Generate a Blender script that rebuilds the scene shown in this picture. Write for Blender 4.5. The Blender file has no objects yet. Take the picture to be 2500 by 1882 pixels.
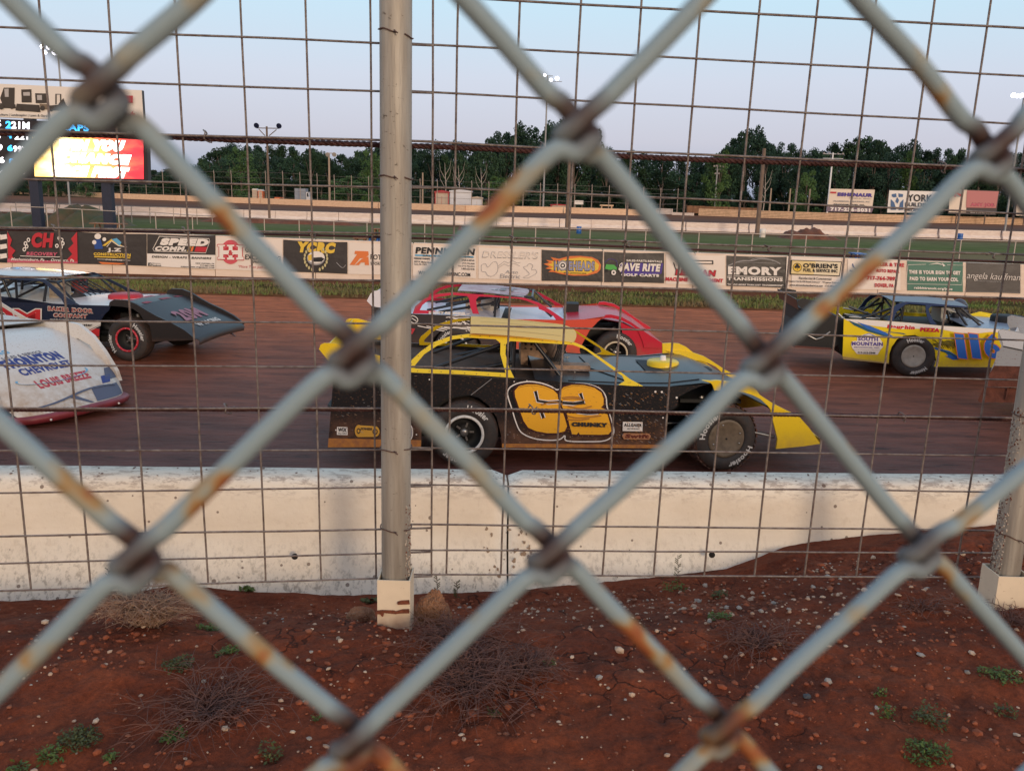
import bpy, math, random
from mathutils import Vector, Matrix, noise
from mathutils.geometry import tessellate_polygon
R = math.radians
sc = bpy.context.scene
col = sc.collection
# ------------------------------------------------------------------ camera
FPX = 2150.0                      # focal length in photo pixels (2500 wide)
CAMZ = 2.95
PITCH, ROLL = R(12.2), R(1.6)
cam_d = bpy.data.cameras.new('camera'); cam = bpy.data.objects.new('camera', cam_d); col.objects.link(cam)
CM = Matrix.Translation((0, 0, CAMZ)) @ Matrix.Rotation(R(90) - PITCH, 4, 'X') @ Matrix.Rotation(ROLL, 4, 'Z')
cam.matrix_world = CM
cam_d.sensor_width = 36; cam_d.lens = 36 * FPX / 2500
cam_d.clip_start = 0.01; cam_d.clip_end = 6000
cam_d.dof.use_dof = True; cam_d.dof.focus_distance = 9.5; cam_d.dof.aperture_fstop = 21
sc.camera = cam
# ------------------------------------------------------------------ light
SUN_EL, SUN_AZ = R(14), R(158)     # azimuth measured clockwise from +Y; the sun is behind the viewer, to the right
w = bpy.data.worlds.new('World'); sc.world = w; w.use_nodes = True
nt = w.node_tree; nt.nodes.clear()
bgn = nt.nodes.new('ShaderNodeBackground'); outn = nt.nodes.new('ShaderNodeOutputWorld')
sky = nt.nodes.new('ShaderNodeTexSky'); sky.sky_type = 'NISHITA'; sky.sun_disc = False
sky.sun_elevation = SUN_EL; sky.sun_rotation = SUN_AZ; sky.altitude = 100; sky.air_density = 1.2; sky.dust_density = 2.0; sky.ozone_density = 2.0
tc = nt.nodes.new('ShaderNodeTexCoord'); sp = nt.nodes.new('ShaderNodeSeparateXYZ')
nt.links.new(tc.outputs['Generated'], sp.inputs[0])
ramp = nt.nodes.new('ShaderNodeValToRGB'); nt.links.new(sp.outputs['Z'], ramp.inputs[0])
e = ramp.color_ramp.elements
e[0].position = 0.0; e[0].color = (.30, .34, .48, 1)
e[1].position = 1.0; e[1].color = (.34, .46, .66, 1)
for p, c in ((0.02, (.40, .44, .56)), (0.06, (.56, .56, .67)), (0.12, (.61, .65, .77)), (0.20, (.55, .75, .88)), (0.30, (.48, .77, .92)), (0.5, (.42, .60, .80))):
    q = e.new(p); q.color = (*c, 1)
ramp2 = nt.nodes.new('ShaderNodeValToRGB'); nt.links.new(sp.outputs['Z'], ramp2.inputs[0]); e = ramp2.color_ramp.elements     # the sunset side, behind the viewer
e[0].position = 0.0; e[0].color = (1.0, .62, .40, 1); e[1].position = 1.0; e[1].color = (.34, .46, .66, 1)
for p, c in ((0.15, (1.15, .80, .56)), (0.4, (.78, .72, .70)), (0.65, (.48, .58, .72))):
    q = e.new(p); q.color = (*c, 1)
yr = nt.nodes.new('ShaderNodeMapRange'); nt.links.new(sp.outputs['Y'], yr.inputs['Value']); yr.inputs['From Min'].default_value = 0.45; yr.inputs['From Max'].default_value = -0.5
mxa = nt.nodes.new('ShaderNodeMix'); mxa.data_type = 'RGBA'; nt.links.new(yr.outputs[0], mxa.inputs[0]); nt.links.new(ramp.outputs[0], mxa.inputs[6]); nt.links.new(ramp2.outputs[0], mxa.inputs[7])
sc_w = nt.nodes.new('ShaderNodeVectorMath'); sc_w.operation = 'SCALE'; nt.links.new(mxa.outputs[2], sc_w.inputs[0]); sc_w.inputs['Scale'].default_value = 9.9
mx = nt.nodes.new('ShaderNodeMix'); mx.data_type = 'RGBA'; mx.inputs[0].default_value = 0.88
nt.links.new(sky.outputs[0], mx.inputs[6]); nt.links.new(sc_w.outputs[0], mx.inputs[7])
nt.links.new(mx.outputs[2], bgn.inputs[0]); bgn.inputs[1].default_value = 0.115
nt.links.new(bgn.outputs[0], outn.inputs[0])
sun_d = bpy.data.lights.new('sun', 'SUN'); sun = bpy.data.objects.new('sun', sun_d); col.objects.link(sun)
sun_d.energy = 1.5; sun_d.angle = R(9); sun_d.color = (1.0, 0.78, 0.56)
sdir = Vector((math.sin(SUN_AZ) * math.cos(SUN_EL), math.cos(SUN_AZ) * math.cos(SUN_EL), math.sin(SUN_EL)))
sun.rotation_euler = sdir.to_track_quat('Z', 'Y').to_euler(); sun.location = (0, -20, 20)
sc.view_settings.view_transform = 'Standard'; sc.view_settings.look = 'None'
sc.view_settings.exposure = 0.0; sc.view_settings.gamma = 1
sc.render.engine = 'CYCLES'
try:
    sc.cycles.use_denoising = True; sc.cycles.max_bounces = 6; sc.cycles.transparent_max_bounces = 8
except Exception: pass
# ------------------------------------------------------------------ measuring helpers
def ray(sx, sy):
    d = CM.to_3x3() @ Vector(((sx - 1250) / FPX, -(sy - 941) / FPX, -1))
    return Vector((0, 0, CAMZ)), d
def P(sx, sy, Y):                  # point at horizontal distance Y
    o, d = ray(sx, sy); return o + d * (Y / d.y)
def G(sx, sy, z=0.0):              # point on the level plane z
    o, d = ray(sx, sy); return o + d * ((z - o.z) / d.z)
def PL(sx, sy, a, b):              # point on the vertical plane through a and b
    o, d = ray(sx, sy); n = Vector((-(b.y - a.y), b.x - a.x, 0))
    return o + d * ((a - o).dot(n) / d.dot(n))
def crop(ox, oy, s): return lambda x, y: (ox + x / s, oy + y / s)
c1 = crop(0, 630, 3.456); c2 = crop(760, 680, 3.468); c3 = crop(1200, 680, 3.468); c4 = crop(1600, 680, 3.468); c5 = crop(1900, 680, 3.468)
b2 = crop(0, 450, 3.456); b3 = crop(500, 450, 3.456); b4 = crop(1000, 450, 3.456); b5 = crop(1500, 450, 3.456); b6 = crop(1900, 400, 3.687)
def pts(c, s):                     # 'x,y x,y' read in one enlarged view
    return [c(*map(float, t.split(','))) for t in s.split()]
# ------------------------------------------------------------------ materials
MATS = {}
def nd(t, typ, **k):
    n = t.nodes.new(typ)
    for a, b in k.items(): setattr(n, a, b)
    return n
def mat(name, c, rough=0.6, metal=0.0, var=0.0, vs=8.0, c2=None, bump=0.0, bs=30.0, emit=0.0, coat=0.0, mud=0.0, mudc=(0.22, 0.085, 0.045), mudz=None, stretch=(1, 1, 1), spec=0.5, mudtop=0.0):
    if name in MATS: return MATS[name]
    m = bpy.data.materials.new(name); m.use_nodes = True; t = m.node_tree; L = t.links
    b = t.nodes['Principled BSDF']; b.inputs['Roughness'].default_value = rough; b.inputs['Metallic'].default_value = metal
    b.inputs['Specular IOR Level'].default_value = spec
    b.inputs['Coat Weight'].default_value = coat; b.inputs['Coat Roughness'].default_value = 0.12
    tcn = nd(t, 'ShaderNodeTexCoord'); mp = nd(t, 'ShaderNodeMapping'); mp.inputs['Scale'].default_value = stretch
    L.new(tcn.outputs['Object'], mp.inputs[0])
    src = None
    def noise_fac(scale, lo, hi, detail=6, vec=mp.outputs[0], rgh=0.6):
        n = nd(t, 'ShaderNodeTexNoise'); n.inputs['Scale'].default_value = scale; n.inputs['Detail'].default_value = detail; n.inputs['Roughness'].default_value = rgh
        L.new(vec, n.inputs['Vector'])
        r = nd(t, 'ShaderNodeMapRange'); r.inputs['From Min'].default_value = lo; r.inputs['From Max'].default_value = hi
        L.new(n.outputs['Fac'], r.inputs['Value']); return r.outputs[0]
    def mix(f, a, bcol):
        x = nd(t, 'ShaderNodeMix', data_type='RGBA')
        if isinstance(f, float): x.inputs[0].default_value = f
        else: L.new(f, x.inputs[0])
        if isinstance(a, tuple): x.inputs[6].default_value = (*a, 1)
        else: L.new(a, x.inputs[6])
        if isinstance(bcol, tuple): x.inputs[7].default_value = (*bcol, 1)
        else: L.new(bcol, x.inputs[7])
        return x.outputs[2]
    cur = tuple(c)
    if var > 0:
        c2_ = c2 or tuple(max(0, v * (1 - var)) for v in c)
        cur = mix(noise_fac(vs, 0.35, 0.65), cur, tuple(c2_))
    mf = None
    if mud > 0:
        mp2 = nd(t, 'ShaderNodeMapping'); mp2.inputs['Scale'].default_value = (1, 1, 2.2); mp2.inputs['Rotation'].default_value = (0, 0.45, 0)
        L.new(tcn.outputs['Object'], mp2.inputs[0])
        f1 = noise_fac(38, 0.66 - 0.12 * mud, 0.72 - 0.1 * mud, 4, mp2.outputs[0], 0.75)
        f = f1
        sx_ = nd(t, 'ShaderNodeSeparateXYZ'); L.new(tcn.outputs['Object'], sx_.inputs[0])
        if mudz:
            r = nd(t, 'ShaderNodeMapRange'); r.inputs['From Min'].default_value = mudz[1]; r.inputs['From Max'].default_value = mudz[0]
            L.new(sx_.outputs['Z'], r.inputs['Value'])
            n2 = noise_fac(9, 0.25, 0.7, 5)
            m2 = nd(t, 'ShaderNodeMath', operation='MULTIPLY'); L.new(r.outputs[0], m2.inputs[0]); L.new(n2, m2.inputs[1])
            mxx = nd(t, 'ShaderNodeMath', operation='MAXIMUM'); L.new(f1, mxx.inputs[0]); L.new(m2.outputs[0], mxx.inputs[1]); f = mxx.outputs[0]
        sc_ = nd(t, 'ShaderNodeMath', operation='MULTIPLY'); L.new(f, sc_.inputs[0]); sc_.inputs[1].default_value = 0.9; f = sc_.outputs[0]
        cur = mix(f, cur, tuple(mudc)); mf = f
        rr = nd(t, 'ShaderNodeMapRange'); rr.inputs['To Min'].default_value = rough; rr.inputs['To Max'].default_value = 0.85
        L.new(f, rr.inputs['Value']); L.new(rr.outputs[0], b.inputs['Roughness'])
    if isinstance(cur, tuple): b.inputs['Base Color'].default_value = (*cur, 1)
    else: L.new(cur, b.inputs['Base Color'])
    if emit > 0:
        if isinstance(cur, tuple): b.inputs['Emission Color'].default_value = (*cur, 1)
        else: L.new(cur, b.inputs['Emission Color'])
        b.inputs['Emission Strength'].default_value = emit
    if bump > 0:
        n = nd(t, 'ShaderNodeTexNoise'); n.inputs['Scale'].default_value = bs; n.inputs['Detail'].default_value = 5; L.new(mp.outputs[0], n.inputs['Vector'])
        bp = nd(t, 'ShaderNodeBump'); bp.inputs['Strength'].default_value = bump; bp.inputs['Distance'].default_value = 0.02
        L.new(n.outputs['Fac'], bp.inputs['Height']); L.new(bp.outputs[0], b.inputs['Normal'])
    MATS[name] = m; return m
# ------------------------------------------------------------------ mesh builder
_tc = {}
def text2d(s, bold=0.0):
    k = (s, bold)
    if k in _tc: return _tc[k]
    cu = bpy.data.curves.new('t', 'FONT'); cu.body = s; cu.size = 1; cu.offset = bold; cu.resolution_u = 3
    if bold: cu.space_character = 1 + bold * 2.2
    o = bpy.data.objects.new('t', cu); col.objects.link(o)
    dg = bpy.context.evaluated_depsgraph_get(); me = bpy.data.meshes.new_from_object(o.evaluated_get(dg))
    v = [(q.co.x, q.co.y) for q in me.vertices]; f = [tuple(p.vertices) for p in me.polygons]
    bpy.data.objects.remove(o); bpy.data.curves.remove(cu); bpy.data.meshes.remove(me)
    if v:
        x0 = min(a for a, _ in v); x1 = max(a for a, _ in v); y0 = min(b for _, b in v); y1 = max(b for _, b in v)
        v = [((a - x0) / (x1 - x0 or 1), (b - y0) / (y1 - y0 or 1)) for a, b in v]
        _tc[k] = (v, f, (x1 - x0), (y1 - y0))
    else: _tc[k] = ([], [], 1, 1)
    return _tc[k]
class MB:
    def __init__(s): s.v = []; s.f = []; s.m = []; s.ms = []; s.sm = []
    def mi(s, m):
        if m not in s.ms: s.ms.append(m)
        return s.ms.index(m)
    def add(s, vs, fs, m, smooth=False):
        o = len(s.v); s.v += [tuple(q) for q in vs]; k = s.mi(m)
        for f in fs: s.f.append(tuple(i + o for i in f)); s.m.append(k); s.sm.append(smooth)
        return s
    def box(s, c, d, m, rz=0.0, M=None):
        T = M or (Matrix.Translation(c) @ Matrix.Rotation(rz, 4, 'Z'))
        x, y, z = d[0] / 2, d[1] / 2, d[2] / 2
        vs = [T @ Vector(q) for q in ((-x, -y, -z), (x, -y, -z), (x, y, -z), (-x, y, -z), (-x, -y, z), (x, -y, z), (x, y, z), (-x, y, z))]
        return s.add(vs, [(0, 3, 2, 1), (4, 5, 6, 7), (0, 1, 5, 4), (1, 2, 6, 5), (2, 3, 7, 6), (3, 0, 4, 7)], m)
    def quad(s, a, b, c, d, m): return s.add([a, b, c, d], [(0, 1, 2, 3)], m)
    def slab(s, loops, off, m, msid=None):
        """loops: list of lists of 3D points (outline, holes); off: thickness vector"""
        if not isinstance(loops[0][0], (list, tuple)) and not hasattr(loops[0][0], 'x'): loops = [loops]
        loops = [[Vector(p) for p in l] for l in loops]; off = Vector(off)
        tri = tessellate_polygon(loops); flat = [p for l in loops for p in l]; n = len(flat)
        s.add(flat, [tuple(t) for t in tri], m)
        if off.length > 0:
            s.add([p + off for p in flat], [tuple(t)[::-1] for t in tri], m)
            b = 0
            for l in loops:
                k = len(l); vs = l + [p + off for p in l]
                s.add(vs, [(i, (i + 1) % k, k + (i + 1) % k, k + i) for i in range(k)], msid or m)
        return s
    def tube(s, path, r, m, n=6, caps=True, smooth=True, closed=False):
        path = [Vector(p) for p in path]; rs = r if isinstance(r, (list, tuple)) else [r] * len(path)
        vs = []; k = len(path); up = None
        for i, p in enumerate(path):
            if closed: t = path[(i + 1) % k] - path[i - 1]
            else: t = path[min(i + 1, k - 1)] - path[max(i - 1, 0)]
            if t.length < 1e-9: t = Vector((0, 0, 1))
            t.normalize()
            if up is None: up = t.orthogonal().normalized()
            up = (up - t * up.dot(t))
            up = up.normalized() if up.length > 1e-6 else t.orthogonal().normalized()
            w_ = t.cross(up)
            for j in range(n):
                a = 2 * math.pi * j / n; vs.append(p + (up * math.cos(a) + w_ * math.sin(a)) * rs[i])
        fs = []
        for i in range(k if closed else k - 1):
            for j in range(n):
                i2 = (i + 1) % k
                fs.append((i * n + j, i * n + (j + 1) % n, i2 * n + (j + 1) % n, i2 * n + j))
        s.add(vs, fs, m, smooth)
        if caps and not closed:
            s.add(vs[:n], [tuple(range(n))[::-1]], m); s.add(vs[-n:], [tuple(range(n))], m)
        return s
    def lathe(s, prof, m, T, n=24, smooth=True):
        """prof: (radius, h) list; axis = local z of T"""
        vs = []
        for r_, h in prof:
            for j in range(n):
                a = 2 * math.pi * j / n; vs.append(T @ Vector((r_ * math.cos(a), r_ * math.sin(a), h)))
        fs = [(i * n + j, i * n + (j + 1) % n, (i + 1) * n + (j + 1) % n, (i + 1) * n + j) for i in range(len(prof) - 1) for j in range(n)]
        return s.add(vs, fs, m, smooth)
    def grid(s, rows, m, smooth=True, thick=None):
        nr, nc = len(rows), len(rows[0])
        vs = [Vector(p) for r_ in rows for p in r_]
        fs = [(i * nc + j, i * nc + j + 1, (i + 1) * nc + j + 1, (i + 1) * nc + j) for i in range(nr - 1) for j in range(nc - 1)]
        s.add(vs, fs, m, smooth)
        if thick:
            t = Vector(thick); s.add([v + t for v in vs], [f[::-1] for f in fs], m, smooth)
        return s
    def text(s, st, o, ux, uy, m, bold=0.0, fn=None):
        """fit the string exactly into the parallelogram o, o+ux, o+uy"""
        v, f, _, _ = text2d(st, bold)
        if fn: vs = [fn(a, b) for a, b in v]
        else:
            o, ux, uy = Vector(o), Vector(ux), Vector(uy); vs = [o + ux * a + uy * b for a, b in v]
        return s.add(vs, f, m)
    def ribbon(s, path, wd, nrm, m, closed=False):
        path = [Vector(p) for p in path]; nrm = Vector(nrm); k = len(path)
        if closed: path = path + [path[0], path[1]]
        vs = []
        for i, p in enumerate(path):
            t = path[min(i + 1, len(path) - 1)] - path[max(i - 1, 0)]
            q = t.cross(nrm); q = q.normalized() * wd / 2 if q.length > 1e-9 else Vector((0, 0, wd / 2))
            vs += [p + q, p - q]
        if closed: vs = vs[2:]
        n = len(vs) // 2
        return s.add(vs, [(2 * i, 2 * i + 1, 2 * i + 3, 2 * i + 2) for i in range(n - 1)], m)
    def build(s, name, parent=None, local=False, recalc=True, **tags):
        me = bpy.data.meshes.new(name)
        vs = s.v; inv = None; loc = None
        if parent is not None and not local:
            inv = wm(parent).inverted(); vs = [inv @ Vector(q) for q in vs]
        if parent is None:
            xs = [q[0] for q in vs]; ys = [q[1] for q in vs]; zs = [q[2] for q in vs]
            loc = Vector(((min(xs) + max(xs)) / 2, (min(ys) + max(ys)) / 2, min(zs))); vs = [Vector(q) - loc for q in vs]
        me.from_pydata([tuple(q) for q in vs], [], s.f)
        for m in s.ms: me.materials.append(m)
        me.polygons.foreach_set('material_index', s.m); me.polygons.foreach_set('use_smooth', s.sm); me.update()
        o = bpy.data.objects.new(name, me); col.objects.link(o)
        if parent is not None: o.parent = parent
        if loc is not None: o.location = loc
        for k, v in tags.items(): o[k] = v
        return o
def wm(o):
    M = Matrix.LocRotScale(o.location, o.rotation_euler, o.scale)
    return wm(o.parent) @ M if o.parent else M
def root(name, loc, label, cat, group=None, rz=0.0):
    o = bpy.data.objects.new(name, None); col.objects.link(o); o.location = loc; o.rotation_euler = (0, 0, rz)
    o.empty_display_size = 0.2
    o['label'] = label; o['category'] = cat
    if group: o['group'] = group
    return o
def sub(name, parent, loc=(0, 0, 0), rot=(0, 0, 0)):
    o = bpy.data.objects.new(name, None); col.objects.link(o); o.parent = parent; o.location = loc; o.rotation_euler = rot; o.empty_display_size = 0.1
    return o
def lerp(a, b, t): return a + (b - a) * t
def interp(tab, x):
    if x <= tab[0][0]: return tab[0][1]
    for (a, b), (c_, d) in zip(tab, tab[1:]):
        if x <= c_: return lerp(b, d, (x - a) / (c_ - a))
    return tab[-1][1]
def smooth_path(p, n=4, closed=False):
    p = [Vector(q) for q in p]; out = []; k = len(p)
    for i in range(k if closed else k - 1):
        if closed: a, b, c_, d = p[i - 1], p[i], p[(i + 1) % k], p[(i + 2) % k]
        else: a, b, c_, d = p[max(i - 1, 0)], p[i], p[i + 1], p[min(i + 2, k - 1)]
        for j in range(n):
            t = j / n
            out.append(0.5 * ((2 * b) + (c_ - a) * t + (2 * a - 5 * b + 4 * c_ - d) * t * t + (3 * b - a - 3 * c_ + d) * t ** 3))
    if not closed: out.append(p[-1])
    return out
# ================================================================== THE SETTING
def pos_ramp_mat(name, axis, stops, rough=(0.85, 0.85), noise_amt=3.0, streak=(0.35, 3.0, 1), vs=1.2, dark=0.55, bump=0.5, bs=14, speck=None, rstops=None, bdist=0.03, spec=0.0, clods=0.8):
    m = bpy.data.materials.new(name); m.use_nodes = True; t = m.node_tree; L = t.links; b = t.nodes['Principled BSDF']
    b.inputs['Specular IOR Level'].default_value = spec
    g = nd(t, 'ShaderNodeNewGeometry'); s = nd(t, 'ShaderNodeSeparateXYZ'); L.new(g.outputs['Position'], s.inputs[0])
    mp = nd(t, 'ShaderNodeMapping'); mp.inputs['Scale'].default_value = streak; L.new(g.outputs['Position'], mp.inputs[0])
    n = nd(t, 'ShaderNodeTexNoise'); n.inputs['Scale'].default_value = vs; n.inputs['Detail'].default_value = 8; n.inputs['Roughness'].default_value = 0.65; L.new(mp.outputs[0], n.inputs[0])
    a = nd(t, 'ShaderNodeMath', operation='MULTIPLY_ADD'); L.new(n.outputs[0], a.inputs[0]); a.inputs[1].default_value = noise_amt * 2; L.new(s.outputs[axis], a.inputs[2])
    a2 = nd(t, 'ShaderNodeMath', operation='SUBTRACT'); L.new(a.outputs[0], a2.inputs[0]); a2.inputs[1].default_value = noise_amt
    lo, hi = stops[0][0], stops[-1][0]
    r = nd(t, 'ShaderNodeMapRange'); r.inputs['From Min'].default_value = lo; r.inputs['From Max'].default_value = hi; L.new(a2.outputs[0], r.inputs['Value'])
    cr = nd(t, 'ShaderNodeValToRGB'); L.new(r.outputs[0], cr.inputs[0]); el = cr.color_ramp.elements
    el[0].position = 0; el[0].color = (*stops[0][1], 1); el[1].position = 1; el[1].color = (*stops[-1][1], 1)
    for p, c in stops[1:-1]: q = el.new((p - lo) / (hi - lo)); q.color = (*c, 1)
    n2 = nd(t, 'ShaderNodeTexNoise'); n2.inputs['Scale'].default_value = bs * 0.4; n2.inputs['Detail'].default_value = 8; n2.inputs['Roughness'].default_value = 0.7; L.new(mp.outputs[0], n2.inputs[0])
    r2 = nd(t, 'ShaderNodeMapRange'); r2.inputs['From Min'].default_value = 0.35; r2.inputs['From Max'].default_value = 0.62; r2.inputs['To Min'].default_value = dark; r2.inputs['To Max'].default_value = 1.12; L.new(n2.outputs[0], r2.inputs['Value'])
    mu = nd(t, 'ShaderNodeVectorMath', operation='SCALE'); L.new(cr.outputs[0], mu.inputs[0]); L.new(r2.outputs[0], mu.inputs['Scale'])
    n5 = nd(t, 'ShaderNodeTexNoise'); n5.inputs['Scale'].default_value = bs * 0.9; n5.inputs['Detail'].default_value = 3; n5.inputs['Roughness'].default_value = 0.6; L.new(mp.outputs[0], n5.inputs[0])
    r5 = nd(t, 'ShaderNodeMapRange'); r5.inputs['From Min'].default_value = 0.60; r5.inputs['From Max'].default_value = 0.68; r5.inputs['To Min'].default_value = 1.0; r5.inputs['To Max'].default_value = clods; L.new(n5.outputs[0], r5.inputs['Value'])
    mu5 = nd(t, 'ShaderNodeVectorMath', operation='SCALE'); L.new(mu.outputs[0], mu5.inputs[0]); L.new(r5.outputs[0], mu5.inputs['Scale']); mu = mu5
    L.new(mu.outputs[0], b.inputs['Base Color'])
    rr = nd(t, 'ShaderNodeMapRange'); rr.inputs['To Min'].default_value = rough[0]; rr.inputs['To Max'].default_value = rough[1]; L.new(r.outputs[0], rr.inputs['Value']); L.new(rr.outputs[0], b.inputs['Roughness'])
    n3 = nd(t, 'ShaderNodeTexNoise'); n3.inputs['Scale'].default_value = bs; n3.inputs['Detail'].default_value = 8; n3.inputs['Roughness'].default_value = 0.7; L.new(mp.outputs[0], n3.inputs[0])
    bp = nd(t, 'ShaderNodeBump'); bp.inputs['Strength'].default_value = bump; bp.inputs['Distance'].default_value = bdist; L.new(n3.outputs[0], bp.inputs['Height']); L.new(bp.outputs[0], b.inputs['Normal'])
    return m
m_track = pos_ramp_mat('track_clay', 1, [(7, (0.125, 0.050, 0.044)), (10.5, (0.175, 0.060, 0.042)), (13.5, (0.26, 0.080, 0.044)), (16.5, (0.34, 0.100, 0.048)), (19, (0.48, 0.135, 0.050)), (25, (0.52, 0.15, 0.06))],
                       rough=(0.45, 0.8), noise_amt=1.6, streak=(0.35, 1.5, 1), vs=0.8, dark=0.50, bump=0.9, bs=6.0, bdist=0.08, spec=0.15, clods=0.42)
m_infield = pos_ramp_mat('infield_turf', 1, [(30, (0.21, 0.155, 0.10)), (46, (0.22, 0.17, 0.10)), (58, (0.20, 0.165, 0.09)), (64, (0.125, 0.155, 0.062)), (76, (0.17, 0.165, 0.085)), (83, (0.16, 0.08, 0.05)), (86, (0.18, 0.08, 0.05))],
                         noise_amt=4, streak=(0.25, 1, 1), vs=0.35, dark=0.6, bump=0.6, bs=3)
m_back = pos_ramp_mat('back_stretch_clay', 1, [(86, (0.13, 0.085, 0.07)), (130, (0.15, 0.095, 0.075)), (160, (0.20, 0.10, 0.065))], noise_amt=3, streak=(0.1, 1, 1), vs=0.2, dark=0.8, bump=0.2, bs=2)
m_outer = pos_ramp_mat('outer_ground', 1, [(140, (0.07, 0.065, 0.035)), (400, (0.04, 0.06, 0.03))], noise_amt=5, vs=0.1, bump=0.2, bs=1)
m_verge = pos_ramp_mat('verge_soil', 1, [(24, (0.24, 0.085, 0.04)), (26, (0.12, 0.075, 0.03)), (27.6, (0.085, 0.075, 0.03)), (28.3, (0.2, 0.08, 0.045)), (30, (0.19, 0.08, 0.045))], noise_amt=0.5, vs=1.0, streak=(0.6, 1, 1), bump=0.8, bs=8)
def sheet(name, x0, x1, y0, y1, z, m, kind='structure'):
    b = MB(); b.quad((x0, y0, z), (x1, y0, z), (x1, y1, z), (x0, y1, z), m); return b.build(name, kind=kind)
sheet('ground', -2500, 2500, -400, 3500, -0.05, m_outer)
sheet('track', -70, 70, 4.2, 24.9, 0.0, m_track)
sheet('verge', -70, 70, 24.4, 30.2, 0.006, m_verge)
sheet('infield', -150, 150, 29.6, 86.4, 0.002, m_infield)
sheet('back_stretch', -260, 260, 86, 185, -0.01, m_back)

# ---- foreground clay bank with a barrier standing in it
BA, BB = Vector((0, 3.42, 0)), Vector((math.cos(R(3.5)), 3.42 + math.sin(R(3.5)), 0))   # barrier front-top line
TA, TB = BA + Vector((0, -0.20, 0)), BB + Vector((0, -0.20, 0))
_bl = [(0, 1477), (158, 1467), (248, 1450), (330, 1452), (420, 1440), (621, 1456), (813, 1461), (1000, 1460), (1250, 1453), (1400, 1444), (1532, 1428), (1650, 1420), (1787, 1405), (1870, 1378), (1945, 1352), (2060, 1340), (2205, 1326), (2420, 1303), (2500, 1300)]
BASEZ = [(PL(x, y, TA, TB).x, PL(x, y, TA, TB).z) for x, y in _bl]
def ybar(x): return 3.22 + 0.061 * x
FRONTZ = [(-3, 1.60), (-1.0, 1.62), (-0.35, 1.655), (0.4, 1.66), (1.4, 1.69), (3, 1.72)]
def gheight(x, y, detail=True):
    zb = interp(BASEZ, x); zf = interp(FRONTZ, x); yb = ybar(x)
    t = (y - 2.35) / (yb - 2.35); t = max(0.0, min(1.0, t)); t = t * t * (3 - 2 * t)
    z = lerp(zf, zb, t) - 0.05 * max(0, 2.2 - y)
    if y > yb + 0.02:
        z = lerp(zb, zb - 0.1, min(1, (y - yb) / 0.5))
        if y > 3.75: z = lerp(z, -0.04, min(1, (y - 3.75) / 1.1))
    if detail:
        a = 0.3 if y > yb else 1
        z += a * 0.030 * noise.noise(Vector((x * 2.3, y * 2.3, 3)))
        f = noise.fractal(Vector((x * 7, y * 7, 1)), 0.7, 2.0, 4)
        z += a * 0.016 * f
        rg = abs(noise.noise(Vector((x * 16, y * 16, 7)))) ; z += a * 0.010 * (0.35 - rg)
        # crumbly clods in places
        k = max(0.0, noise.noise(Vector((x * 1.7 + 5, y * 1.7, 9))) )
        z += a * 0.030 * k * max(0, noise.noise(Vector((x * 30, y * 30, 2))))
    return z
def axis(spec):
    out = [spec[0][0]]
    for a, b, st in spec:
        n = max(1, round((b - a) / st)); out += [a + (b - a) * (i + 1) / n for i in range(n)]
    return out
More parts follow.
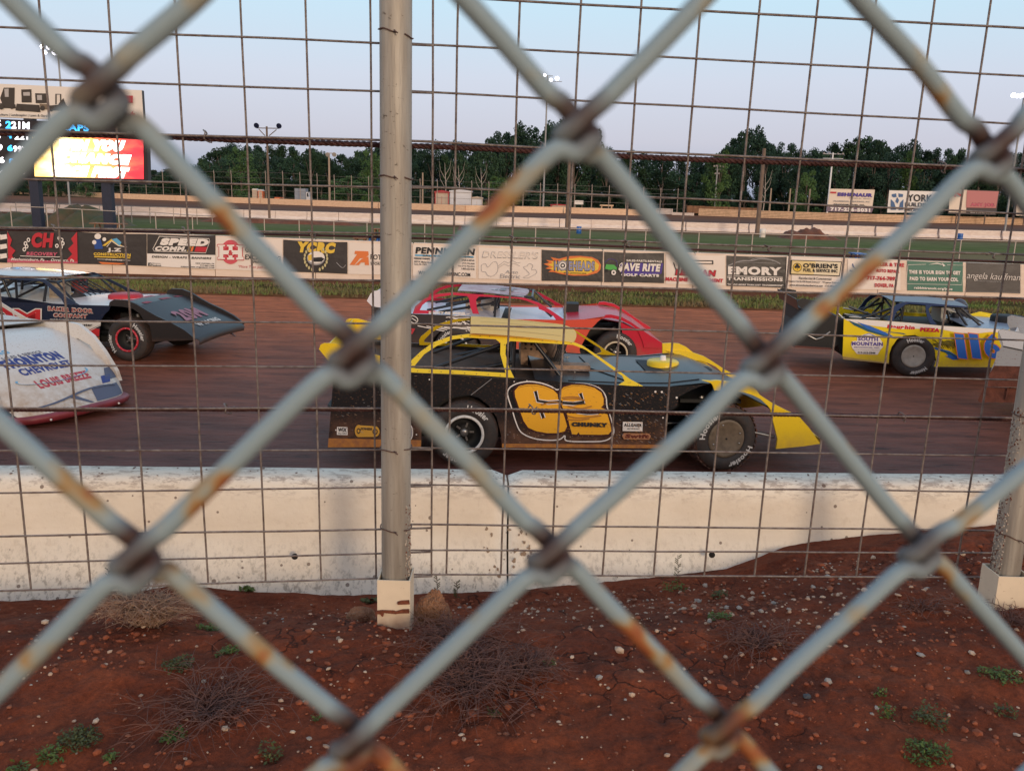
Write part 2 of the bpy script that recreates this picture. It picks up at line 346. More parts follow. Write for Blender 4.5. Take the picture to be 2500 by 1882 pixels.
def clay_mat(name='foreground_clay'):
    m = bpy.data.materials.new(name); m.use_nodes = True; t = m.node_tree; L = t.links; b = t.nodes['Principled BSDF']; b.inputs['Roughness'].default_value = 0.92; b.inputs['Specular IOR Level'].default_value = 0.25
    g = nd(t, 'ShaderNodeNewGeometry')
    def nz(s, d=8, r=0.65):
        n = nd(t, 'ShaderNodeTexNoise'); n.inputs['Scale'].default_value = s; n.inputs['Detail'].default_value = d; n.inputs['Roughness'].default_value = r; L.new(g.outputs['Position'], n.inputs[0]); return n.outputs[0]
    cr = nd(t, 'ShaderNodeValToRGB'); L.new(nz(3.5), cr.inputs[0]); el = cr.color_ramp.elements
    el[0].position = 0.3; el[0].color = (0.095, 0.022, 0.010, 1); el[1].position = 0.7; el[1].color = (0.25, 0.060, 0.023, 1)
    q = el.new(0.5); q.color = (0.165, 0.036, 0.014, 1)
    r2 = nd(t, 'ShaderNodeMapRange'); r2.inputs['From Min'].default_value = 0.3; r2.inputs['From Max'].default_value = 0.7; r2.inputs['To Min'].default_value = 0.50; r2.inputs['To Max'].default_value = 1.45; L.new(nz(60, 8, 0.8), r2.inputs['Value'])
    mu = nd(t, 'ShaderNodeVectorMath', operation='SCALE'); L.new(cr.outputs[0], mu.inputs[0]); L.new(r2.outputs[0], mu.inputs['Scale'])
    # cracks
    nv = nd(t, 'ShaderNodeTexNoise'); nv.inputs['Scale'].default_value = 9; nv.inputs['Detail'].default_value = 4; L.new(g.outputs['Position'], nv.inputs[0])
    va = nd(t, 'ShaderNodeVectorMath', operation='MULTIPLY_ADD'); L.new(nv.outputs['Color'], va.inputs[0]); va.inputs[1].default_value = (0.16, 0.16, 0.16); L.new(g.outputs['Position'], va.inputs[2])
    vo = nd(t, 'ShaderNodeTexVoronoi', feature='DISTANCE_TO_EDGE'); vo.inputs['Scale'].default_value = 5.5; L.new(va.outputs[0], vo.inputs['Vector'])
    rc = nd(t, 'ShaderNodeMapRange'); rc.inputs['From Min'].default_value = 0.004; rc.inputs['From Max'].default_value = 0.022; L.new(vo.outputs['Distance'], rc.inputs['Value'])
    rk = nd(t, 'ShaderNodeMapRange'); rk.inputs['From Min'].default_value = 0.50; rk.inputs['From Max'].default_value = 0.58; L.new(nz(2.1, 3), rk.inputs['Value'])
    mx_ = nd(t, 'ShaderNodeMath', operation='MAXIMUM'); L.new(rc.outputs[0], mx_.inputs[0]); inv = nd(t, 'ShaderNodeMath', operation='SUBTRACT'); inv.inputs[0].default_value = 1.0; L.new(rk.outputs[0], inv.inputs[1]); L.new(inv.outputs[0], mx_.inputs[1])
    r3 = nd(t, 'ShaderNodeMapRange'); r3.inputs['To Min'].default_value = 0.35; L.new(mx_.outputs[0], r3.inputs['Value'])
    mu2 = nd(t, 'ShaderNodeVectorMath', operation='SCALE'); L.new(mu.outputs[0], mu2.inputs[0]); L.new(r3.outputs[0], mu2.inputs['Scale']); L.new(mu2.outputs[0], b.inputs['Base Color'])
    add = nd(t, 'ShaderNodeMath', operation='MULTIPLY_ADD'); L.new(mx_.outputs[0], add.inputs[0]); add.inputs[1].default_value = 0.6; L.new(nz(60, 8, 0.75), add.inputs[2])
    bp = nd(t, 'ShaderNodeBump'); bp.inputs['Strength'].default_value = 0.9; bp.inputs['Distance'].default_value = 0.012; L.new(add.outputs[0], bp.inputs['Height']); L.new(bp.outputs[0], b.inputs['Normal'])
    return m
m_clay = clay_mat()
xs = axis([(-9, -2.4, 0.3), (-2.4, 2.4, 0.013), (2.4, 9, 0.3)]); ys = axis([(-3, 1.4, 0.3), (1.4, 3.45, 0.013), (3.45, 5.2, 0.12)])
b = MB(); b.grid([[(x, y, gheight(x, y)) for x in xs] for y in ys], m_clay)
bank = b.build('bank', kind='structure')
# ---- loose gravel
m_peb = mat('pebble', (0.50, 0.34, 0.24), 0.85, var=0.5, vs=3, c2=(0.30, 0.19, 0.13)); m_crumb = mat('clay_crumb', (0.20, 0.046, 0.018), 0.95, var=0.5, vs=25, c2=(0.27, 0.075, 0.030)); m_pebr = mat('pebble_red', (0.24, 0.085, 0.045), 0.9, var=0.4, vs=20)
m_stone = mat('pale_stone', (0.62, 0.46, 0.33), 0.8, var=0.4, vs=22, c2=(0.30, 0.20, 0.14)); m_grey = mat('grey_stone', (0.36, 0.31, 0.27), 0.8, var=0.45, vs=18)
def stone(b, c, s, m, rnd, flat=0.6):
    ax = [rnd.uniform(0.65, 1.25), rnd.uniform(0.65, 1.1), flat * rnd.uniform(0.7, 1.2)]; a = rnd.uniform(0, 6.28); vs = []
    Rz = Matrix.Rotation(a, 3, 'Z') @ Matrix.Rotation(rnd.uniform(-.3, .3), 3, 'X')
    t = (1 + 5 ** .5) / 2
    for q in ((-1, t, 0), (1, t, 0), (-1, -t, 0), (1, -t, 0), (0, -1, t), (0, 1, t), (0, -1, -t), (0, 1, -t), (t, 0, -1), (t, 0, 1), (-t, 0, -1), (-t, 0, 1)):
        v = Vector(q).normalized() * rnd.uniform(0.75, 1.1); vs.append(Vector(c) + Rz @ Vector((v.x * ax[0], v.y * ax[1], v.z * ax[2])) * s)
    f = [(0, 11, 5), (0, 5, 1), (0, 1, 7), (0, 7, 10), (0, 10, 11), (1, 5, 9), (5, 11, 4), (11, 10, 2), (10, 7, 6), (7, 1, 8), (3, 9, 4), (3, 4, 2), (3, 2, 6), (3, 6, 8), (3, 8, 9), (4, 9, 5), (2, 4, 11), (6, 2, 10), (8, 6, 7), (9, 8, 1)]
    b.add(vs, f, m, False)
rnd = random.Random(5)
b = MB()
for i in range(6500):
    x = rnd.uniform(-2.2, 2.3); y = rnd.uniform(1.5, 3.2)
    if y > ybar(x) - 0.02: continue
    dens = 0.5 + 0.9 * noise.noise(Vector((x * 1.3, y * 1.3, 20)))
    patch = math.exp(-((x - 0.95) ** 2 / 0.5 + (y - 2.95) ** 2 / 0.06))
    if rnd.random() > dens * .7 + patch * 3: continue
    s = 0.0024 + 0.0080 * rnd.random() ** 3 + patch * 0.009 * rnd.random() ** 2
    stone(b, (x, y, gheight(x, y) + s * 0.2), s, rnd.choice([m_peb, m_pebr, m_pebr, m_peb, m_stone if rnd.random() < .5 else m_grey]), rnd)
for i in range(9000):
    x = rnd.uniform(-2.2, 2.3); y = rnd.uniform(1.5, 3.25)
    if y > ybar(x) - 0.01 or rnd.random() > 0.35 + 1.6 * noise.noise(Vector((x * 2.1 + 9, y * 2.1, 4))): continue
    s = 0.003 + 0.012 * rnd.random() ** 4; stone(b, (x, y, gheight(x, y) + s * 0.1), s, m_crumb, rnd)
b.build('gravel', kind='stuff', label='small pebbles scattered over the red clay bank', category='gravel')
def onbank(sx, sy):                # the point of the bank seen at a photo pixel
    o, d = ray(sx, sy); z = 1.6
    for _ in range(12):
        p = o + d * ((z - o.z) / d.z); z = gheight(p.x, min(p.y, 3.3), False)
    return Vector((p.x, p.y, gheight(p.x, p.y)))
SV = lambda x, y: (x / 1.7696, 1100 + y / 1.7696)
SW = lambda x, y: (1250 + x / 1.7696, 1100 + y / 1.7696)
def cull_y(y): return y
stones = [(SV(195, 757), 0.012, m_stone, 'small yellowish stone lying in front of the white barrier at far left'), (SV(1335, 815), 0.014, m_pebr, 'reddish rounded stone left of the white post socket'),
          (SV(1470, 832), 0.011, m_stone, 'tan stone below the crumbled clay clod left of the post socket'), (SV(415, 1185), 0.012, m_stone, 'pale stone between dry brown weeds and the green weed clump'),
          (SV(2028, 682), 0.012, m_grey, 'flat grey stone right of the big clay clod by the post'), (SV(975, 1228), 0.011, m_stone, 'pale stone at the foot of the flat dry weed'),
          (SV(612, 930), 0.011, m_pebr, 'small reddish stone between the dry bush and green weeds'),
          (SW(463, 850), 0.017, m_stone, 'large tan stone right of the dark dry weeds'), (SW(555, 962), 0.012, m_stone, 'buff stone under the chain-link wire in the middle'),
          (SW(375, 992), 0.013, m_grey, 'pale grey stone beside the dark dry weed bed'), (SW(518, 1072), 0.013, m_stone, 'flat tan stone on bare red clay'),
          (SW(1130, 662), 0.014, m_grey, 'angular grey-white stone in the gravelly patch by the barrier'), (SW(832, 600), 0.014, m_grey, 'pale grey stone at the left end of the gravelly patch'),
          (SW(1405, 698), 0.014, m_stone, 'white stone at lower edge of the gravelly patch'), (SW(1520, 620), 0.013, m_stone, 'flat whitish stone right of the gravelly patch'),
          (SW(1343, 632), 0.010, m_stone, 'small bright stone in the middle of the gravelly patch'), (SW(1365, 1000), 0.015, m_grey, 'rough grey stone just right of the thick diagonal wire'),
          (SW(1275, 1078), 0.016, mat('slate', (0.05, 0.05, 0.055), 0.6, var=0.4), 'dark slate chip under the diagonal wire'), (SW(1765, 888), 0.014, m_grey, 'grey flat stone on clay near the right edge'),
          (SW(1985, 880), 0.013, m_stone, 'flat white stone on clay below the right post socket'), (SW(1560, 460), 0.013, m_stone, 'white stone on the mound against the barrier'),
          (SW(1660, 492), 0.012, m_grey, 'grey stone on the mound left of the right post'), (SW(1945, 462), 0.014, m_stone, 'whitish stone close to the right fence post'),
          (SW(925, 688), 0.011, m_grey, 'small grey stone below a green weed'), (SW(1075, 703), 0.012, m_grey, 'roundish grey stone under the gravelly patch')]
for (sx, sy), s, m, lab in stones:
    b = MB(); p = onbank(sx, sy); stone(b, (p.x, p.y, p.z + s * 0.25), s, m, rnd, 0.7); b.build('stone', label=lab, category='stone', group='larger stones on the clay bank')
# ---- concrete barriers
def concrete(name, c, c2, speck=0.5, dirt_tint_z=None):
    m = bpy.data.materials.new(name); m.use_nodes = True; t = m.node_tree; L = t.links; b = t.nodes['Principled BSDF']; b.inputs['Roughness'].default_value = 0.7; b.inputs['Specular IOR Level'].default_value = 0.3
    g = nd(t, 'ShaderNodeNewGeometry'); s = nd(t, 'ShaderNodeSeparateXYZ'); L.new(g.outputs['Position'], s.inputs[0])
    def nz(sc_, d=6, r=0.6, st=(1, 1, 1)):
        mp = nd(t, 'ShaderNodeMapping'); mp.inputs['Scale'].default_value = st; L.new(g.outputs['Position'], mp.inputs[0])
        n = nd(t, 'ShaderNodeTexNoise'); n.inputs['Scale'].default_value = sc_; n.inputs['Detail'].default_value = d; n.inputs['Roughness'].default_value = r; L.new(mp.outputs[0], n.inputs[0]); return n.outputs[0]
    def rng(v, a, b_, c_=0.0, d_=1.0):
        r = nd(t, 'ShaderNodeMapRange'); r.inputs['From Min'].default_value = a; r.inputs['From Max'].default_value = b_; r.inputs['To Min'].default_value = c_; r.inputs['To Max'].default_value = d_; L.new(v, r.inputs['Value']); return r.outputs[0]
    def mix(f, a, b_):
        x = nd(t, 'ShaderNodeMix', data_type='RGBA'); L.new(f, x.inputs[0])
        for i, q in ((6, a), (7, b_)):
            if isinstance(q, tuple): x.inputs[i].default_value = (*q, 1)
            else: L.new(q, x.inputs[i])
        return x.outputs[2]
    cur = mix(rng(nz(1.8, 5, 0.6, (1, 1, 4)), 0.35, 0.7), c, c2)
    cur = mix(rng(nz(30, 6, 0.7), 0.55, 0.8, 0, 0.35), cur, (c2[0] * .6, c2[1] * .52, c2[2] * .45))
    # spatter and pits
    vo = nd(t, 'ShaderNodeTexVoronoi'); vo.inputs['Scale'].default_value = 19 if speck > 0.2 else 9; vo.inputs['Randomness'].default_value = 1; L.new(g.outputs['Position'], vo.inputs['Vector'])
    vsz = nd(t, 'ShaderNodeSeparateColor'); L.new(vo.outputs['Color'], vsz.inputs[0])
    sz = rng(vsz.outputs[0], 0.35, 1, 0.0, 0.17)
    lt = nd(t, 'ShaderNodeMath', operation='LESS_THAN'); L.new(vo.outputs['Distance'], lt.inputs[0]); L.new(sz, lt.inputs[1])
    ml = nd(t, 'ShaderNodeMath', operation='MULTIPLY'); L.new(lt.outputs[0], ml.inputs[0]); ml.inputs[1].default_value = speck
    cur = mix(ml.outputs[0], cur, (0.10, 0.05, 0.03))
    if dirt_tint_z:
        f = rng(s.outputs['Z'], dirt_tint_z[1], dirt_tint_z[0]); n = rng(nz(48, 5, 0.75, (1, 1, 0.35)), 0.50, 0.62)
        m_ = nd(t, 'ShaderNodeMath', operation='MULTIPLY'); L.new(f, m_.inputs[0]); L.new(n, m_.inputs[1]); m3 = nd(t, 'ShaderNodeMath', operation='MULTIPLY'); L.new(m_.outputs[0], m3.inputs[0]); m3.inputs[1].default_value = 0.8
        cur = mix(m3.outputs[0], cur, (0.12, 0.08, 0.05))
        f2 = rng(s.outputs['Z'], dirt_tint_z[2], dirt_tint_z[3]); n = rng(nz(26, 6, 0.8, (0.5, 1, 1.8)), 0.50, 0.57)
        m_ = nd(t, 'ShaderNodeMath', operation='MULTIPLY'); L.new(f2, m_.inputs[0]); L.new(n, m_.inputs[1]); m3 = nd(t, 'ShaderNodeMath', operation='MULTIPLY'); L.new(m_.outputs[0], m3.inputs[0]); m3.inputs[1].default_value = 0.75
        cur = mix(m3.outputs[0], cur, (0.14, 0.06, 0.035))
    if dirt_tint_z: cur = mix(rng(s.outputs['Z'], dirt_tint_z[3] - .036, dirt_tint_z[3] - .026, 0, 0.6), cur, (0.58, 0.46, 0.34))  # top strip tinted warm to offset bluish skylight there, put into the colour
    L.new(cur, b.inputs['Base Color'])
    bp = nd(t, 'ShaderNodeBump'); bp.inputs['Strength'].default_value = 0.35; bp.inputs['Distance'].default_value = 0.01; L.new(nz(25, 7, 0.65), bp.inputs['Height']); L.new(bp.outputs[0], b.inputs['Normal'])
    return m
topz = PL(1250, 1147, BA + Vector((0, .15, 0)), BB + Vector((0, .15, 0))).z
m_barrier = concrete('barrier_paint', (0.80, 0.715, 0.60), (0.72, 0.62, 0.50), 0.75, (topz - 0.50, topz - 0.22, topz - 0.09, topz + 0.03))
m_chip = mat('chip', (0.30, 0.22, 0.16), .9); m_mudc0 = mat('thrown_clay', (0.11, 0.045, 0.03), 0.95, var=.4, vs=40)
m_hole = mat('hole_black', (0.012, 0.008, 0.006), 0.9)
prof = [(0.30, -1.3), (0.30, -0.7), (0.20, -0.30), (0.175, -0.02), (0.15, 0.0), (0.045, 0.0), (0.025, -0.006), (0.008, -0.022), (-0.004, -0.05), (-0.012, -0.09), (-0.020, -0.20), (-0.032, -0.26), (-0.060, -0.31), (-0.17, -0.47), (-0.185, -0.50), (-0.20, -0.9), (-0.20, -1.3)]
bdir = (BB - BA).normalized(); bn = Vector((-bdir.y, bdir.x, 0))
def barrier_piece(t0, t1, lab):
    b = MB(); n = max(2, int((t1 - t0) / 0.06)); rows = []
    for i in range(n + 1):
        t = lerp(t0, t1, i / n); e_ = min(t - t0, t1 - t); ins = 0.022 * max(0, 1 - e_ / 0.03) ** 2
        row = []
        for dy, dz in prof:
            cy = 0.08; dy2 = cy + (dy - cy) * (1 - ins * 3); dz2 = dz - (ins if dz > -0.1 else 0)
            p = BA + bdir * t + bn * dy2; wob = 0.004 * noise.noise(Vector((t * 1.5, dz * 3, 1))) + 0.0012 * noise.noise(Vector((t * 30, dz * 30, 1)))
            row.append((p.x, p.y + wob, topz + dz2 + wob * 0.5))
        rows.append(row)
    # ends
    rows = [rows[0]] + rows + [rows[-1]]
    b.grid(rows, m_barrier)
    for rw, rev in ((rows[0], False), (rows[-1], True)):
        b.add(rw, [tuple(range(len(rw)))], m_barrier)
    return b, lab
jx = (PL(1243, 1150, BA, BB) - BA).dot(bdir)
for t0, t1, lab, hole in ((-7.5, jx - 0.004, 'whitewashed concrete road barrier left of the joint, below the yellow race car', (720, 1355)), (jx + 0.004, 7.5, 'whitewashed concrete road barrier right of the joint, half buried in clay', (1738, 1351))):
    b, lab = barrier_piece(t0, t1, lab)
    o_ = root('concrete_barrier', BA + bdir * ((t0 + t1) / 2) + Vector((0, 0, topz - 1.3)), lab, 'barrier', 'whitewashed concrete barriers along the near side of the track')
    rj = random.Random(6 if t0 > 0 else 12)
    for i in range(26 if t0 > jx - 1 else 10):                       # chips at the joint
        e0 = (t0 if t0 > jx - 1 else t1) + rj.uniform(.0, .10) * (1 if t0 > jx - 1 else -1); dzc = -rj.uniform(.18, .42); off = interp([(-.50, -.185), (-.47, -.17), (-.31, -.06), (-.20, -.02), (0, 0)], dzc); q = BA + bdir * e0 + bn * (off - .0015); q.z = topz + dzc; s = rj.uniform(.003, .010)
        b.slab([q + bdir * (s * math.cos(a) * rj.uniform(.4, 1.3)) + Vector((0, -.0005, s * math.sin(a) * rj.uniform(.4, 1.6))) for a in [k_ * .9 for k_ in range(7)]], (0, 0, 0), m_chip)
    for i in range(60):                                              # thrown clay on the top edge
        e0 = rj.uniform(max(t0, -2.6) + .05, min(t1, 2.6) - .05); q = BA + bdir * e0 + bn * rj.uniform(.03, .14); q.z = topz + .001; stone(b, q, rj.uniform(.002, .0075), m_mudc0, rj, .35)
    b.build('body', o_)
    hp = PL(*hole, BA + Vector((0, -0.105, 0)), BB + Vector((0, -0.105, 0)))
    h = MB(); T = Matrix.Translation(hp + Vector((0, -0.012, 0.0))) @ Matrix.Rotation(R(65), 4, 'X'); h.lathe([(0.0, 0.0), (0.011, 0.0), (0.0125, -0.012)], m_hole, T, 14); h.build('drain_hole', o_)
# ---- galvanised posts in white sockets
m_galv = mat('galvanised', (0.44, 0.41, 0.36), 0.55, 0.30, var=0.45, vs=5, c2=(0.30, 0.265, 0.225), stretch=(6, 6, 0.5), bump=0.15, bs=20, mud=0.25, mudc=(0.09, 0.07, 0.055), mudz=(0.0, 0.35))
m_sock = mat('socket_paint', (0.74, 0.62, 0.47), 0.6, var=0.15, vs=6, mud=0.15, mudc=(0.20, 0.07, 0.035), mudz=(-0.02, 0.05))
m_rustw = mat('rusty_wire', (0.17, 0.10, 0.075), 0.6, 0.3, var=0.5, vs=60, c2=(0.10, 0.05, 0.04))
m_mudc = mat('dried_clay', (0.20, 0.055, 0.025), 0.95, var=0.4, vs=60, bump=0.6, bs=120)
def post(x, y, ztop, zlip, zbase, half, rad, yb, lab, wires, tiltx=0.0, mudside=1):
    t = root('fence_post', (x, y, zbase), lab, 'fence post', 'steel posts holding the wire mesh')
    b = MB(); b.tube([(x - tiltx * 0, y, zbase - 0.1), (x + tiltx, y, ztop)], rad, m_galv, 28); b.build('pole', t)
    b = MB(); wl = 0.004
    for sx_, sy_, dx, dy in ((0, -1, half, wl), (0, 1, half, wl), (-1, 0, wl, half), (1, 0, wl, half)):
        b.box((x + sx_ * (half - wl / 2 if dx == wl else 0), yb + sy_ * (half - wl / 2 if dy == wl else 0), (zlip + zbase - 0.12) / 2), (2 * dx if dx == half else wl, 2 * dy - (2 * wl if dx == wl else 0) if dy == half else wl, zlip - zbase + 0.12), m_sock)
    s = b.build('socket', t)
    for zz, sag in wires:
        b = MB(); pth = []
        for i in range(23):
            a = 2 * math.pi * i / 24 - 0.9; xx = x + tiltx * (zz - zbase) / (ztop - zbase)
            pth.append((xx + math.cos(a) * (rad + 0.003), y + math.sin(a) * (rad + 0.003), zz + sag * math.cos(a) + 0.002 * math.sin(5 * a)))
        pth += [(pth[-1][0] - 0.004, pth[-1][1] - 0.008, pth[-1][2] + 0.004), (pth[-1][0] + 0.006, pth[-1][1] - 0.012, pth[-1][2] - 0.004)]
        b.tube(pth, 0.0019, m_rustw, 6); b.build('tie_wire', t)
    return t
def zat(sx, sy, Y): return P(sx, sy, Y).z
p1 = P(961, 1417, 2.50)
post1 = post(p1.x, 2.556, 3.9, p1.z, zat(960, 1520, 2.50), 0.0505, 0.0445, 2.551, 'upright galvanised steel post in a white square socket, left of centre', [(zat(962, 76, 2.51), -0.011), (zat(962, 432, 2.51), -0.004), (zat(962, 1102, 2.51), 0.002), (zat(962, 1298, 2.51), -0.001)])
p2 = P(2439, 1407, 2.62)
post2 = post(p2.x + 0.052, 2.68, 3.9, p2.z, zat(2417, 1500, 2.62), 0.052, 0.0445, 2.672, 'galvanised steel post with crusted mud down its side, at the right edge', [(zat(2450, 1318, 2.63), -0.012), (zat(2470, 1028, 2.63), -0.012)])
# caked spatter on the posts' edge
rn2 = random.Random(3)
for (x, y, z0, z1, a0, a1, n, pr) in ((p1.x, 2.556, 1.74, 2.02, -0.75, 0.1, 260, post1), (p2.x + 0.052, 2.68, 1.78, 2.35, 2.7, 3.9, 800, post2)):
    b = MB()
    for i in range(n):
        a = rn2.uniform(a0, a1); z = z0 + (z1 - z0) * rn2.random() ** 1.3; s = rn2.uniform(0.001, 0.0032)
        stone(b, (x + math.cos(a) * 0.0445, y + math.sin(a) * 0.0445, z), s, rn2.choice([m_mudc, mat('pale_crust', (0.5, 0.42, 0.34), 0.9), m_galv]), rn2, 1.5)
    b.build('mud_spatter', pr, kind='stuff')
# caked mud marks on the left socket
b = MB()
def sockp(x, y): return P(860 + x / 6.403, 1300 + y / 6.403, 2.4985)
for poly in ('710,1075 760,1058 890,1050 900,1105 800,1110 710,1112', '380,1215 470,1205 660,1212 680,1225 780,1195 890,1190 895,1245 760,1248 680,1258 500,1240 490,1290 470,1300 440,1260 380,1262'):
    b.slab([sockp(*map(float, q.split(','))) for q in poly.split()], (0, -0.006, 0), m_mudc)
b.build('caked_mud', post1)

# ---- welded wire mesh panels and cables
MA = Vector((-0.35, 2.63, 0)); MBp = MA + Vector((math.cos(R(5)), math.sin(R(5)), 0))
def M_(sx, sy, dy=0.0): return PL(sx, sy, MA + Vector((0, dy, 0)), MBp + Vector((0, dy, 0)))
m_wire = mat('mesh_wire', (0.13, 0.088, 0.075), 0.5, 0.35, var=0.6, vs=40, c2=(0.26, 0.22, 0.20), bump=0.3, bs=300)
m_cable = mat('rust_cable', (0.085, 0.030, 0.028), 0.6, 0.3, var=0.4, vs=60, bump=0.4, bs=200)
WR = 0.0035
def mesh_panel(rows, cols, xa, xb, xl, xr, name_lab, dy):
    b = MB()
    for k, (ya, yb) in enumerate(rows):
        s = (yb - ya) / (xb - xa); n = 40
        pth = []
        for i in range(n + 1):
            sx = lerp(xl, xr, i / n); q = M_(sx, ya + s * (sx - xa), dy - 0.003); wob = 0.0025 * noise.noise(Vector((q.x * 2.2, k * 3.1, 1)))
            pth.append((q.x, q.y, q.z + wob))
        b.tube(pth, WR * (0.9 if k % 3 else 1.0), m_wire, 6)
    for k, (xt, xb_) in enumerate(cols):
        yb = rows[-1][0] + (rows[-1][1] - rows[-1][0]) * (xb_ - xa) / (xb - xa); s = (xb_ - xt) / 910.0; pth = []
        for i in range(31):
            sy = lerp(-160, yb, i / 30); q = M_(xt + s * (sy - 200), sy, dy + 0.003); pth.append((q.x + 0.0025 * noise.noise(Vector((q.z * 2.2, k * 5.3, 4))), q.y, q.z))
        b.tube(pth, WR * 0.95, m_wire, 6)
    return b.build('wire_mesh_panel', label=name_lab, category='wire mesh', group='welded wire mesh panels on the steel posts')
rowsL = [(-58, -15), (68, 105), (192, 223), (318, 343), (437, 457), (556, 571), (675, 685), (783, 790), (892, 895), (997, 997), (1100, 1098), (1203, 1190), (1308, 1292), (1375, 1351), (1441, 1411)]
mesh_panel(rowsL, [(-220 - 165 * i, -110 - 152 * i) for i in range(9, 0, -1)] + [(-220, -110), (-55, 41), (113, 193), (277, 342), (438, 490), (596, 636), (752, 776), (905, 915), (1057, 1054)], 30, 905, -1700, 1056, 'rusty welded wire mesh left of the steel post, over the white nose car', 0.0)
rowsR = [(-6, 64), (112, 181), (229, 299), (350, 409), (460, 518), (575, 620), (691, 726), (794, 828), (898, 926), (996, 1020), (1094, 1112), (1185, 1200), (1281, 1294), (1343, 1350), (1402, 1409)]
mesh_panel(rowsR, [(1115, 1096), (1263, 1232), (1409, 1360), (1553, 1491), (1695, 1620), (1836, 1747), (1975, 1874), (2115, 2001), (2255, 2131), (2390, 2256), (2527, 2380), (2660, 2500)] + [(2660 + 134 * i, 2500 + 121 * i) for i in range(1, 12)], 1100, 2400, 935, 4300, 'rusty welded wire mesh between the two steel posts, over the yellow cars', 0.012)
def cable(pl, rad, dy, lab, strands=3, clips=(), pitch=0.05):
    t = root('steel_cable', M_(*pl[len(pl) // 2], dy), lab, 'cable', 'steel cables strung along the mesh')
    b = MB(); base = [M_(x, y, dy) for x, y in pl]; base = smooth_path(base, 6); dense = []
    for a, c_ in zip(base, base[1:]):
        n = max(1, int((c_ - a).length / 0.006)); dense += [a.lerp(c_, i / n) for i in range(n)]
    if strands == 1: b.tube(base, rad, m_cable, 8)
    else:
        for k in range(strands):
            s = 0; pth = []
            for i, q in enumerate(dense):
                if i: s += (q - dense[i - 1]).length
                a = 2 * math.pi * (s / pitch + k / strands); pth.append(q + Vector((0, math.cos(a), math.sin(a))) * rad * 0.5)
            b.tube(pth, rad * 0.56, m_cable, 5)
    b.build('rope', t)
    for cx, cy in clips:
        b = MB(); q = M_(cx, cy, dy - 0.012); rr = rad * 1.5 + 0.004
        b.tube([(q.x + 0.004 * math.sin(3 * a) + 0.004 * (a - 3), q.y + rr * 1.3 * math.cos(a), q.z + rr * math.sin(a)) for a in [i * 0.5 for i in range(14)]], 0.0022, m_wire, 5); b.build('tie_wire', t)
cable([(-1700, 265), (-250, 312), (0, 325), (360, 333), (625, 344), (924, 354), (1200, 364), (1682, 389), (2364, 410), (2700, 422), (4200, 470)], 0.0088, 0.022, 'thick twisted steel cable across the tree tops, the highest of the cables', 3, [(505, 333), (1326, 362), (2300, 409)])
cable([(-1700, 1010), (-250, 1003), (0, 1000), (600, 999), (1200, 1001), (1700, 1009), (2100, 1015), (2465, 1024), (2700, 1030), (4200, 1070)], 0.0075, 0.022, 'dark red rusty cable running across the number on the yellow race car', 3, [(555, 998), (1299, 999), (2203, 1018)], 0.035)
cable([(-1700, 530), (-250, 557), (0, 561), (400, 567), (900, 578), (1200, 589), (1700, 610), (2150, 628), (2500, 641), (2700, 648), (4200, 700)], 0.0035, 0.02, 'thin wire cable tied to the mesh above the banners', 1, [(135, 557), (453, 563), (761, 571), (1252, 583), (1530, 594), (1873, 606), (2133, 615), (2422, 624)])

# ---- the chain-link fence right in front of the viewer
CA = Vector((0.0, 0.150, 0)); CBp = CA + Vector((math.cos(R(11)), math.sin(R(11)), 0)); cn = Vector((-math.sin(R(11)), math.cos(R(11)), 0))
K = {(0, 1): (222, 190), (2, 1): (1252, 265), (4, 1): (2145, 315), (1, 2): (765, 752), (3, 2): (1652, 765), (0, 3): (296, 1192), (2, 3): (1190, 1183), (4, 3): (1990, 1172), (1, 4): (765, 1588), (3, 4): (1560, 1560),
     (1, 0): (745, -290), (3, 0): (1710, -200), (-1, 2): (-268, 690), (5, 2): (2480, 790), (-1, 4): (-140, 1625), (5, 4): (2330, 1545), (0, 5): (310, 2010), (2, 5): (1160, 1965), (4, 5): (1900, 1930), (-1, 0): (-420, -430), (5, 0): (2560, -160),
     (-2, 1): (-860, 110), (-2, 3): (-700, 1205), (6, 1): (2940, 370), (6, 3): (2790, 1170), (-2, 5): (-620, 2060), (6, 5): (2700, 1900)}
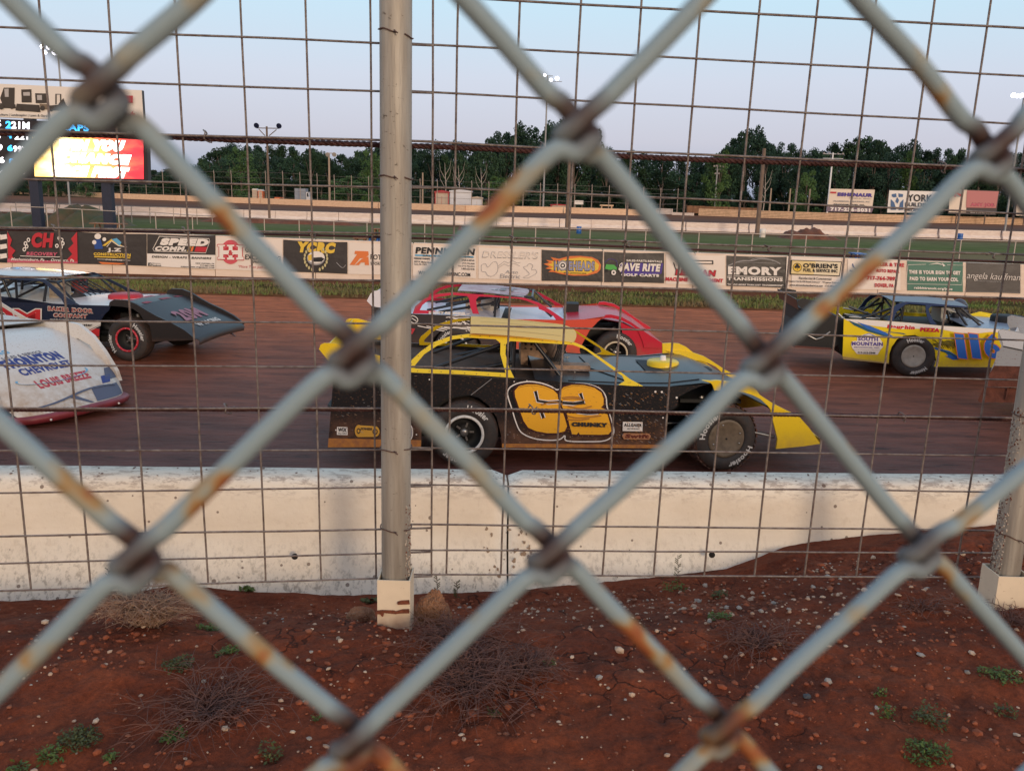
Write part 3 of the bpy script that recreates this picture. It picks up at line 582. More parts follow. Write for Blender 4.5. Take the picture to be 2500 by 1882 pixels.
def chain_mat():
    m = bpy.data.materials.new('chain_wire'); m.use_nodes = True; t = m.node_tree; L = t.links; b = t.nodes['Principled BSDF']; b.inputs['Roughness'].default_value = 0.6; b.inputs['Metallic'].default_value = 0.0; b.inputs['Specular IOR Level'].default_value = 0.3
    tcn = nd(t, 'ShaderNodeTexCoord')
    def att(n_): at = nd(t, 'ShaderNodeAttribute'); at.attribute_name = n_; return at.outputs['Fac']
    def nz(s_, d_): n = nd(t, 'ShaderNodeTexNoise'); n.inputs['Scale'].default_value = s_; n.inputs['Detail'].default_value = d_; L.new(tcn.outputs['Object'], n.inputs[0]); return n.outputs[0]
    def mad(x, k_, y):
        a = nd(t, 'ShaderNodeMath', operation='MULTIPLY_ADD'); L.new(x, a.inputs[0]); a.inputs[1].default_value = k_
        if isinstance(y, float): a.inputs[2].default_value = y
        else: L.new(y, a.inputs[2])
        return a.outputs[0]
    f = mad(att('back'), 0.045, mad(nz(190, 4), 0.16, nz(60, 2)))
    cr = nd(t, 'ShaderNodeValToRGB'); L.new(f, cr.inputs[0]); el = cr.color_ramp.elements
    el[0].position = 0.63; el[0].color = (0.245, 0.315, 0.345, 1); el[1].position = 0.86; el[1].color = (0.16, 0.05, 0.025, 1)
    for p, c in ((0.685, (0.30, 0.29, 0.23)), (0.715, (0.33, 0.20, 0.08)), (0.755, (0.30, 0.095, 0.035))): q = el.new(p); q.color = (*c, 1)
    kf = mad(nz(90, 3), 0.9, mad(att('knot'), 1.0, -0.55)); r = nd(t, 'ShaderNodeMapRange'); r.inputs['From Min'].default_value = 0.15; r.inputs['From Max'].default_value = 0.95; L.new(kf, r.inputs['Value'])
    x = nd(t, 'ShaderNodeMix', data_type='RGBA'); L.new(r.outputs[0], x.inputs[0]); L.new(cr.outputs[0], x.inputs[6]); x.inputs[7].default_value = (0.060, 0.030, 0.025, 1)  # darkens towards each knot: rust plus shade of the bends put into colour
    L.new(x.outputs[2], b.inputs['Base Color']); return m
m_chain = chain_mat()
fence_t = root('chain_link_fence', (0, 0.15, CAMZ - 0.3), 'blurred rusty chain-link fence of thick grey wire right in front of everything', 'chain-link fence')
CR = 0.00172
rk = random.Random(11)
KP = {k_: PL(v[0] * 1.1302, v[1] * 1.1302, CA, CBp) for k_, v in K.items()}
HX = (KP[(4, 3)] - KP[(0, 3)]) / 4; VY = (KP[(2, 3)] - KP[(2, 1)]) / 2
for j in range(-8, 15):
    for i in range(-26, 31):
        if (i + j) % 2 == 1 and (i, j) not in KP: KP[(i, j)] = KP[(2, 3)] + HX * (i - 2) + VY * (j - 3)
for k in range(-25, 30):
    path = []; kn = []
    for j in range(-8, 15):
        i = k if (k + j) % 2 == 1 else k + 1
        if (i, j) not in KP: continue
        left = (i == k); q = KP[(i, j)].copy(); dx_, dz_ = (-.3, .25) if left else (.30, -.50)
        kn.append((q, left))
    if len(kn) < 2: continue
    ux = (CBp - CA).normalized(); uz = Vector((0, 0, 1)); d = CR * 1.22
    for idx, (q, left) in enumerate(kn):
        sgn = -1 if left else 1
        # arriving from above: left bends arrive on the front face, right bends on the back
        za, zb = (-CR * 1.05, CR * 1.05) if left else (CR * 1.05, -CR * 1.05)
        FR, BK = -CR * 1.05, CR * 1.05
        hook = ((1.5, 1.6, FR), (-.9, -.5, FR), (-1.75, -1.2, FR * .4), (-1.25, -2.0, BK * .8), (.2, -2.2, BK * 1.5), (1.8, -3.0, BK * 1.2)) if left else ((-1.6, 1.9, BK * 1.2), (-.1, .4, BK * 1.25), (1.0, -.7, BK * .5), (1.3, -1.25, FR * .3), (.8, -1.85, FR), (-.6, -2.9, FR))
        for ax_, az_, zc_ in hook: path.append((q + ux * ax_ * CR + uz * az_ * CR + cn * zc_, 1))
        if idx + 1 < len(kn):
            q2 = kn[idx + 1][0]
            for t_ in (0.13, 0.36, 0.64, 0.86):
                path.append((q.lerp(q2, t_) + cn * zb * 1.05 + ux * rk.uniform(-1, 1) * 0.0003 + uz * rk.uniform(-1, 1) * 0.0003, 0))
    near_ = -4 < k < 7; pp = smooth_path([a for a, _ in path], 5 if near_ else 3); n0 = len(path)
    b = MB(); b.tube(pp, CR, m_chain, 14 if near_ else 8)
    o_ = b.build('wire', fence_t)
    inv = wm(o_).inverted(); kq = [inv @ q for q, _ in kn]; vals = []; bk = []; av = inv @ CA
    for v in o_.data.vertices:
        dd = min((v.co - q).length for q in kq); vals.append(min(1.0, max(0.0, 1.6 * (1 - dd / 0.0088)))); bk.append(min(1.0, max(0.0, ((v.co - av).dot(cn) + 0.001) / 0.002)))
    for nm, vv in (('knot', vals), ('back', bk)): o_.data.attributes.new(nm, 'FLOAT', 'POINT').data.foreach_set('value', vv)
# ================================================================== BANNER WALL
WA, WB = G(0, 661), G(2500, 727)
wdir = (WB - WA).normalized(); wn = Vector((wdir.y, -wdir.x, 0))      # towards the viewer
def W(sx, sy, off=0.0): return PL(sx, sy, WA + wn * off, WB + wn * off)
m_wall = concrete('infield_wall_paint', (0.80, 0.66, 0.56), (0.70, 0.56, 0.46), 0.15)
wtopA, wtopB = W(0, 557).z, W(2500, 646).z
def wall_x(sx): return (W(sx, 650) - WA).dot(wdir)
joints = [-120, 30, 274, 525, 770, 1008, 1245, 1470, 1695, 1925, 2150, 2365, 2580]
for i, (a, c_) in enumerate(zip(joints, joints[1:])):
    t0, t1 = wall_x(a) + 0.012, wall_x(c_) - 0.012; L_ = (WB - WA).length
    b = MB(); z0, z1 = lerp(wtopA, wtopB, t0 / L_), lerp(wtopA, wtopB, t1 / L_)
    p, q = WA + wdir * t0, WA + wdir * t1; tk = -wn * 0.18
    b.slab([p + Vector((0, 0, -0.1)), q + Vector((0, 0, -0.1)), q + Vector((0, 0, z1 - 0.03)), q - wdir * 0.03 + Vector((0, 0, z1)), p + wdir * 0.03 + Vector((0, 0, z0)), p + Vector((0, 0, z0 - 0.03))], tk, m_wall)
    b.build('concrete_wall', label='%s segment of cream concrete infield wall below the %s' % (('precast',) + (['chequered flag banner', 'black CH banner', 'SPEED COMM banner', 'red H&H banner', 'yellow YCRC letters', 'grey PENN letters', 'DRESSLERS banner', 'SAVE RITE banner', 'EMORY banner', 'shamrock banner', 'green banner', 'grey script banner'][i],)), category='concrete wall', kind='thing', group='segments of the banner wall')
def cm(n, c, **k): return mat('ink_' + n, c, 0.65, spec=0.3, **k)
WHT = cm('white', (0.80, 0.74, 0.70)); BLK = cm('black', (0.025, 0.025, 0.028)); RED = cm('red', (0.50, 0.035, 0.05)); YEL = cm('yellow', (0.75, 0.50, 0.07)); ORG = cm('orange', (0.72, 0.20, 0.06))
BLU = cm('blue', (0.03, 0.08, 0.30)); PRP = cm('purple', (0.09, 0.06, 0.30)); GRN = cm('green', (0.06, 0.17, 0.14)); GRY = cm('grey', (0.30, 0.29, 0.30)); LBL = cm('light_blue', (0.12, 0.38, 0.62)); LGR = cm('lime', (0.10, 0.42, 0.10)); PNK = cm('pink', (0.55, 0.12, 0.18)); TAN = cm('tan', (0.42, 0.28, 0.19))
vinyl_w = mat('vinyl_white', (0.78, 0.69, 0.63), 0.5, bump=0.35, bs=3.5); vinyl_k = mat('vinyl_black', (0.040, 0.036, 0.038), 0.42, bump=0.9, bs=3.5); vinyl_g = mat('vinyl_green', (0.055, 0.17, 0.13), 0.5, bump=0.5, bs=3.5); vinyl_d = mat('vinyl_grey', (0.075, 0.068, 0.068), 0.5, bump=0.7, bs=3.5)
class Flat:
    """draws on a plane through pixel readings: every item sits a little proud of the last"""
    def __init__(s, fn, base=0.0, step=0.0015): s.b = MB(); s.fn = fn; s.o = base; s.st = step
    def poly(s, c, st, m, o=None):
        s.o += s.st; k = s.o if o is None else o
        s.b.slab([s.fn(*c(*map(float, t.split(','))), k) for t in st.split()], (0, 0, 0), m); return s
    def text(s, c, st, x0, y0, x1, y1, h, m, bold=0.03, shear=0.0, hr=None):
        s.o += s.st; k = s.o; o = s.fn(*c(x0, y0), k); r = s.fn(*c(x1, y1), k); u = s.fn(*c(x0 + shear, y0 - h), k)
        s.b.text(st, o, r - o, u - o, m, bold); return s
    def line(s, c, st, wd, m, closed=False, curve=True):
        s.o += s.st; p = [s.fn(*c(*map(float, t.split(','))), s.o) for t in st.split()]
        if curve: p = smooth_path(p, 4, closed)
        o_ = s.fn(*c(0, 0), 0.1) - s.fn(*c(0, 0), 0.0)
        s.b.ribbon(p, wd, o_, m, closed); return s
    def disc(s, c, x, y, r, m, ry=None, n=28, a0=0, a1=360):
        s.o += s.st; ry = ry or r
        s.b.slab([s.fn(*c(x + r * math.cos(R(a0 + (a1 - a0) * i / n)), y + ry * math.sin(R(a0 + (a1 - a0) * i / n))), s.o) for i in range(n)], (0, 0, 0), m); return s
def banner(c, corners, m, lab, draw=None):
    """corners: TL TR BR BL in one enlarged view"""
    p = [c(*map(float, t.split(','))) for t in corners.split()]
    b = MB(); rows = []; sd = hash_(lab)
    for i in range(9):
        row = []
        for j in range(19):
            u, v = j / 18, i / 8
            tx, ty = lerp(p[0][0], p[1][0], u), lerp(p[0][1], p[1][1], u); bx, by = lerp(p[3][0], p[2][0], u), lerp(p[3][1], p[2][1], u)
            e_ = math.sin(math.pi * u) * math.sin(math.pi * v)
            y = lerp(ty, by, v) + (0.0 if 0 < i < 8 else (1.6 * math.sin(math.pi * u) * (1 if i == 0 else -0.4)))
            row.append(W(lerp(tx, bx, u), y, 0.022 + 0.014 * e_ * (0.6 + noise.noise(Vector((u * 6 + sd, v * 3, sd))))))
        rows.append(row)
    b.grid(rows, m)
    f = Flat(W, 0.046, 0.0018)
    if draw: draw(f, c)
    o = len(b.v); ms = {i: b.mi(mm) for i, mm in enumerate(f.b.ms)}
    b.v += f.b.v; b.f += [tuple(i + o for i in q) for q in f.b.f]; b.m += [ms[i] for i in f.b.m]; b.sm += f.b.sm
    return b.build('banner', label=lab, category='banner', group='sponsor banners on the infield wall')
def hash_(s): return sum(ord(ch) * (i + 1) for i, ch in enumerate(s)) % 97 / 3.0
def d0(f, c):
    f.poly(c, '-200,380 60,378 60,662 -200,655', BLK)
    for i in range(3):
        for j in range(2): f.poly(c, '%d,%d %d,%d %d,%d %d,%d' % (-60 + 60 * j, 410 + 80 * i + 20 * j, -5 + 60 * j, 402 + 80 * i + 20 * j, 0 + 60 * j, 440 + 80 * i + 20 * j, -58 + 60 * j, 450 + 80 * i + 20 * j), WHT)
    f.text(c, 'y', 0, 470, 30, 470, 45, WHT)
banner(b2, '-250,372 60,378 60,662 -250,655', vinyl_k, 'chequered black and white banner at the far left end of the wall', d0)
def d1(f, c):
    f.poly(c, '62,400 70,660 140,664 100,600 130,560 85,520 100,470', RED); f.poly(c, '650,400 600,460 620,500 575,545 610,590 560,640 655,668', RED); f.poly(c, '62,628 320,640 655,655 655,668 62,660', PNK)
    for x, y in ((215, 500), (225, 525), (205, 550), (240, 470), (520, 470), (530, 500), (515, 530), (500, 455), (480, 520)): f.disc(c, x, y, 15, WHT, 18).disc(c, x, y, 7, BLK, 9)
    f.text(c, 'CH', 258, 535, 440, 538, 128, RED, 0.07, 14).text(c, 'RECOVERY', 222, 600, 480, 606, 30, PNK, 0.05, 6)
    f.line(c, '170,605 340,612 515,614', 0.02, WHT, curve=False).text(c, 'Mechanicsburg, Pa  .  Orrsburg, Pa', 92, 650, 622, 662, 30, WHT, 0.02, 8)
banner(b2, '64,382 650,398 655,672 62,655', vinyl_k, 'black banner with big red CH letters inside a chain', d1)
def d2(f, c):
    f.poly(c, '860,520 940,462 1040,525 1010,522 940,480 890,520', YEL).poly(c, '940,465 985,455 1025,490 1010,520', LBL).line(c, '900,530 940,480 1000,520 1070,530', 0.02, WHT, curve=False)
    f.disc(c, 825, 440, 28, WHT, 24).poly(c, '790,470 850,465 870,545 800,548', BLU).disc(c, 795, 490, 18, WHT).disc(c, 880, 465, 16, WHT)
    f.text(c, 'J.Z', 905, 575, 1025, 578, 38, WHT, 0.05).text(c, 'CONSTRUCTION', 790, 600, 1102, 610, 24, YEL, 0.05)
    f.poly(c, '795,606 985,612 985,622 795,616', YEL).text(c, 'Services', 985, 622, 1100, 628, 22, YEL).text(c, '(717) 586-0308', 892, 645, 1030, 650, 14, WHT, 0.02).line(c, '820,632 1100,644', 0.012, WHT, curve=False).poly(c, '830,655 1060,668 1010,678 860,674', ORG)
banner(b2, '655,402 1238,420 1238,690 660,672', vinyl_k, 'black banner with a small yellow and blue house roof sign', d2)
def d3(f, c):
    f.poly(c, '1242,585 1818,598 1818,718 1242,690', WHT).line(c, '1340,440 1765,460 1770,480 1735,580 1300,565 1290,545 1345,440', 0.018, WHT, curve=False)
    f.text(c, 'SPEED', 1345, 515, 1750, 525, 62, WHT, 0.09, 22).text(c, 'COMM.', 1300, 562, 1570, 566, 40, WHT, 0.07, 16)
    for i, m in enumerate((YEL, ORG)): f.poly(c, '%d,526 %d,527 %d,568 %d,567' % (1592 + i * 26, 1610 + i * 26, 1598 + i * 26, 1580 + i * 26), m)
    f.poly(c, '1655,527 1750,530 1735,572 1640,569', RED)
    f.text(c, 'DESIGN - WRAPS - BANNERS', 1280, 620, 1780, 635, 18, BLK, 0.04, 5).poly(c, '1250,662 1278,663 1278,690 1250,689', BLK).text(c, 'f', 1262, 688, 1272, 688, 20, WHT, 0.05).text(c, '@speedcomm', 1285, 672, 1355, 675, 10, BLK, 0.02).text(c, 'Facebook', 1283, 690, 1362, 693, 14, BLK, 0.04)
    f.text(c, 'NEW OXFORD, PA', 1650, 674, 1808, 678, 12, BLK, 0.04).text(c, '717-965-1796', 1688, 692, 1808, 695, 12, BLK, 0.04).text(c, 'SPEEDCOMM.VP@GMAIL.COM', 1525, 702, 1808, 712, 12, BLK, 0.04)
banner(b2, '1242,420 1818,432 1818,718 1242,690', vinyl_k, 'banner with dark top and white bottom half reading SPEED COMM', d3)
def d4(f, c):
    f.disc(c, 218, 572, 84, cm('rose', (0.62, 0.10, 0.13)), 102, 36).disc(c, 218, 572, 88, RED, 60, 4)
    f.poly(c, '106,508 172,508 172,526 158,526 158,555 200,555 200,526 186,526 186,508 250,508 250,526 236,526 236,555 278,555 278,526 264,526 264,512 330,514 330,532 318,532 318,612 330,612 330,640 264,640 264,618 278,618 278,595 236,595 236,618 250,618 250,640 186,640 186,618 200,618 200,595 158,595 158,618 172,618 172,636 106,634 106,616 120,616 120,526 106,526', WHT)
    f.line(c, '106,508 172,508 172,526 158,526 158,555 200,555 200,526 186,526 186,508 250,508 250,526 236,526 236,555 278,555 278,526 264,526 264,512 330,514 330,532 318,532 318,612 330,612 330,640 264,640 264,618 278,618 278,595 236,595 236,618 250,618 250,640 186,640 186,618 200,618 200,595 158,595 158,618 172,618 172,636 106,634 106,616 120,616 120,526 106,526 106,508', 0.025, RED, curve=False)
    f.disc(c, 218, 578, 28, WHT, 30).text(c, '&', 198, 602, 240, 602, 46, RED, 0.05)
    f.text(c, 'GENERAL', 340, 572, 560, 580, 42, BLK, 0.03).text(c, 'EXCAVATING', 340, 635, 640, 650, 42, BLK, 0.03).text(c, 'SPRING GROVE, PA', 398, 668, 640, 680, 24, BLK, 0.03).text(c, '"More Than Just Excavating"', 278, 710, 640, 722, 28, RED, 0.0, 6)
banner(b3, '93,443 658,465 655,745 92,716', vinyl_w, 'white banner with a red oval and two white block letters H', d4)
def d5(f, c):
    f.text(c, 'YCRC', 765, 575, 1090, 585, 92, YEL, 0.08, 18)
    f.disc(c, 937, 625, 76, GRY, 60).disc(c, 940, 618, 72, WHT, 52).poly(c, '900,620 985,615 1010,630 985,655 905,655', BLK).poly(c, '870,600 905,590 905,640 872,645', YEL)
    for s in (-1, 1):
        for i in range(8):
            a = R(100 - i * 16); x = 937 + s * 96 * math.sin(R(20 + i * 17)) ; y = 625 + 100 * math.cos(R(20 + i * 17))
            f.disc(c, x, y, 9, cm('laurel', (0.55, 0.48, 0.25)), 15, 10)
    f.line(c, '1110,660 1160,705 1190,680', 0.02, GRY)
banner(b3, '662,468 1206,488 1203,757 664,738', vinyl_k, 'black banner with golden YCRC letters and a helmet in a laurel wreath', d5)
def d6(f, c):
    f.poly(c, '1268,562 1380,566 1382,600 1350,625 1310,625 1262,682 1222,680 1285,590 1262,588', ORG).poly(c, '1322,632 1380,610 1386,682 1350,682 1350,660 1318,660 1300,682 1268,682', ORG)
    f.text(c, 'POTTER FAMILY', 1398, 635, 1748, 650, 44, BLK, 0.02).text(c, 'SPORTS PROMOTIONS', 1398, 680, 1740, 695, 22, BLK, 0.02).line(c, '1396,652 1740,664', 0.008, BLK, curve=False)
banner(b3, '1210,488 1728,508 1728,775 1208,758', vinyl_w, 'white banner with an orange angular emblem, half behind the steel post', d6)
def d7(f, c):
    f.text(c, 'PENNKLEEN', 48, 585, 545, 600, 55, BLK, 0.05, 8).poly(c, '45,592 540,608 540,622 45,606', LBL).text(c, 'SALES & SERVICE INC.', 110, 610, 540, 622, 16, BLK, 0.03)
    f.text(c, 'PRESSURE WASHERS', 38, 632, 172, 637, 14, BLK, 0.04).text(c, '2027 W. Market Street', 38, 660, 190, 668, 16, BLK, 0.02).text(c, 'York, PA 17404', 38, 683, 145, 687, 16, BLK, 0.02)
    f.text(c, 'SALES & REPAIR', 440, 646, 548, 650, 13, BLK, 0.03).text(c, '(717) 792-2608', 445, 676, 548, 680, 16, BLK, 0.02).text(c, 'Fax (717) 792-5014', 412, 698, 548, 704, 16, BLK, 0.02).text(c, '1-800-632-4146', 438, 720, 548, 725, 16, BLK, 0.02)
    f.text(c, 'WWW.PENNKLEENINC.COM', 75, 762, 512, 780, 32, BLK, 0.02)
banner(b4, '28,512 562,532 560,795 24,775', vinyl_w, 'white banner with grey slanted letters and a web address', d7)
def d8(f, c):
    f.text(c, "DRESSLER'S", 610, 620, 1075, 632, 58, GRY, 0.0, 14).text(c, "DRESSLER'S", 615, 614, 1072, 626, 48, vinyl_w, 0.0, 12)
    f.line(c, '750,690 800,650 830,665 870,645 905,665 935,660', 0.012, GRY, curve=False).line(c, '750,705 800,672 835,690 880,668 930,690', 0.012, GRY, curve=False)
    f.line(c, '610,680 640,670 660,700 700,660 730,655 745,690 740,740 700,775 660,770 640,740 610,735 605,700', 0.012, GRY, True).line(c, '990,690 1010,670 1040,685 1030,720 1060,720 1070,750 1000,790 960,785 1010,760 990,730 960,700', 0.012, GRY, True)
    f.text(c, 'Auto', 808, 752, 912, 756, 28, GRY, 0.0, 6).text(c, 'Electric', 762, 790, 930, 796, 34, GRY, 0.0, 6)
banner(b4, '582,533 1110,548 1108,815 578,797', vinyl_w, 'white banner with hollow outlined letters and thin line drawings', d8)
def d9(f, c):
    f.poly(c, '1130,672 1180,660 1150,640 1215,645 1190,615 1260,630 1340,608 1440,605 1540,615 1590,640 1615,680 1610,720 1580,750 1500,770 1380,772 1280,758 1220,742 1170,740 1200,720 1145,712 1180,695', ORG)
    f.poly(c, '1165,675 1210,668 1190,652 1250,655 1300,635 1440,618 1540,628 1600,680 1590,720 1500,758 1380,760 1260,742 1215,725 1180,712 1215,700', YEL)
    f.text(c, 'HOSEHEADS', 1216, 732, 1564, 738, 92, BLK, 0.08).text(c, 'HOSEHEADS', 1222, 726, 1562, 732, 80, cm('mauve', (0.30, 0.30, 0.42)), 0.05)
    f.disc(c, 1292, 686, 44, GRY, 44).disc(c, 1292, 686, 30, WHT, 30).disc(c, 1292, 686, 20, BLK, 20).disc(c, 1292, 686, 10, WHT, 10).text(c, 'SPRINT CAR PHOTOS & NEWS', 1302, 752, 1490, 758, 10, BLK, 0.02)
banner(b4, '1115,553 1634,566 1630,824 1113,815', vinyl_k, 'black banner with a yellow flame around grey comic letters', d9)
def d10(f, c):
    f.poly(c, '1650,705 1660,675 1725,680 1750,705 1745,725 1655,720', LGR).line(c, '1650,660 1690,630 1745,648 1750,690', 0.014, PRP).disc(c, 1722, 745, 26, BLK, 28).disc(c, 1722, 745, 20, WHT, 22).disc(c, 1722, 745, 8, BLK).disc(c, 1662, 728, 14, BLK, 12)
    f.poly(c, '1780,660 2140,668 2125,755 1790,775', PRP).text(c, 'SALES-PARTS-RENTALS', 1830, 652, 2130, 662, 18, WHT, 0.04).text(c, '$AVE RITE', 1755, 742, 2110, 752, 86, BLK, 0.10, 14).text(c, '$AVE RITE', 1760, 738, 2108, 748, 76, WHT, 0.06, 12).text(c, 'GOLF CARTS', 1785, 775, 2105, 783, 24, WHT, 0.06)
banner(b4, '1642,570 2160,580 2147,835 1634,826', vinyl_k, 'dark banner with white and purple SAVE RITE letters and a green buggy', d10)
def d11(f, c):
    f.line(c, '500,660 520,720 540,740', 0.03, BLK).poly(c, '640,640 835,643 835,676 640,672 640,666 826,669 826,650 640,647', BLK).text(c, 'LEHMAN', 510, 768, 850, 780, 55, BLK, 0.09, 10).text(c, 'LEHMAN', 514, 765, 848, 776, 48, RED, 0.07, 9).text(c, 'MACHINE & TREATMENT', 430, 815, 915, 830, 32, RED, 0.07, 4)
banner(b5, '436,590 942,600 934,856 430,842', vinyl_w, 'white banner with red block letters over two lines', d11)
def d12(f, c):
    f.line(c, '955,690 1060,650 1160,645 1230,630 1330,640 1400,672', 0.035, GRY).line(c, '1130,650 1200,622 1290,628 1340,650', 0.02, GRY).line(c, '1040,660 1200,662 1360,668', 0.012, GRY)
    f.text(c, 'EMORY', 958, 762, 1410, 770, 70, WHT, 0.06).line(c, '955,774 1420,786', 0.018, WHT, curve=False).text(c, 'TRANSMISSIONS', 952, 810, 1420, 820, 28, WHT, 0.05).text(c, '"WE DO MORE THAN JUST TRANSMISSIONS"', 950, 855, 1420, 866, 18, WHT, 0.04, 5)
    f.poly(c, '1455,612 1482,612 1468,876 1442,874', vinyl_w)
banner(b5, '946,602 1482,612 1464,876 934,858', vinyl_k, 'black banner with wide white letters under a silver car outline', d12)
def d13(f, c):
    f.poly(c, '1490,638 1920,652 1902,778 1482,762', BLK).poly(c, '1500,645 1912,658 1896,770 1491,754', cm('cream', (0.78, 0.68, 0.50))).poly(c, '1500,645 1700,652 1680,762 1491,754', cm('pale_yellow', (0.76, 0.60, 0.30)))
    f.disc(c, 1543, 702, 38, BLK, 38).disc(c, 1543, 702, 33, YEL, 33)
    for x, y in ((1530, 698), (1556, 698), (1543, 682)): f.disc(c, x, y, 12, BLK, 11)
    f.line(c, '1543,695 1545,725', 0.012, BLK, curve=False).text(c, "O'BRIEN'S", 1592, 705, 1885, 712, 40, BLK, 0.05).text(c, 'FUEL & SERVICE INC', 1594, 738, 1885, 747, 28, BLK, 0.04)
    f.text(c, 'Residential & Commercial', 1560, 802, 1832, 810, 22, BLK, 0.01).text(c, '"Heating Oil & Off Road Delivery"   "Propane Delivery"', 1462, 828, 1910, 843, 19, BLK, 0.02).text(c, 'www.obriensfuelandservice.com   717-792-0918', 1478, 858, 1900, 872, 19, BLK, 0.02)
banner(b5, '1494,612 1948,622 1912,884 1470,870', vinyl_w, 'white and pale yellow banner with a shamrock in a shield', d13)
def d14(f, c):
    f.line(c, '670,900 680,930 720,960 770,930 775,895', 0.03, BLU).line(c, '645,960 700,990 640,1050', 0.04, cm('dull_blue', (0.10, 0.14, 0.3))).line(c, '660,1040 760,960', 0.03, GRY)
    f.text(c, 'MUFFLER & TIRE', 805, 915, 1135, 930, 34, RED, 0.05).text(c, 'AUTO REPAIR', 880, 975, 1092, 985, 30, RED, 0.05).text(c, '717-764-7097', 800, 1045, 1078, 1055, 38, RED, 0.05).text(c, 'DOVER, PA', 870, 1115, 1042, 1120, 40, RED, 0.05)
banner(b6, '625,855 1150,875 1100,1140 590,1128', vinyl_w, 'white banner with red hand-lettered DOVER PA and blue horns', d14)
def d15(f, c):
    f.line(c, '1165,910 1330,905', 0.012, WHT, curve=False).line(c, '1520,910 1678,915 1650,1090 1150,1080 1168,910', 0.012, WHT, curve=False).poly(c, '1350,908 1430,892 1480,905 1470,888 1505,918 1480,925 1485,912 1430,902', WHT)
    f.text(c, 'THIS IS YOUR SIGN TO GET', 1176, 990, 1640, 1000, 34, WHT, 0.06).text(c, 'PAID TO EARN YOUR CDL', 1183, 1050, 1620, 1060, 34, WHT, 0.06).text(c, 'rabbittransit.org/jobs', 1222, 1132, 1568, 1145, 28, WHT, 0.04)
banner(b6, '1162,872 1688,885 1662,1155 1138,1140', vinyl_g, 'dark green banner with white text inside a rounded frame', d15)
def d16(f, c):
    f.text(c, 'angela kauffman', 1690, 1050, 2165, 1070, 75, WHT, -0.01, 22).text(c, 'PHOTOGRAPHY', 1790, 1058, 2010, 1068, 10, GRY, 0.02)
    f.line(c, '1700,890 2190,905 2170,1160 1675,1150', 0.01, GRY, curve=False)
banner(b6, '1694,888 2198,900 2180,1168 1668,1156', vinyl_d, 'dark grey banner with thin white script lettering', d16)
# ---- grass and weeds in front of the wall
def tuft_mat(n, c, c2): return mat(n, c, 0.8, var=0.6, vs=0.8, c2=c2, spec=0.2)
m_grass = tuft_mat('verge_grass', (0.13, 0.20, 0.05), (0.20, 0.17, 0.07)); m_grass2 = tuft_mat('verge_dry', (0.24, 0.17, 0.09), (0.10, 0.09, 0.04))
rg = random.Random(2); b = MB()
for i in range(26000):
    x = rg.uniform(-17, 19); v = rg.random(); y = 24.75 + 3.3 * v
    if noise.noise(Vector((x * 0.35, y * 1.5, 5))) + 0.30 * noise.noise(Vector((x * 2, y * 3, 8))) < (-0.28 if v < 0.62 else -0.12 + (0.25 if v < .75 else 0)): continue
    h = rg.uniform(0.05, 0.14) * (1.25 if v < .3 else 1); a = rg.uniform(0, 6.28); l = rg.uniform(0.015, 0.04); dx, dy = math.cos(a) * l, math.sin(a) * l
    m = m_grass if noise.noise(Vector((x * 0.5, y, 2))) + rg.uniform(-.35, .35) > (-0.05 if v > 0.45 else 0.15) - (0.25 if x > 2 else 0) else m_grass2
    b.add([(x - dx, y - dy, 0), (x + dx, y + dy, 0), (x + rg.uniform(-.06, .06), y + rg.uniform(-.06, .06), h)], [(0, 1, 2)], m)
b.build('grass', kind='stuff', label='rough grass strip between the clay track and the banner wall', category='grass')
# ================================================================== INFIELD AND BEYOND
def hz(sx): return 475 + math.tan(ROLL) * (sx - 1250)
m_white = concrete('white_wall_paint', (0.80, 0.68, 0.60), (0.66, 0.53, 0.46), 0.1)
m_cream = concrete('cream_wall_paint', (0.80, 0.56, 0.38), (0.66, 0.42, 0.27), 0.1)
# inner wall of the back stretch, precast segments
seg0 = None; Yi = G(1388, 555.5).y
inner_top = lambda x: interp([(0, 488), (566, 509), (925, 522), (1388, 538), (1847, 551), (2204, 560), (2500, 568)], x)
x = P(20, 520, Yi).x; xe = P(2560, 580, Yi).x; k = 0
sh = [(-0.30, 0), (0.30, 0), (0.28, 0.12), (0.13, 0.34), (0.09, 0.82), (-0.09, 0.82), (-0.13, 0.34), (-0.28, 0.12)]
b = MB(); L_ = 3.02
b.add([(-L_ / 2, -a, z) for a, z in sh] + [(L_ / 2, -a, z) for a, z in sh], [tuple(range(8)), tuple(range(15, 7, -1))] + [(i, (i + 1) % 8, 8 + (i + 1) % 8, 8 + i) for i in range(8)], m_white)
me0 = None
while x < xe:
    if me0 is None: o = b.build('barrier_segment'); me0 = o
    else: o = me0.copy(); col.objects.link(o)
    o.location = (x, Yi + 0.15 * math.sin(x), 0.0); o.scale = (1, 1, 1.12 if 1955 < (x / Yi * FPX + 1250) < 2205 else 1.0)
    o['label'] = 'low white concrete barrier section in the inner row along the back stretch'; o['category'] = 'barrier'; o['group'] = 'white barrier sections of the inner row'
    x += 3.07; k += 1
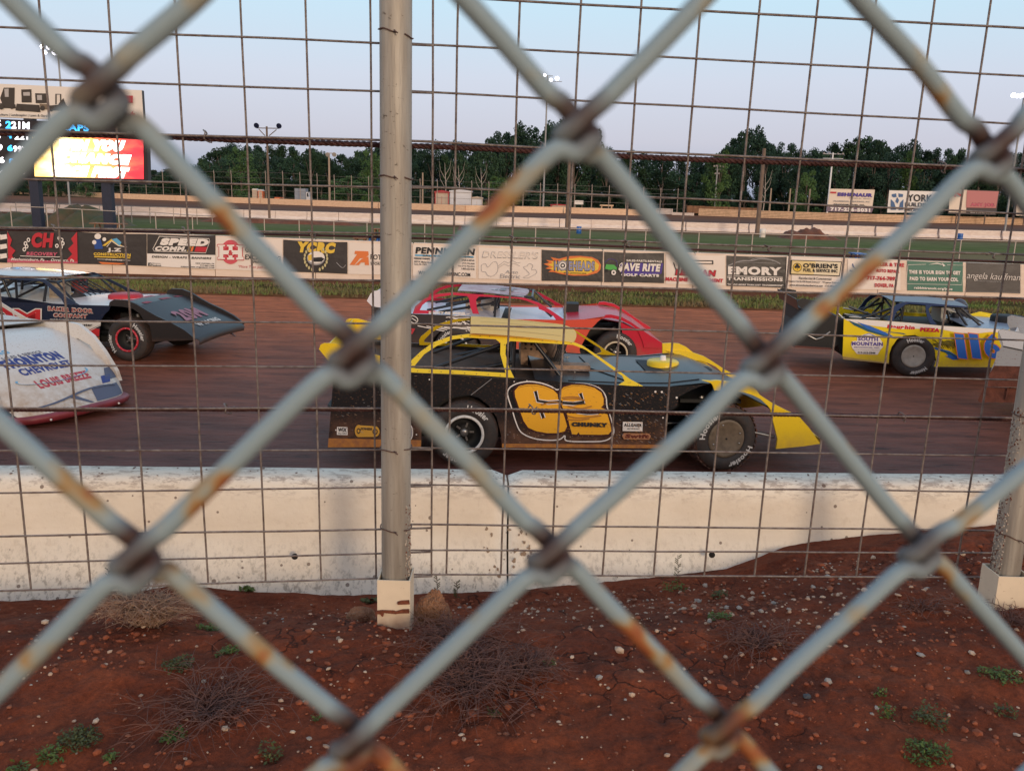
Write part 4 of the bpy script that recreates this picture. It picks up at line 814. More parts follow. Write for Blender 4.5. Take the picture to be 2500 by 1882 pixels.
# outer wall, traced on the ground
ow = [(-300, 462), (93, 476), (289, 485), (428, 490.5), (636, 498), (925, 509), (1137, 517), (1376, 521), (1607, 528)]
owp = [G(a, c_) for a, c_ in ow]
def OW(sx, k=4): return G(sx, interp(ow + [(1705, 527), (2140, 542), (2600, 553)], sx)).y + k
def run_wall(pp, h, m, name, lab, cat, tk=0.4, slats=0):
    b = MB()
    for a, c_ in zip(pp, pp[1:]):
        d = (c_ - a); n = Vector((-d.y, d.x, 0)).normalized() * tk; up = Vector((0, 0, h))
        if slats:
            for i in range(slats):
                z0 = h * i / slats + 0.03; z1 = h * (i + 1) / slats - 0.03
                b.slab([a + Vector((0, 0, z0)), c_ + Vector((0, 0, z0)), c_ + Vector((0, 0, z1)), a + Vector((0, 0, z1))], n * 0.5, m)
            b.slab([a + n * .6, c_ + n * .6, c_ + n * .6 + up * .98, a + n * .6 + up * .98], n * .4, mat('slat_gap', (0.30, 0.16, 0.09), 0.9))
        else:
            b.slab([a, c_ - d * 0.01, c_ - d * 0.01 + up * .93, c_ - d * 0.012 + up, a + up, ], n, m)
    return b.build(name, label=lab, category=cat, kind='thing')
run_wall(owp, 1.05, m_cream, 'retaining_wall', 'long cream concrete wall on the outside of the back stretch', 'wall')
m_board = mat('painted_boards', (0.78, 0.52, 0.33), 0.7, var=0.25, vs=2)
wp = [G(1705, 527), G(1934, 535), G(2140, 542), G(2345, 546), G(2600, 553)]
run_wall(wp, 1.35, m_board, 'board_wall', 'cream wall of stacked horizontal boards beneath the billboards', 'wall', 0.3, 5)
run_wall([G(1590, 522), G(1640, 524)], 1.1, m_white, 'retaining_wall', 'short higher white wall at the gap in the outer wall', 'wall')
run_wall([G(1640, 525), G(1693, 527)], 0.5, m_white, 'retaining_wall', 'short low white wall stepping down at the gap in the outer wall', 'wall')
b = MB(); rr = random.Random(4); mb_ = mat('rusty_boards', (0.26, 0.13, 0.07), 0.85, var=0.4, vs=1.5)
YL = OW(1760, 6); pa, pb = P(1677, 500, YL), P(1850, 512, YL)
for i in range(12): 
    t = i / 12; b.box(((lerp(pa.x, pb.x, t + .04)), YL, 1.1), ((pb.x - pa.x) / 12.6, 1.2, 1.5 - 0.3 * t + rr.uniform(-.06, .06)), mb_)
b.build('log_stack', label='long reddish row of stacked blocks behind the board wall', category='block stack')
# catch fence on the outer wall
m_post = mat('fence_steel', (0.36, 0.29, 0.25), 0.6, 0.2); m_link = mat('fence_links', (0.20, 0.18, 0.17), 0.7)
cf = root('catch_fence', owp[4] + Vector((0, 1, 0)), 'tall steel catch fence with bent post tops behind the outer wall', 'catch fence')
tops = [(-60, 402), (483, 417), (690, 420), (820, 429), (1060, 440), (1222, 446), (1450, 453), (1640, 462), (2000, 476)]
pts_ = []; sx = 60.0
while sx < 1900:
    base = interp([(a, c_) for a, c_ in ow] + [(1705, 522), (2140, 530)], sx)
    g_ = G(sx, base); Y = g_.y + 0.9; tp = P(sx, interp(tops, sx), Y); pts_.append((sx, Vector((tp.x, Y, 0)), tp.z)); sx += 42
pb0 = None
for sx, g_, zt in pts_:
    if pb0 is None:
        b = MB(); b.tube([(0, 0, 0), (0, 0, 0.88), (-0.03, -0.08, 1.0)], 0.07, m_post, 5); pb0 = b.build('post', cf, local=True); o = pb0
    else: o = pb0.copy(); col.objects.link(o); o.parent = cf
    o.location = g_ - cf.location; o.location.z = -cf.location.z; o.scale = (1, 1, zt); 
for fr in (0.22, 0.42, 0.62, 0.8, 0.97):
    b = MB(); b.tube([Vector((g_.x, g_.y, zt * fr)) for _, g_, zt in pts_], 0.022 if fr != 0.42 else 0.035, m_link, 4); b.build('rail', cf)
# rail fence inside the infield
m_rail = mat('rail_steel', (0.48, 0.40, 0.35), 0.55, 0.3)
rx = [25, 113, 200, 289, 379, 469, 560, 645, 730, 815, 896, 1037, 1172, 1308, 1441, 1577, 1707, 1838, 1969, 2098, 2223, 2347, 2480, 2600]
ry = lambda x: interp([(0, 503), (113, 507), (289, 516.5), (379, 519), (469, 526), (645, 534), (896, 544), (1037, 547), (1308, 556), (1640, 566), (1838, 571), (2098, 578), (2345, 586), (2497, 590)], x)
RY = lambda x: interp([(0, 56), (289, 54), (900, 46), (2600, 46)], x)
rf = root('rail_fence', (0, 46, 0), 'thin pipe rail fence with widely spaced posts across the infield grass', 'rail fence')
rp = [P(x, ry(x), RY(x)) for x in rx]
po = None
for q in rp:
    if po is None: b = MB(); b.tube([(0, 0, 0), (0, 0, 1)], 0.030, m_rail, 6); po = b.build('post', rf, local=True); o = po
    else: o = po.copy(); col.objects.link(o); o.parent = rf
    o.location = (q.x, q.y - 46, 0); o.scale = (1, 1, q.z)
b = MB(); b.tube(rp, 0.026, m_rail, 6); b.build('top_rail', rf)
# second pipe fence, farther left
rf2 = root('rail_fence', (P(300, 500, 70).x, 70, 0), 'shorter pipe fence in front of the white barriers at the left', 'rail fence'); rp = [P(x, interp([(38, 495), (185, 499), (300, 503), (560, 512)], x), 70) for x in (38, 75, 110, 145, 185, 215, 243, 280, 320, 365, 423, 480, 517, 560)]
for q in rp: b = MB(); b.tube([(q.x, 70, 0), (q.x, 70, q.z)], 0.03, m_rail, 5); b.build('post', rf2)
b = MB(); b.tube(rp, 0.028, m_rail, 5); b.build('top_rail', rf2)
# ---- mounds of clay, tables, drums
m_mound = mat('mound_clay', (0.20, 0.07, 0.035), 0.95, var=0.4, vs=2, bump=0.6, bs=4); m_mgrass = mat('mound_grass', (0.13, 0.085, 0.045), 0.95, var=0.6, vs=0.8, c2=(0.05, 0.07, 0.03), bump=0.8, bs=4)
def mound(sx0, sx1, ytop, Y, depth, m, lab, peaks=((0.5, 1),)):
    a, c_ = P(sx0, 560, Y).x, P(sx1, 560, Y).x; H = P((sx0 + sx1) / 2, ytop, Y).z; b = MB(); rows = []
    for i in range(15):
        v = i / 14 * 2 - 1; row = []
        for j in range(41):
            u = j / 40; h = max(pk * math.exp(-((u - pc) / 0.17) ** 2) for pc, pk in peaks) * (1 - v * v) * min(1, u * 8, (1 - u) * 8)
            row.append((lerp(a, c_, u), Y + v * depth, -0.05 + H * h * (1 + 0.25 * noise.noise(Vector((u * 12, v * 4, sx0)))) + 0.04 * noise.noise(Vector((u * 40, v * 9, 1)))))
        rows.append(row)
    b.grid(rows, m); b.build('dirt_mound', label=lab, category='dirt mound')
mound(1905, 2050, 555, 76, 2.0, m_mound, 'dark red heap of clay dumped against the white barriers at right', ((0.2, .75), (0.42, .9), (0.58, 1), (0.8, .45)))
mound(1110, 1138, 549, 74, 1.2, m_mound, 'small clay heap right of the steel post in the infield', ((0.5, 1),))
mound(125, 300, 500, 62, 3.5, m_mgrass, 'grassy earth bank between the two scoreboard posts', ((0.1, .6), (0.3, 1), (0.55, .95), (0.8, .6)))
mound(-40, 120, 512, 62, 3.5, m_mgrass, 'grassy earth bank left of the scoreboard posts', ((0.2, .8), (0.5, .9), (0.8, .8)))
mound(480, 900, 532, 77, 1.2, m_mound, 'low long ridge of clay at the foot of the white barriers', ((0.1, .9), (0.35, 1), (0.6, .9), (0.85, .8)))
m_blue = mat('blue_plastic', (0.02, 0.12, 0.42), 0.4, var=0.2); m_wplast = mat('white_plastic', (0.75, 0.70, 0.66), 0.5)
def barrel(sx, ybase, wpx, m, lab, hgt=None):
    g_ = G(sx, ybase); r = wpx / 2 / FPX * g_.y; h = hgt or 2.9 * r; b = MB(); T = Matrix.Translation(g_)
    b.lathe([(0, h), (r * .96, h), (r, h * .97), (r, h * .68), (r * 1.03, h * .66), (r, h * .64), (r, h * .36), (r * 1.03, h * .34), (r, h * .32), (r, 0.02), (r * .96, 0), (0, 0)], m, T, 18)
    b.lathe([(0.0, h + 0.012), (r * .18, h + 0.012), (r * .18, h)], m_wplast, Matrix.Translation(g_ + Vector((r * .5, 0, 0))), 8); b.build('barrel', label=lab, category='barrel')
barrel(1413, 571, 12, m_blue, 'blue plastic drum on the grass in front of the white barriers, mid infield'); barrel(2343, 588, 12, m_blue, 'blue plastic drum at the right end of the infield')
barrel(1861, 580, 14, m_wplast, 'white plastic drum at the foot of the wooden pole')
m_wood = mat('table_wood', (0.28, 0.14, 0.08), 0.8, var=0.3)
def table(sx, ytop, Y, wpx, m, lab):
    p = P(sx, ytop, Y); w_ = wpx / FPX * Y; t = root('picnic_table', (p.x, Y, 0), lab, 'picnic table', 'tables behind the banner wall')
    b = MB(); [b.box((p.x, Y + dy, p.z), (w_, 0.13, 0.04), m) for dy in (-.3, -.15, 0, .15, .3)]; b.build('table_top', t)
    for s in (-1, 1): b = MB(); b.box((p.x, Y + s * .7, p.z * .6), (w_, 0.24, 0.04), m); b.build('bench', t)
    for s in (-1, 1):
        b = MB(); xx = p.x + s * w_ * .35; b.tube([(xx, Y - .75, 0), (xx, Y - .2, p.z)], 0.04, m, 5); b.tube([(xx, Y + .75, 0), (xx, Y + .2, p.z)], 0.04, m, 5); b.tube([(xx, Y - .7, p.z * .58), (xx, Y + .7, p.z * .58)], 0.035, m, 5); b.build('leg', t)
table(881, 581, 36, 30, m_wood, 'brown picnic table left of the steel post behind the banners'); table(914, 579, 37, 26, m_blue, 'blue picnic table half hidden by the steel post'); table(2094, 619, 35, 28, m_blue, 'blue table top showing above the DOVER banner'); table(265, 546, 46, 78, m_wood, 'long low wooden table at the foot of the scoreboard'); table(922, 559, 45, 16, m_wood, 'small brown table on the grass left of the steel post')
# ---- scoreboard
SBY = 58.0
def S_(sx, sy, off=0.0): return P(sx, sy, SBY - off)
m_led = mat('led_panel', (0.015, 0.013, 0.02), 0.5); m_navy = mat('navy_steel', (0.018, 0.025, 0.055), 0.5, var=0.3); m_case = mat('cabinet', (0.055, 0.05, 0.055), 0.6)
sb = root('scoreboard', Vector((P(50, 500, SBY).x, SBY, 0)), 'large electronic scoreboard with lit lap numbers under a white sponsor panel', 'scoreboard')
def em(n, c, s): return mat('glow_' + n, c, 0.5, emit=s)
b = MB(); b.slab([S_(-330, 190), S_(346, 221), S_(351, 302), S_(-330, 272)], (0, 0.35, 0), mat('sign_panel', (0.76, 0.69, 0.64), 0.6), m_case)
f = Flat(lambda a, c_, o: S_(a, c_, o), 0.01, 0.004); z0 = crop(0, 0, 3.3296)
f.b = b
mach = cm('machine', (0.06, 0.05, 0.045)); mach2 = cm('machine_tan', (0.20, 0.15, 0.11))
for st_, m in (('0,800 30,715 120,715 118,850 20,850', mach), ('35,725 70,722 70,790 40,790', cm('sky_tint', (0.45, 0.42, 0.42))), ('0,840 125,850 130,885 0,880', mach), ('172,730 255,728 258,835 176,835', mach), ('188,752 242,750 244,780 190,780', cm('sky_tint', (0.45, 0.42, 0.42))), ('135,845 320,855 330,915 125,900', mach), ('285,760 385,762 395,840 290,840', mach), ('300,775 340,775 342,815 303,815', cm('sky_tint', (0.45, 0.42, 0.42))),
              ('320,845 400,850 400,895 330,885', mach2), ('400,860 520,850 560,870 580,885 550,905 410,900', mach), ('515,800 540,860 470,860 480,840', mach)): f.poly(z0, st_, m)
f.line(z0, '455,850 455,768 492,768 494,850', 0.08, mach, curve=False)
for x_, y_, r_ in ((415, 885, 24), (550, 890, 20), (500, 890, 15), (10, 870, 22), (95, 872, 16), (345, 880, 20), (160, 885, 18), (300, 890, 18)): f.disc(z0, x_, y_, r_, mach)
f.text(z0, 'Construction | Agriculture | Landscaping | Lawn & Garden', -230, 940, 410, 958, 24, mach, 0.02)
f.poly(z0, '600,845 640,880 720,895 740,940 700,960 640,935 600,915 620,890', ORG).poly(z0, '655,920 700,925 705,945 672,940', WHT).poly(z0, '655,962 680,965 678,972 658,970', RED).line(z0, '605,935 635,945', 0.02, RED, curve=False).line(z0, '610,945 638,955', 0.02, RED, curve=False)
f.text(z0, 'Bobcat', 760, 972, 1100, 988, 92, RED, 0.06).poly(z0, '655,765 720,765 720,830 655,825', BLK).poly(z0, '1000,778 1080,780 1078,838 1000,832', RED)
f.b.build('sign_panel', sb)
b = MB(); b.slab([S_(-330, 276), S_(358, 307), S_(362, 452), S_(-330, 424)], (0, 0.5, 0), m_led, m_case); b.build('cabinet', sb)
CY = em('cyan', (0.04, 0.42, 0.95), 3.0); LW = em('white', (0.9, 0.88, 0.95), 2.4)
for st_, x0_, y0_, x1_, h_, m in (('2', 45, 1045, 92, 60, CY), ('21M', 92, 1046, 240, 58, LW), ('4', 55, 1125, 98, 50, CY), ('221', 118, 1135, 228, 50, LW), ('6', 60, 1230, 105, 52, CY), ('99W', 108, 1238, 252, 52, LW), ('8', 72, 1340, 115, 52, CY), ('22', 150, 1340, 226, 52, LW), ('10', 62, 1436, 148, 50, CY), ('7', 185, 1420, 215, 40, LW),
                                  ('5', -80, 1034, 10, 60, LW), ('3', -40, 1130, 5, 50, LW), ('49', -60, 1225, 20, 52, LW), ('16', -50, 1325, 38, 52, LW), ('14', -50, 1430, 35, 50, LW), ('LAPS', 515, 1062, 722, 54, CY), ('20', 1038, 1075, 1108, 50, LW)):
    f = Flat(lambda a, c_, o: S_(a, c_, o), 0.01, 0.004); f.text(z0, st_, x0_, y0_, x1_, y0_ + (x1_ - x0_) * 0.04, h_, m, 0.04); f.b.build('lit_number', sb)
b = MB(); b.slab([S_(77, 329, .02), S_(351, 341, .02), S_(352, 439, .02), S_(84, 432, .02)], (0, 0.02, 0), m_led)
m = bpy.data.materials.new('video_screen'); m.use_nodes = True; t = m.node_tree; L = t.links; bs_ = t.nodes['Principled BSDF']; tcn = nd(t, 'ShaderNodeTexCoord'); s_ = nd(t, 'ShaderNodeSeparateXYZ'); L.new(tcn.outputs['Object'], s_.inputs[0])
n = nd(t, 'ShaderNodeTexNoise'); n.inputs['Scale'].default_value = 1.1; n.inputs['Detail'].default_value = 5; mp = nd(t, 'ShaderNodeMapping'); mp.inputs['Rotation'].default_value = (0, 0.5, 0); mp.inputs['Scale'].default_value = (0.5, 1, 1.6); L.new(tcn.outputs['Object'], mp.inputs[0]); L.new(mp.outputs[0], n.inputs[0])
a_ = nd(t, 'ShaderNodeMath', operation='MULTIPLY_ADD'); L.new(n.outputs[0], a_.inputs[0]); a_.inputs[1].default_value = 6.0; L.new(s_.outputs['X'], a_.inputs[2])
r = nd(t, 'ShaderNodeMapRange'); r.inputs['From Min'].default_value = 4.0; r.inputs['From Max'].default_value = 12.5; L.new(a_.outputs[0], r.inputs['Value'])
cr = nd(t, 'ShaderNodeValToRGB'); L.new(r.outputs[0], cr.inputs[0]); el = cr.color_ramp.elements; el[0].position = 0.0; el[0].color = (1, .62, .16, 1); el[1].position = 1; el[1].color = (0.28, 0.01, 0.02, 1)
for p_, c_ in ((0.2, (1, 0.8, 0.4)), (0.38, (1, 0.5, 0.12)), (0.6, (0.9, 0.10, 0.05)), (0.8, (0.5, 0.02, 0.03))): q = el.new(p_); q.color = (*c_, 1)
bs_.inputs['Base Color'].default_value = (0.02, 0.02, 0.02, 1); L.new(cr.outputs[0], bs_.inputs['Emission Color']); bs_.inputs['Emission Strength'].default_value = 3.2
b.slab([S_(78, 330, .05), S_(350, 342, .05), S_(351, 438, .05), S_(85, 431, .05)], (0, 0, 0), m); f = Flat(lambda a, c_, o: S_(a, c_, o), 0.055, 0.004); f.b = b; GW = em('screen_white', (1, 0.95, 0.88), 4.0)
f.text(z0, 'WIN YOU', 450, 1225, 990, 1235, 92, GW, 0.12, 30).text(z0, 'CHANCE', 480, 1320, 1040, 1345, 85, GW, 0.12, 30).text(z0, 'RACE FIRST', 420, 1430, 1025, 1452, 90, GW, 0.12, 30)
b.build('screen', sb)
for xa_, xb_ in ((75, 97), (250, 273), (-190, -168)):
    pa, pb = P(xa_, 440, SBY + .3), P(xb_, 440, SBY + .3); b = MB(); b.box(((pa.x + pb.x) / 2, SBY + .3, 4.2), (pb.x - pa.x, 0.5, 8.4), m_navy); b.build('post', sb)
# ---- light poles
m_pole = mat('pole_wood', (0.20, 0.14, 0.11), 0.8, var=0.3, vs=2); m_pole2 = mat('pole_grey', (0.30, 0.30, 0.31), 0.5, 0.3); m_polew = mat('pole_white', (0.72, 0.72, 0.74), 0.5); m_poleT = mat('pole_tan', (0.36, 0.27, 0.20), 0.8)
m_lampoff = mat('lamp_housing', (0.012, 0.014, 0.05), 0.35); m_lampb = mat('lamp_beige', (0.45, 0.36, 0.24), 0.5); m_lit = em('lamp', (0.88, 0.86, 1.0), 9.0)
def light_pole(xt, yt, xb, Y, wpx, m, lab, arms=(), lamps=(), lit=False, lm=None, zb=0.0, grp='track light poles'):
    pt = P(xt, yt, Y); d = P(xb, yt + 150, Y); p0 = Vector((pt.x + 0.0, Y, zb)); t = root('light_pole', p0, lab, 'light pole' if lamps else 'pole', grp if lamps else None)
    r = wpx / 2 / FPX * Y; b = MB(); b.tube([p0, pt], [r * 1.15, r * 0.85], m, 8); b.build('pole', t)
    for x0_, y0_, x1_, y1_ in arms: b = MB(); b.tube([P(x0_, y0_, Y), P(x1_, y1_, Y)], max(0.04, r * 0.35), m, 5); b.build('arm', t)
    for lx, ly, lw in lamps:
        q = P(lx, ly, Y - 0.3); rr_ = lw / 2 / FPX * Y; T = Matrix.Translation(q) @ Matrix.Rotation(R(112), 4, 'X'); b = MB()
        b.lathe([(0, -rr_ * .9), (rr_ * .5, -rr_ * .75), (rr_, 0), (rr_ * .93, 0.02)], lm or m_pole2, T, 12); b.lathe([(rr_ * .93, 0.0), (0, 0.01)], m_lit if lit else (mat('lamp_glass', (0.35, 0.33, 0.32), 0.2) if not lm == m_lampoff else m_lampoff), T, 12); b.build('lamp', t)
    return t
light_pole(651, 309, 654, 80, 5.5, m_pole, 'wooden pole in the infield with two dark unlit round lamps', [(626, 313, 682, 314), (632, 316, 647, 332), (675, 317, 657, 332)], [(626, 307, 13), (681, 308, 13)], lm=m_lampoff)
light_pole(803, 376, 803, OW(803), 5, m_poleT, 'pale pole with two beige unlit lamps in front of the woods', [(797, 374, 819, 375)], [(800, 378, 11), (816, 378, 11)], lm=m_lampb)
light_pole(1337, 185, 1325, OW(1330), 4, m_pole2, 'tall thin pole with a rack of lit lamps behind the wire knot', [(1308, 199, 1372, 200), (1318, 186, 1350, 186)], [(1312, 198, 12), (1326, 197, 9), (1345, 196, 9), (1360, 192, 10), (1330, 184, 8)], lit=True)
light_pole(1752, 405, 1746, OW(1750, 9), 3.5, m_pole2, 'short pole with two tiers of small unlit lamps before the woods', [(1743, 407, 1766, 408), (1746, 414, 1762, 414)], [(1744, 406, 5), (1750, 405, 5), (1758, 406, 5), (1766, 407, 5), (1747, 424, 5), (1755, 424, 5)])
light_pole(2034, 373, 2015, OW(2020, 2), 4.2, m_polew, 'white pole with two plain crossarms left of the billboards', [(2009, 376, 2061, 377), (2009, 387, 2059, 388)], [(2012, 374, 4), (2024, 374, 4), (2046, 375, 4), (2058, 375, 4)])
light_pole(141, 120, 148, 118, 4.5, m_pole2, 'tall pole with bright lit lamps above the scoreboard', [(100, 116, 150, 117), (104, 127, 142, 128)], [(103, 115, 11), (118, 116, 12), (132, 117, 12), (146, 117, 14), (110, 128, 10), (133, 129, 14)], lit=True)
light_pole(2500, 236, 2480, 118, 4.5, m_pole2, 'tall pole with lit lamps at the right edge of the sky', [(2468, 236, 2530, 237)], [(2474, 233, 12), (2484, 235, 10), (2494, 234, 12), (2506, 236, 12)], lit=True)
light_pole(1394, 300, 1388, 82, 8, m_pole, 'thick wooden utility pole standing behind the blue drum', [], [], zb=0)
light_pole(1866, 363, 1849, 82, 10, m_pole, 'thick brown utility pole behind the white drum', [], [], zb=0)
for x_, y_, w_, m, lab in ((1032, 422, 4, m_poleT, 'short tan post right of the steel fence post'), (1883, 460, 4, m_poleT, 'first short tan post behind the board wall'), (1930, 461, 4, m_poleT, 'second short tan post behind the board wall'), (1978, 462, 4.5, m_poleT, 'third short tan post, just left of the white light pole')): light_pole(x_, y_, x_, OW(x_, 6), w_, m, lab)
# ---- billboards
def billboard(corners, Y, lab, m, draw, posts=2):
    p = [b6(*map(float, t.split(','))) for t in corners.split()]; fn = lambda a, c_, o: P(a, c_, Y - o)
    c0 = P(sum(q[0] for q in p) / 4, 500, Y); t = root('billboard', (c0.x, Y, 0), lab, 'billboard', 'billboards beyond the back stretch')
    b = MB(); b.slab([fn(a, c_, 0) for a, c_ in p], (0, 0.25, 0), m, m_case); f = Flat(fn, 0.03, 0.02); f.b = b; draw(f, b6); b.build('sign_panel', t)
    for s in (0.2, 0.8): x_ = lerp(fn(*p[3], 0).x, fn(*p[2], 0).x, s); b = MB(); b.tube([(x_, Y + .4, 0), (x_, Y + .4, fn(*p[0], 0).z - .3)], 0.12, m_pole, 6); b.build('post', t)
m_bb = mat('billboard_cream', (0.74, 0.62, 0.52), 0.6); m_bw = mat('billboard_white', (0.78, 0.74, 0.72), 0.6); m_bd = mat('billboard_dark', (0.05, 0.04, 0.045), 0.6)
def e1(f, c):
    f.poly(c, '438,385 858,398 842,440 434,430', cm('plum', (0.20, 0.15, 0.20))).text(c, '717-236-5031', 470, 424, 828, 436, 34, WHT, 0.06).poly(c, '470,252 525,254 522,268 468,266', RED).text(c, 'ESHENAUR', 532, 292, 848, 302, 34, PRP, 0.07, 4)
    f.text(c, 'FUELS, INC.', 640, 315, 845, 322, 9, GRY, 0.03).text(c, 'PLUMBING, HEATING, AC', 500, 345, 825, 352, 15, GRY, 0.04).text(c, 'PROPANE, FUEL OIL', 500, 372, 782, 380, 13, BLK, 0.05)
billboard('470,225 870,235 840,440 435,430', OW(2200, 4), 'cream billboard with purple letters and a phone number strip', m_bb, e1)
def e2(f, c):
    B_ = cm('slate_blue', (0.08, 0.15, 0.30)); f.poly(c, '1022,275 1062,268 1066,300 1040,305 1022,295', B_).poly(c, '1082,268 1125,275 1122,300 1085,302', B_).poly(c, '1072,300 1088,330 1075,360 1055,340', B_).poly(c, '1015,320 1045,350 1062,415 1012,415', B_).poly(c, '1128,320 1100,350 1085,418 1125,415', B_)
    f.text(c, 'YORK', 1165, 338, 1390, 345, 65, BLK, 0.02).text(c, 'BUILDING', 1145, 385, 1395, 392, 38, BLK, 0.02).text(c, 'PRODUCTS', 1140, 430, 1388, 438, 32, BLK, 0.02)
billboard('1000,240 1440,250 1410,440 980,440', OW(2200, 4), 'white billboard with a blue emblem and black serif letters', m_bw, e2)
def e3(f, c):
    f.poly(c, '1545,232 1700,236 1690,440 1535,436', m_bb).poly(c, '1545,232 1650,236 1640,300 1545,290', GRY).line(c, '1560,240 1650,290', 0.35, RED, curve=False).line(c, '1600,236 1590,300', 0.3, RED, curve=False).poly(c, '1700,240 1985,250 1960,400 1690,395', cm('faded_red', (0.50, 0.20, 0.20))).text(c, 'ANY JOB', 1730, 390, 1945, 396, 40, BLK, 0.06).text(c, 'ANY JOB', 1732, 388, 1942, 394, 36, PNK, 0.04).text(c, 'ESTIMATES', 1730, 442, 1950, 450, 10, WHT, 0.04)
billboard('1542,230 1992,245 1960,462 1530,450', OW(2200, 4), 'dark billboard with red picture, half behind the blurred wire', m_bd, e3)
def e4(f, c): f.line(c, '2165,290 2195,300 2175,330', 0.2, GRY).text(c, '12', 2175, 320, 2230, 322, 30, BLK, 0.03)
billboard('2152,245 2600,258 2580,480 2140,466', OW(2200, 4), 'pale billboard cut by the right edge of the picture', m_bb, e4)
# ---- small buildings and vehicles beyond the outer wall
def shed(x0, x1, yt, yb, Y, m, trim, lab, name='shed', cat='shed', roofm=None):
    a, c_ = P(x0, yb, Y), P(x1, yb, Y); zt = P(x0, yt, Y).z; w_ = c_.x - a.x; cx = (a.x + c_.x) / 2; dp = w_ * 0.7; t = root(name, (cx, Y, 0), lab, cat)
    b = MB(); b.box((cx, Y + dp / 2, zt * .46), (w_ * .96, dp, zt * .92), m); b.build('wall', t)
    b = MB(); e_ = w_ * .53; b.slab([(cx - e_, Y - .15, zt * .90), (cx + e_, Y - .15, zt * .90), (cx + e_, Y - .15, zt * .97), (cx, Y - .15, zt * 1.04), (cx - e_, Y - .15, zt * .97)], (0, dp + .3, 0), roofm or trim); b.build('roof', t)
    b = MB(); b.box((cx, Y - .04, zt * .38), (w_ * .5, 0.06, zt * .74), m); b.box((cx, Y - .08, zt * .38), (0.05, 0.04, zt * .7), trim); b.build('door', t)
    for s in (-1, 1): b = MB(); b.box((cx + s * w_ * .46, Y - .03, zt * .45), (w_ * .06, 0.08, zt * .9), trim); b.build('corner_trim', t)
m_beige = mat('siding_beige', (0.50, 0.40, 0.32), 0.7); m_redt = mat('trim_red', (0.42, 0.03, 0.04), 0.6); m_wsid = mat('siding_white', (0.62, 0.62, 0.66), 0.6); m_grys = mat('siding_grey', (0.25, 0.28, 0.34), 0.6)
shed(1061, 1096, 466, 500, OW(1078), m_beige, m_redt, 'small beige shed with red trim behind the outer wall'); shed(1098, 1150, 464, 500, OW(1120, 14), m_wsid, m_wsid, 'long white barn behind the beige shed', 'barn', 'barn'); shed(1344, 1386, 499, 512, OW(1360, 3), m_beige, m_redt, 'low building with a red roof just above the outer wall'); shed(1150, 1178, 481, 505, OW(1160, 6), m_wsid, m_beige, 'small white shed at the edge of the woods')
def porta(x0, x1, yt, Y, m, lab):
    a, c_ = P(x0, 480, Y), P(x1, 480, Y); zt = P(x0, yt, Y).z; w_ = c_.x - a.x; cx = (a.x + c_.x) / 2; t = root('portable_toilet', (cx, Y, 0), lab, 'portable toilet', 'portable toilets behind the outer wall')
    b = MB(); b.box((cx, Y, zt * .46), (w_, 1.2, zt * .92), m); b.build('wall', t); b = MB(); b.slab([(cx - w_ * .55, Y - .7, zt * .9), (cx + w_ * .55, Y - .7, zt * .9), (cx + w_ * .35, Y - .7, zt), (cx - w_ * .35, Y - .7, zt)], (0, 1.4, 0), m_wplast); b.build('roof', t); b = MB(); b.box((cx, Y - .62, zt * .45), (w_ * .7, .05, zt * .8), m_beige); b.build('door', t)
porta(618, 630, 461, OW(624), m_beige, 'beige portable toilet left of the orange one'); porta(632, 644, 463, OW(638), mat('orange_plastic', (0.65, 0.16, 0.06), 0.6), 'orange portable toilet behind the outer wall')
def truck(x0, x1, yt, Y, m, lab):
    a, c_ = P(x0, 480, Y), P(x1, 480, Y); zt = P(x0, yt, Y).z; L_ = c_.x - a.x; x0_ = a.x; t = root('box_truck', ((a.x + c_.x) / 2, Y, 0), lab, 'truck')
    b = MB(); b.box((x0_ + L_ * .36, Y, zt * .58), (L_ * .72, 2.2, zt * .78), m); b.build('cargo_box', t); b = MB(); b.slab([(x0_ + L_ * .74, Y - 1, zt * .15), (x0_ + L_, Y - 1, zt * .15), (x0_ + L_, Y - 1, zt * .42), (x0_ + L_ * .93, Y - 1, zt * .5), (x0_ + L_ * .88, Y - 1, zt * .78), (x0_ + L_ * .74, Y - 1, zt * .78)], (0, 2, 0), m_wsid); b.build('cab', t)
    b = MB(); b.slab([(x0_ + L_ * .8, Y - 1.01, zt * .5), (x0_ + L_ * .91, Y - 1.01, zt * .5), (x0_ + L_ * .87, Y - 1.01, zt * .72), (x0_ + L_ * .8, Y - 1.01, zt * .72)], (0, -.02, 0), mat('dark_glass', (0.02, 0.03, 0.04), 0.1)); b.build('window', t)
    for fx in (.15, .88): b = MB(); b.lathe([(0, -.15), (.45, -.15), (.45, .15), (0, .15)], mat('rubber', (0.02, 0.02, 0.02), 0.8), Matrix.Translation((x0_ + L_ * fx, Y - .95, .45)) @ Matrix.Rotation(R(90), 4, 'X'), 14); b.build('wheel', t)
truck(723, 760, 459, OW(740), m_grys, 'grey box truck parked behind the outer wall')
b = MB(); YT = OW(682, 3); q = P(682, 478, YT); b.box((q.x, YT, 0.9), (1.6, 1.0, 0.8), mat('orange_plastic', (0.65, 0.16, 0.06), 0.6)); b.box((q.x - .9, YT, 0.8), (.8, .9, .5), mat('orange_plastic', (0.65, 0.16, 0.06), 0.6)); b.tube([(q.x + .3, YT, 1.2), (q.x + .3, YT, 2.0), (q.x - .5, YT, 2.0), (q.x - .5, YT, 1.2)], .05, BLK, 5)
for dx, r_ in ((-.9, .4), (.5, .6)): b.lathe([(0, -.6), (r_, -.6), (r_, .6), (0, .6)], mat('rubber', (0.02, 0.02, 0.02), 0.8), Matrix.Translation((q.x + dx, YT, r_)) @ Matrix.Rotation(R(90), 4, 'X'), 12)
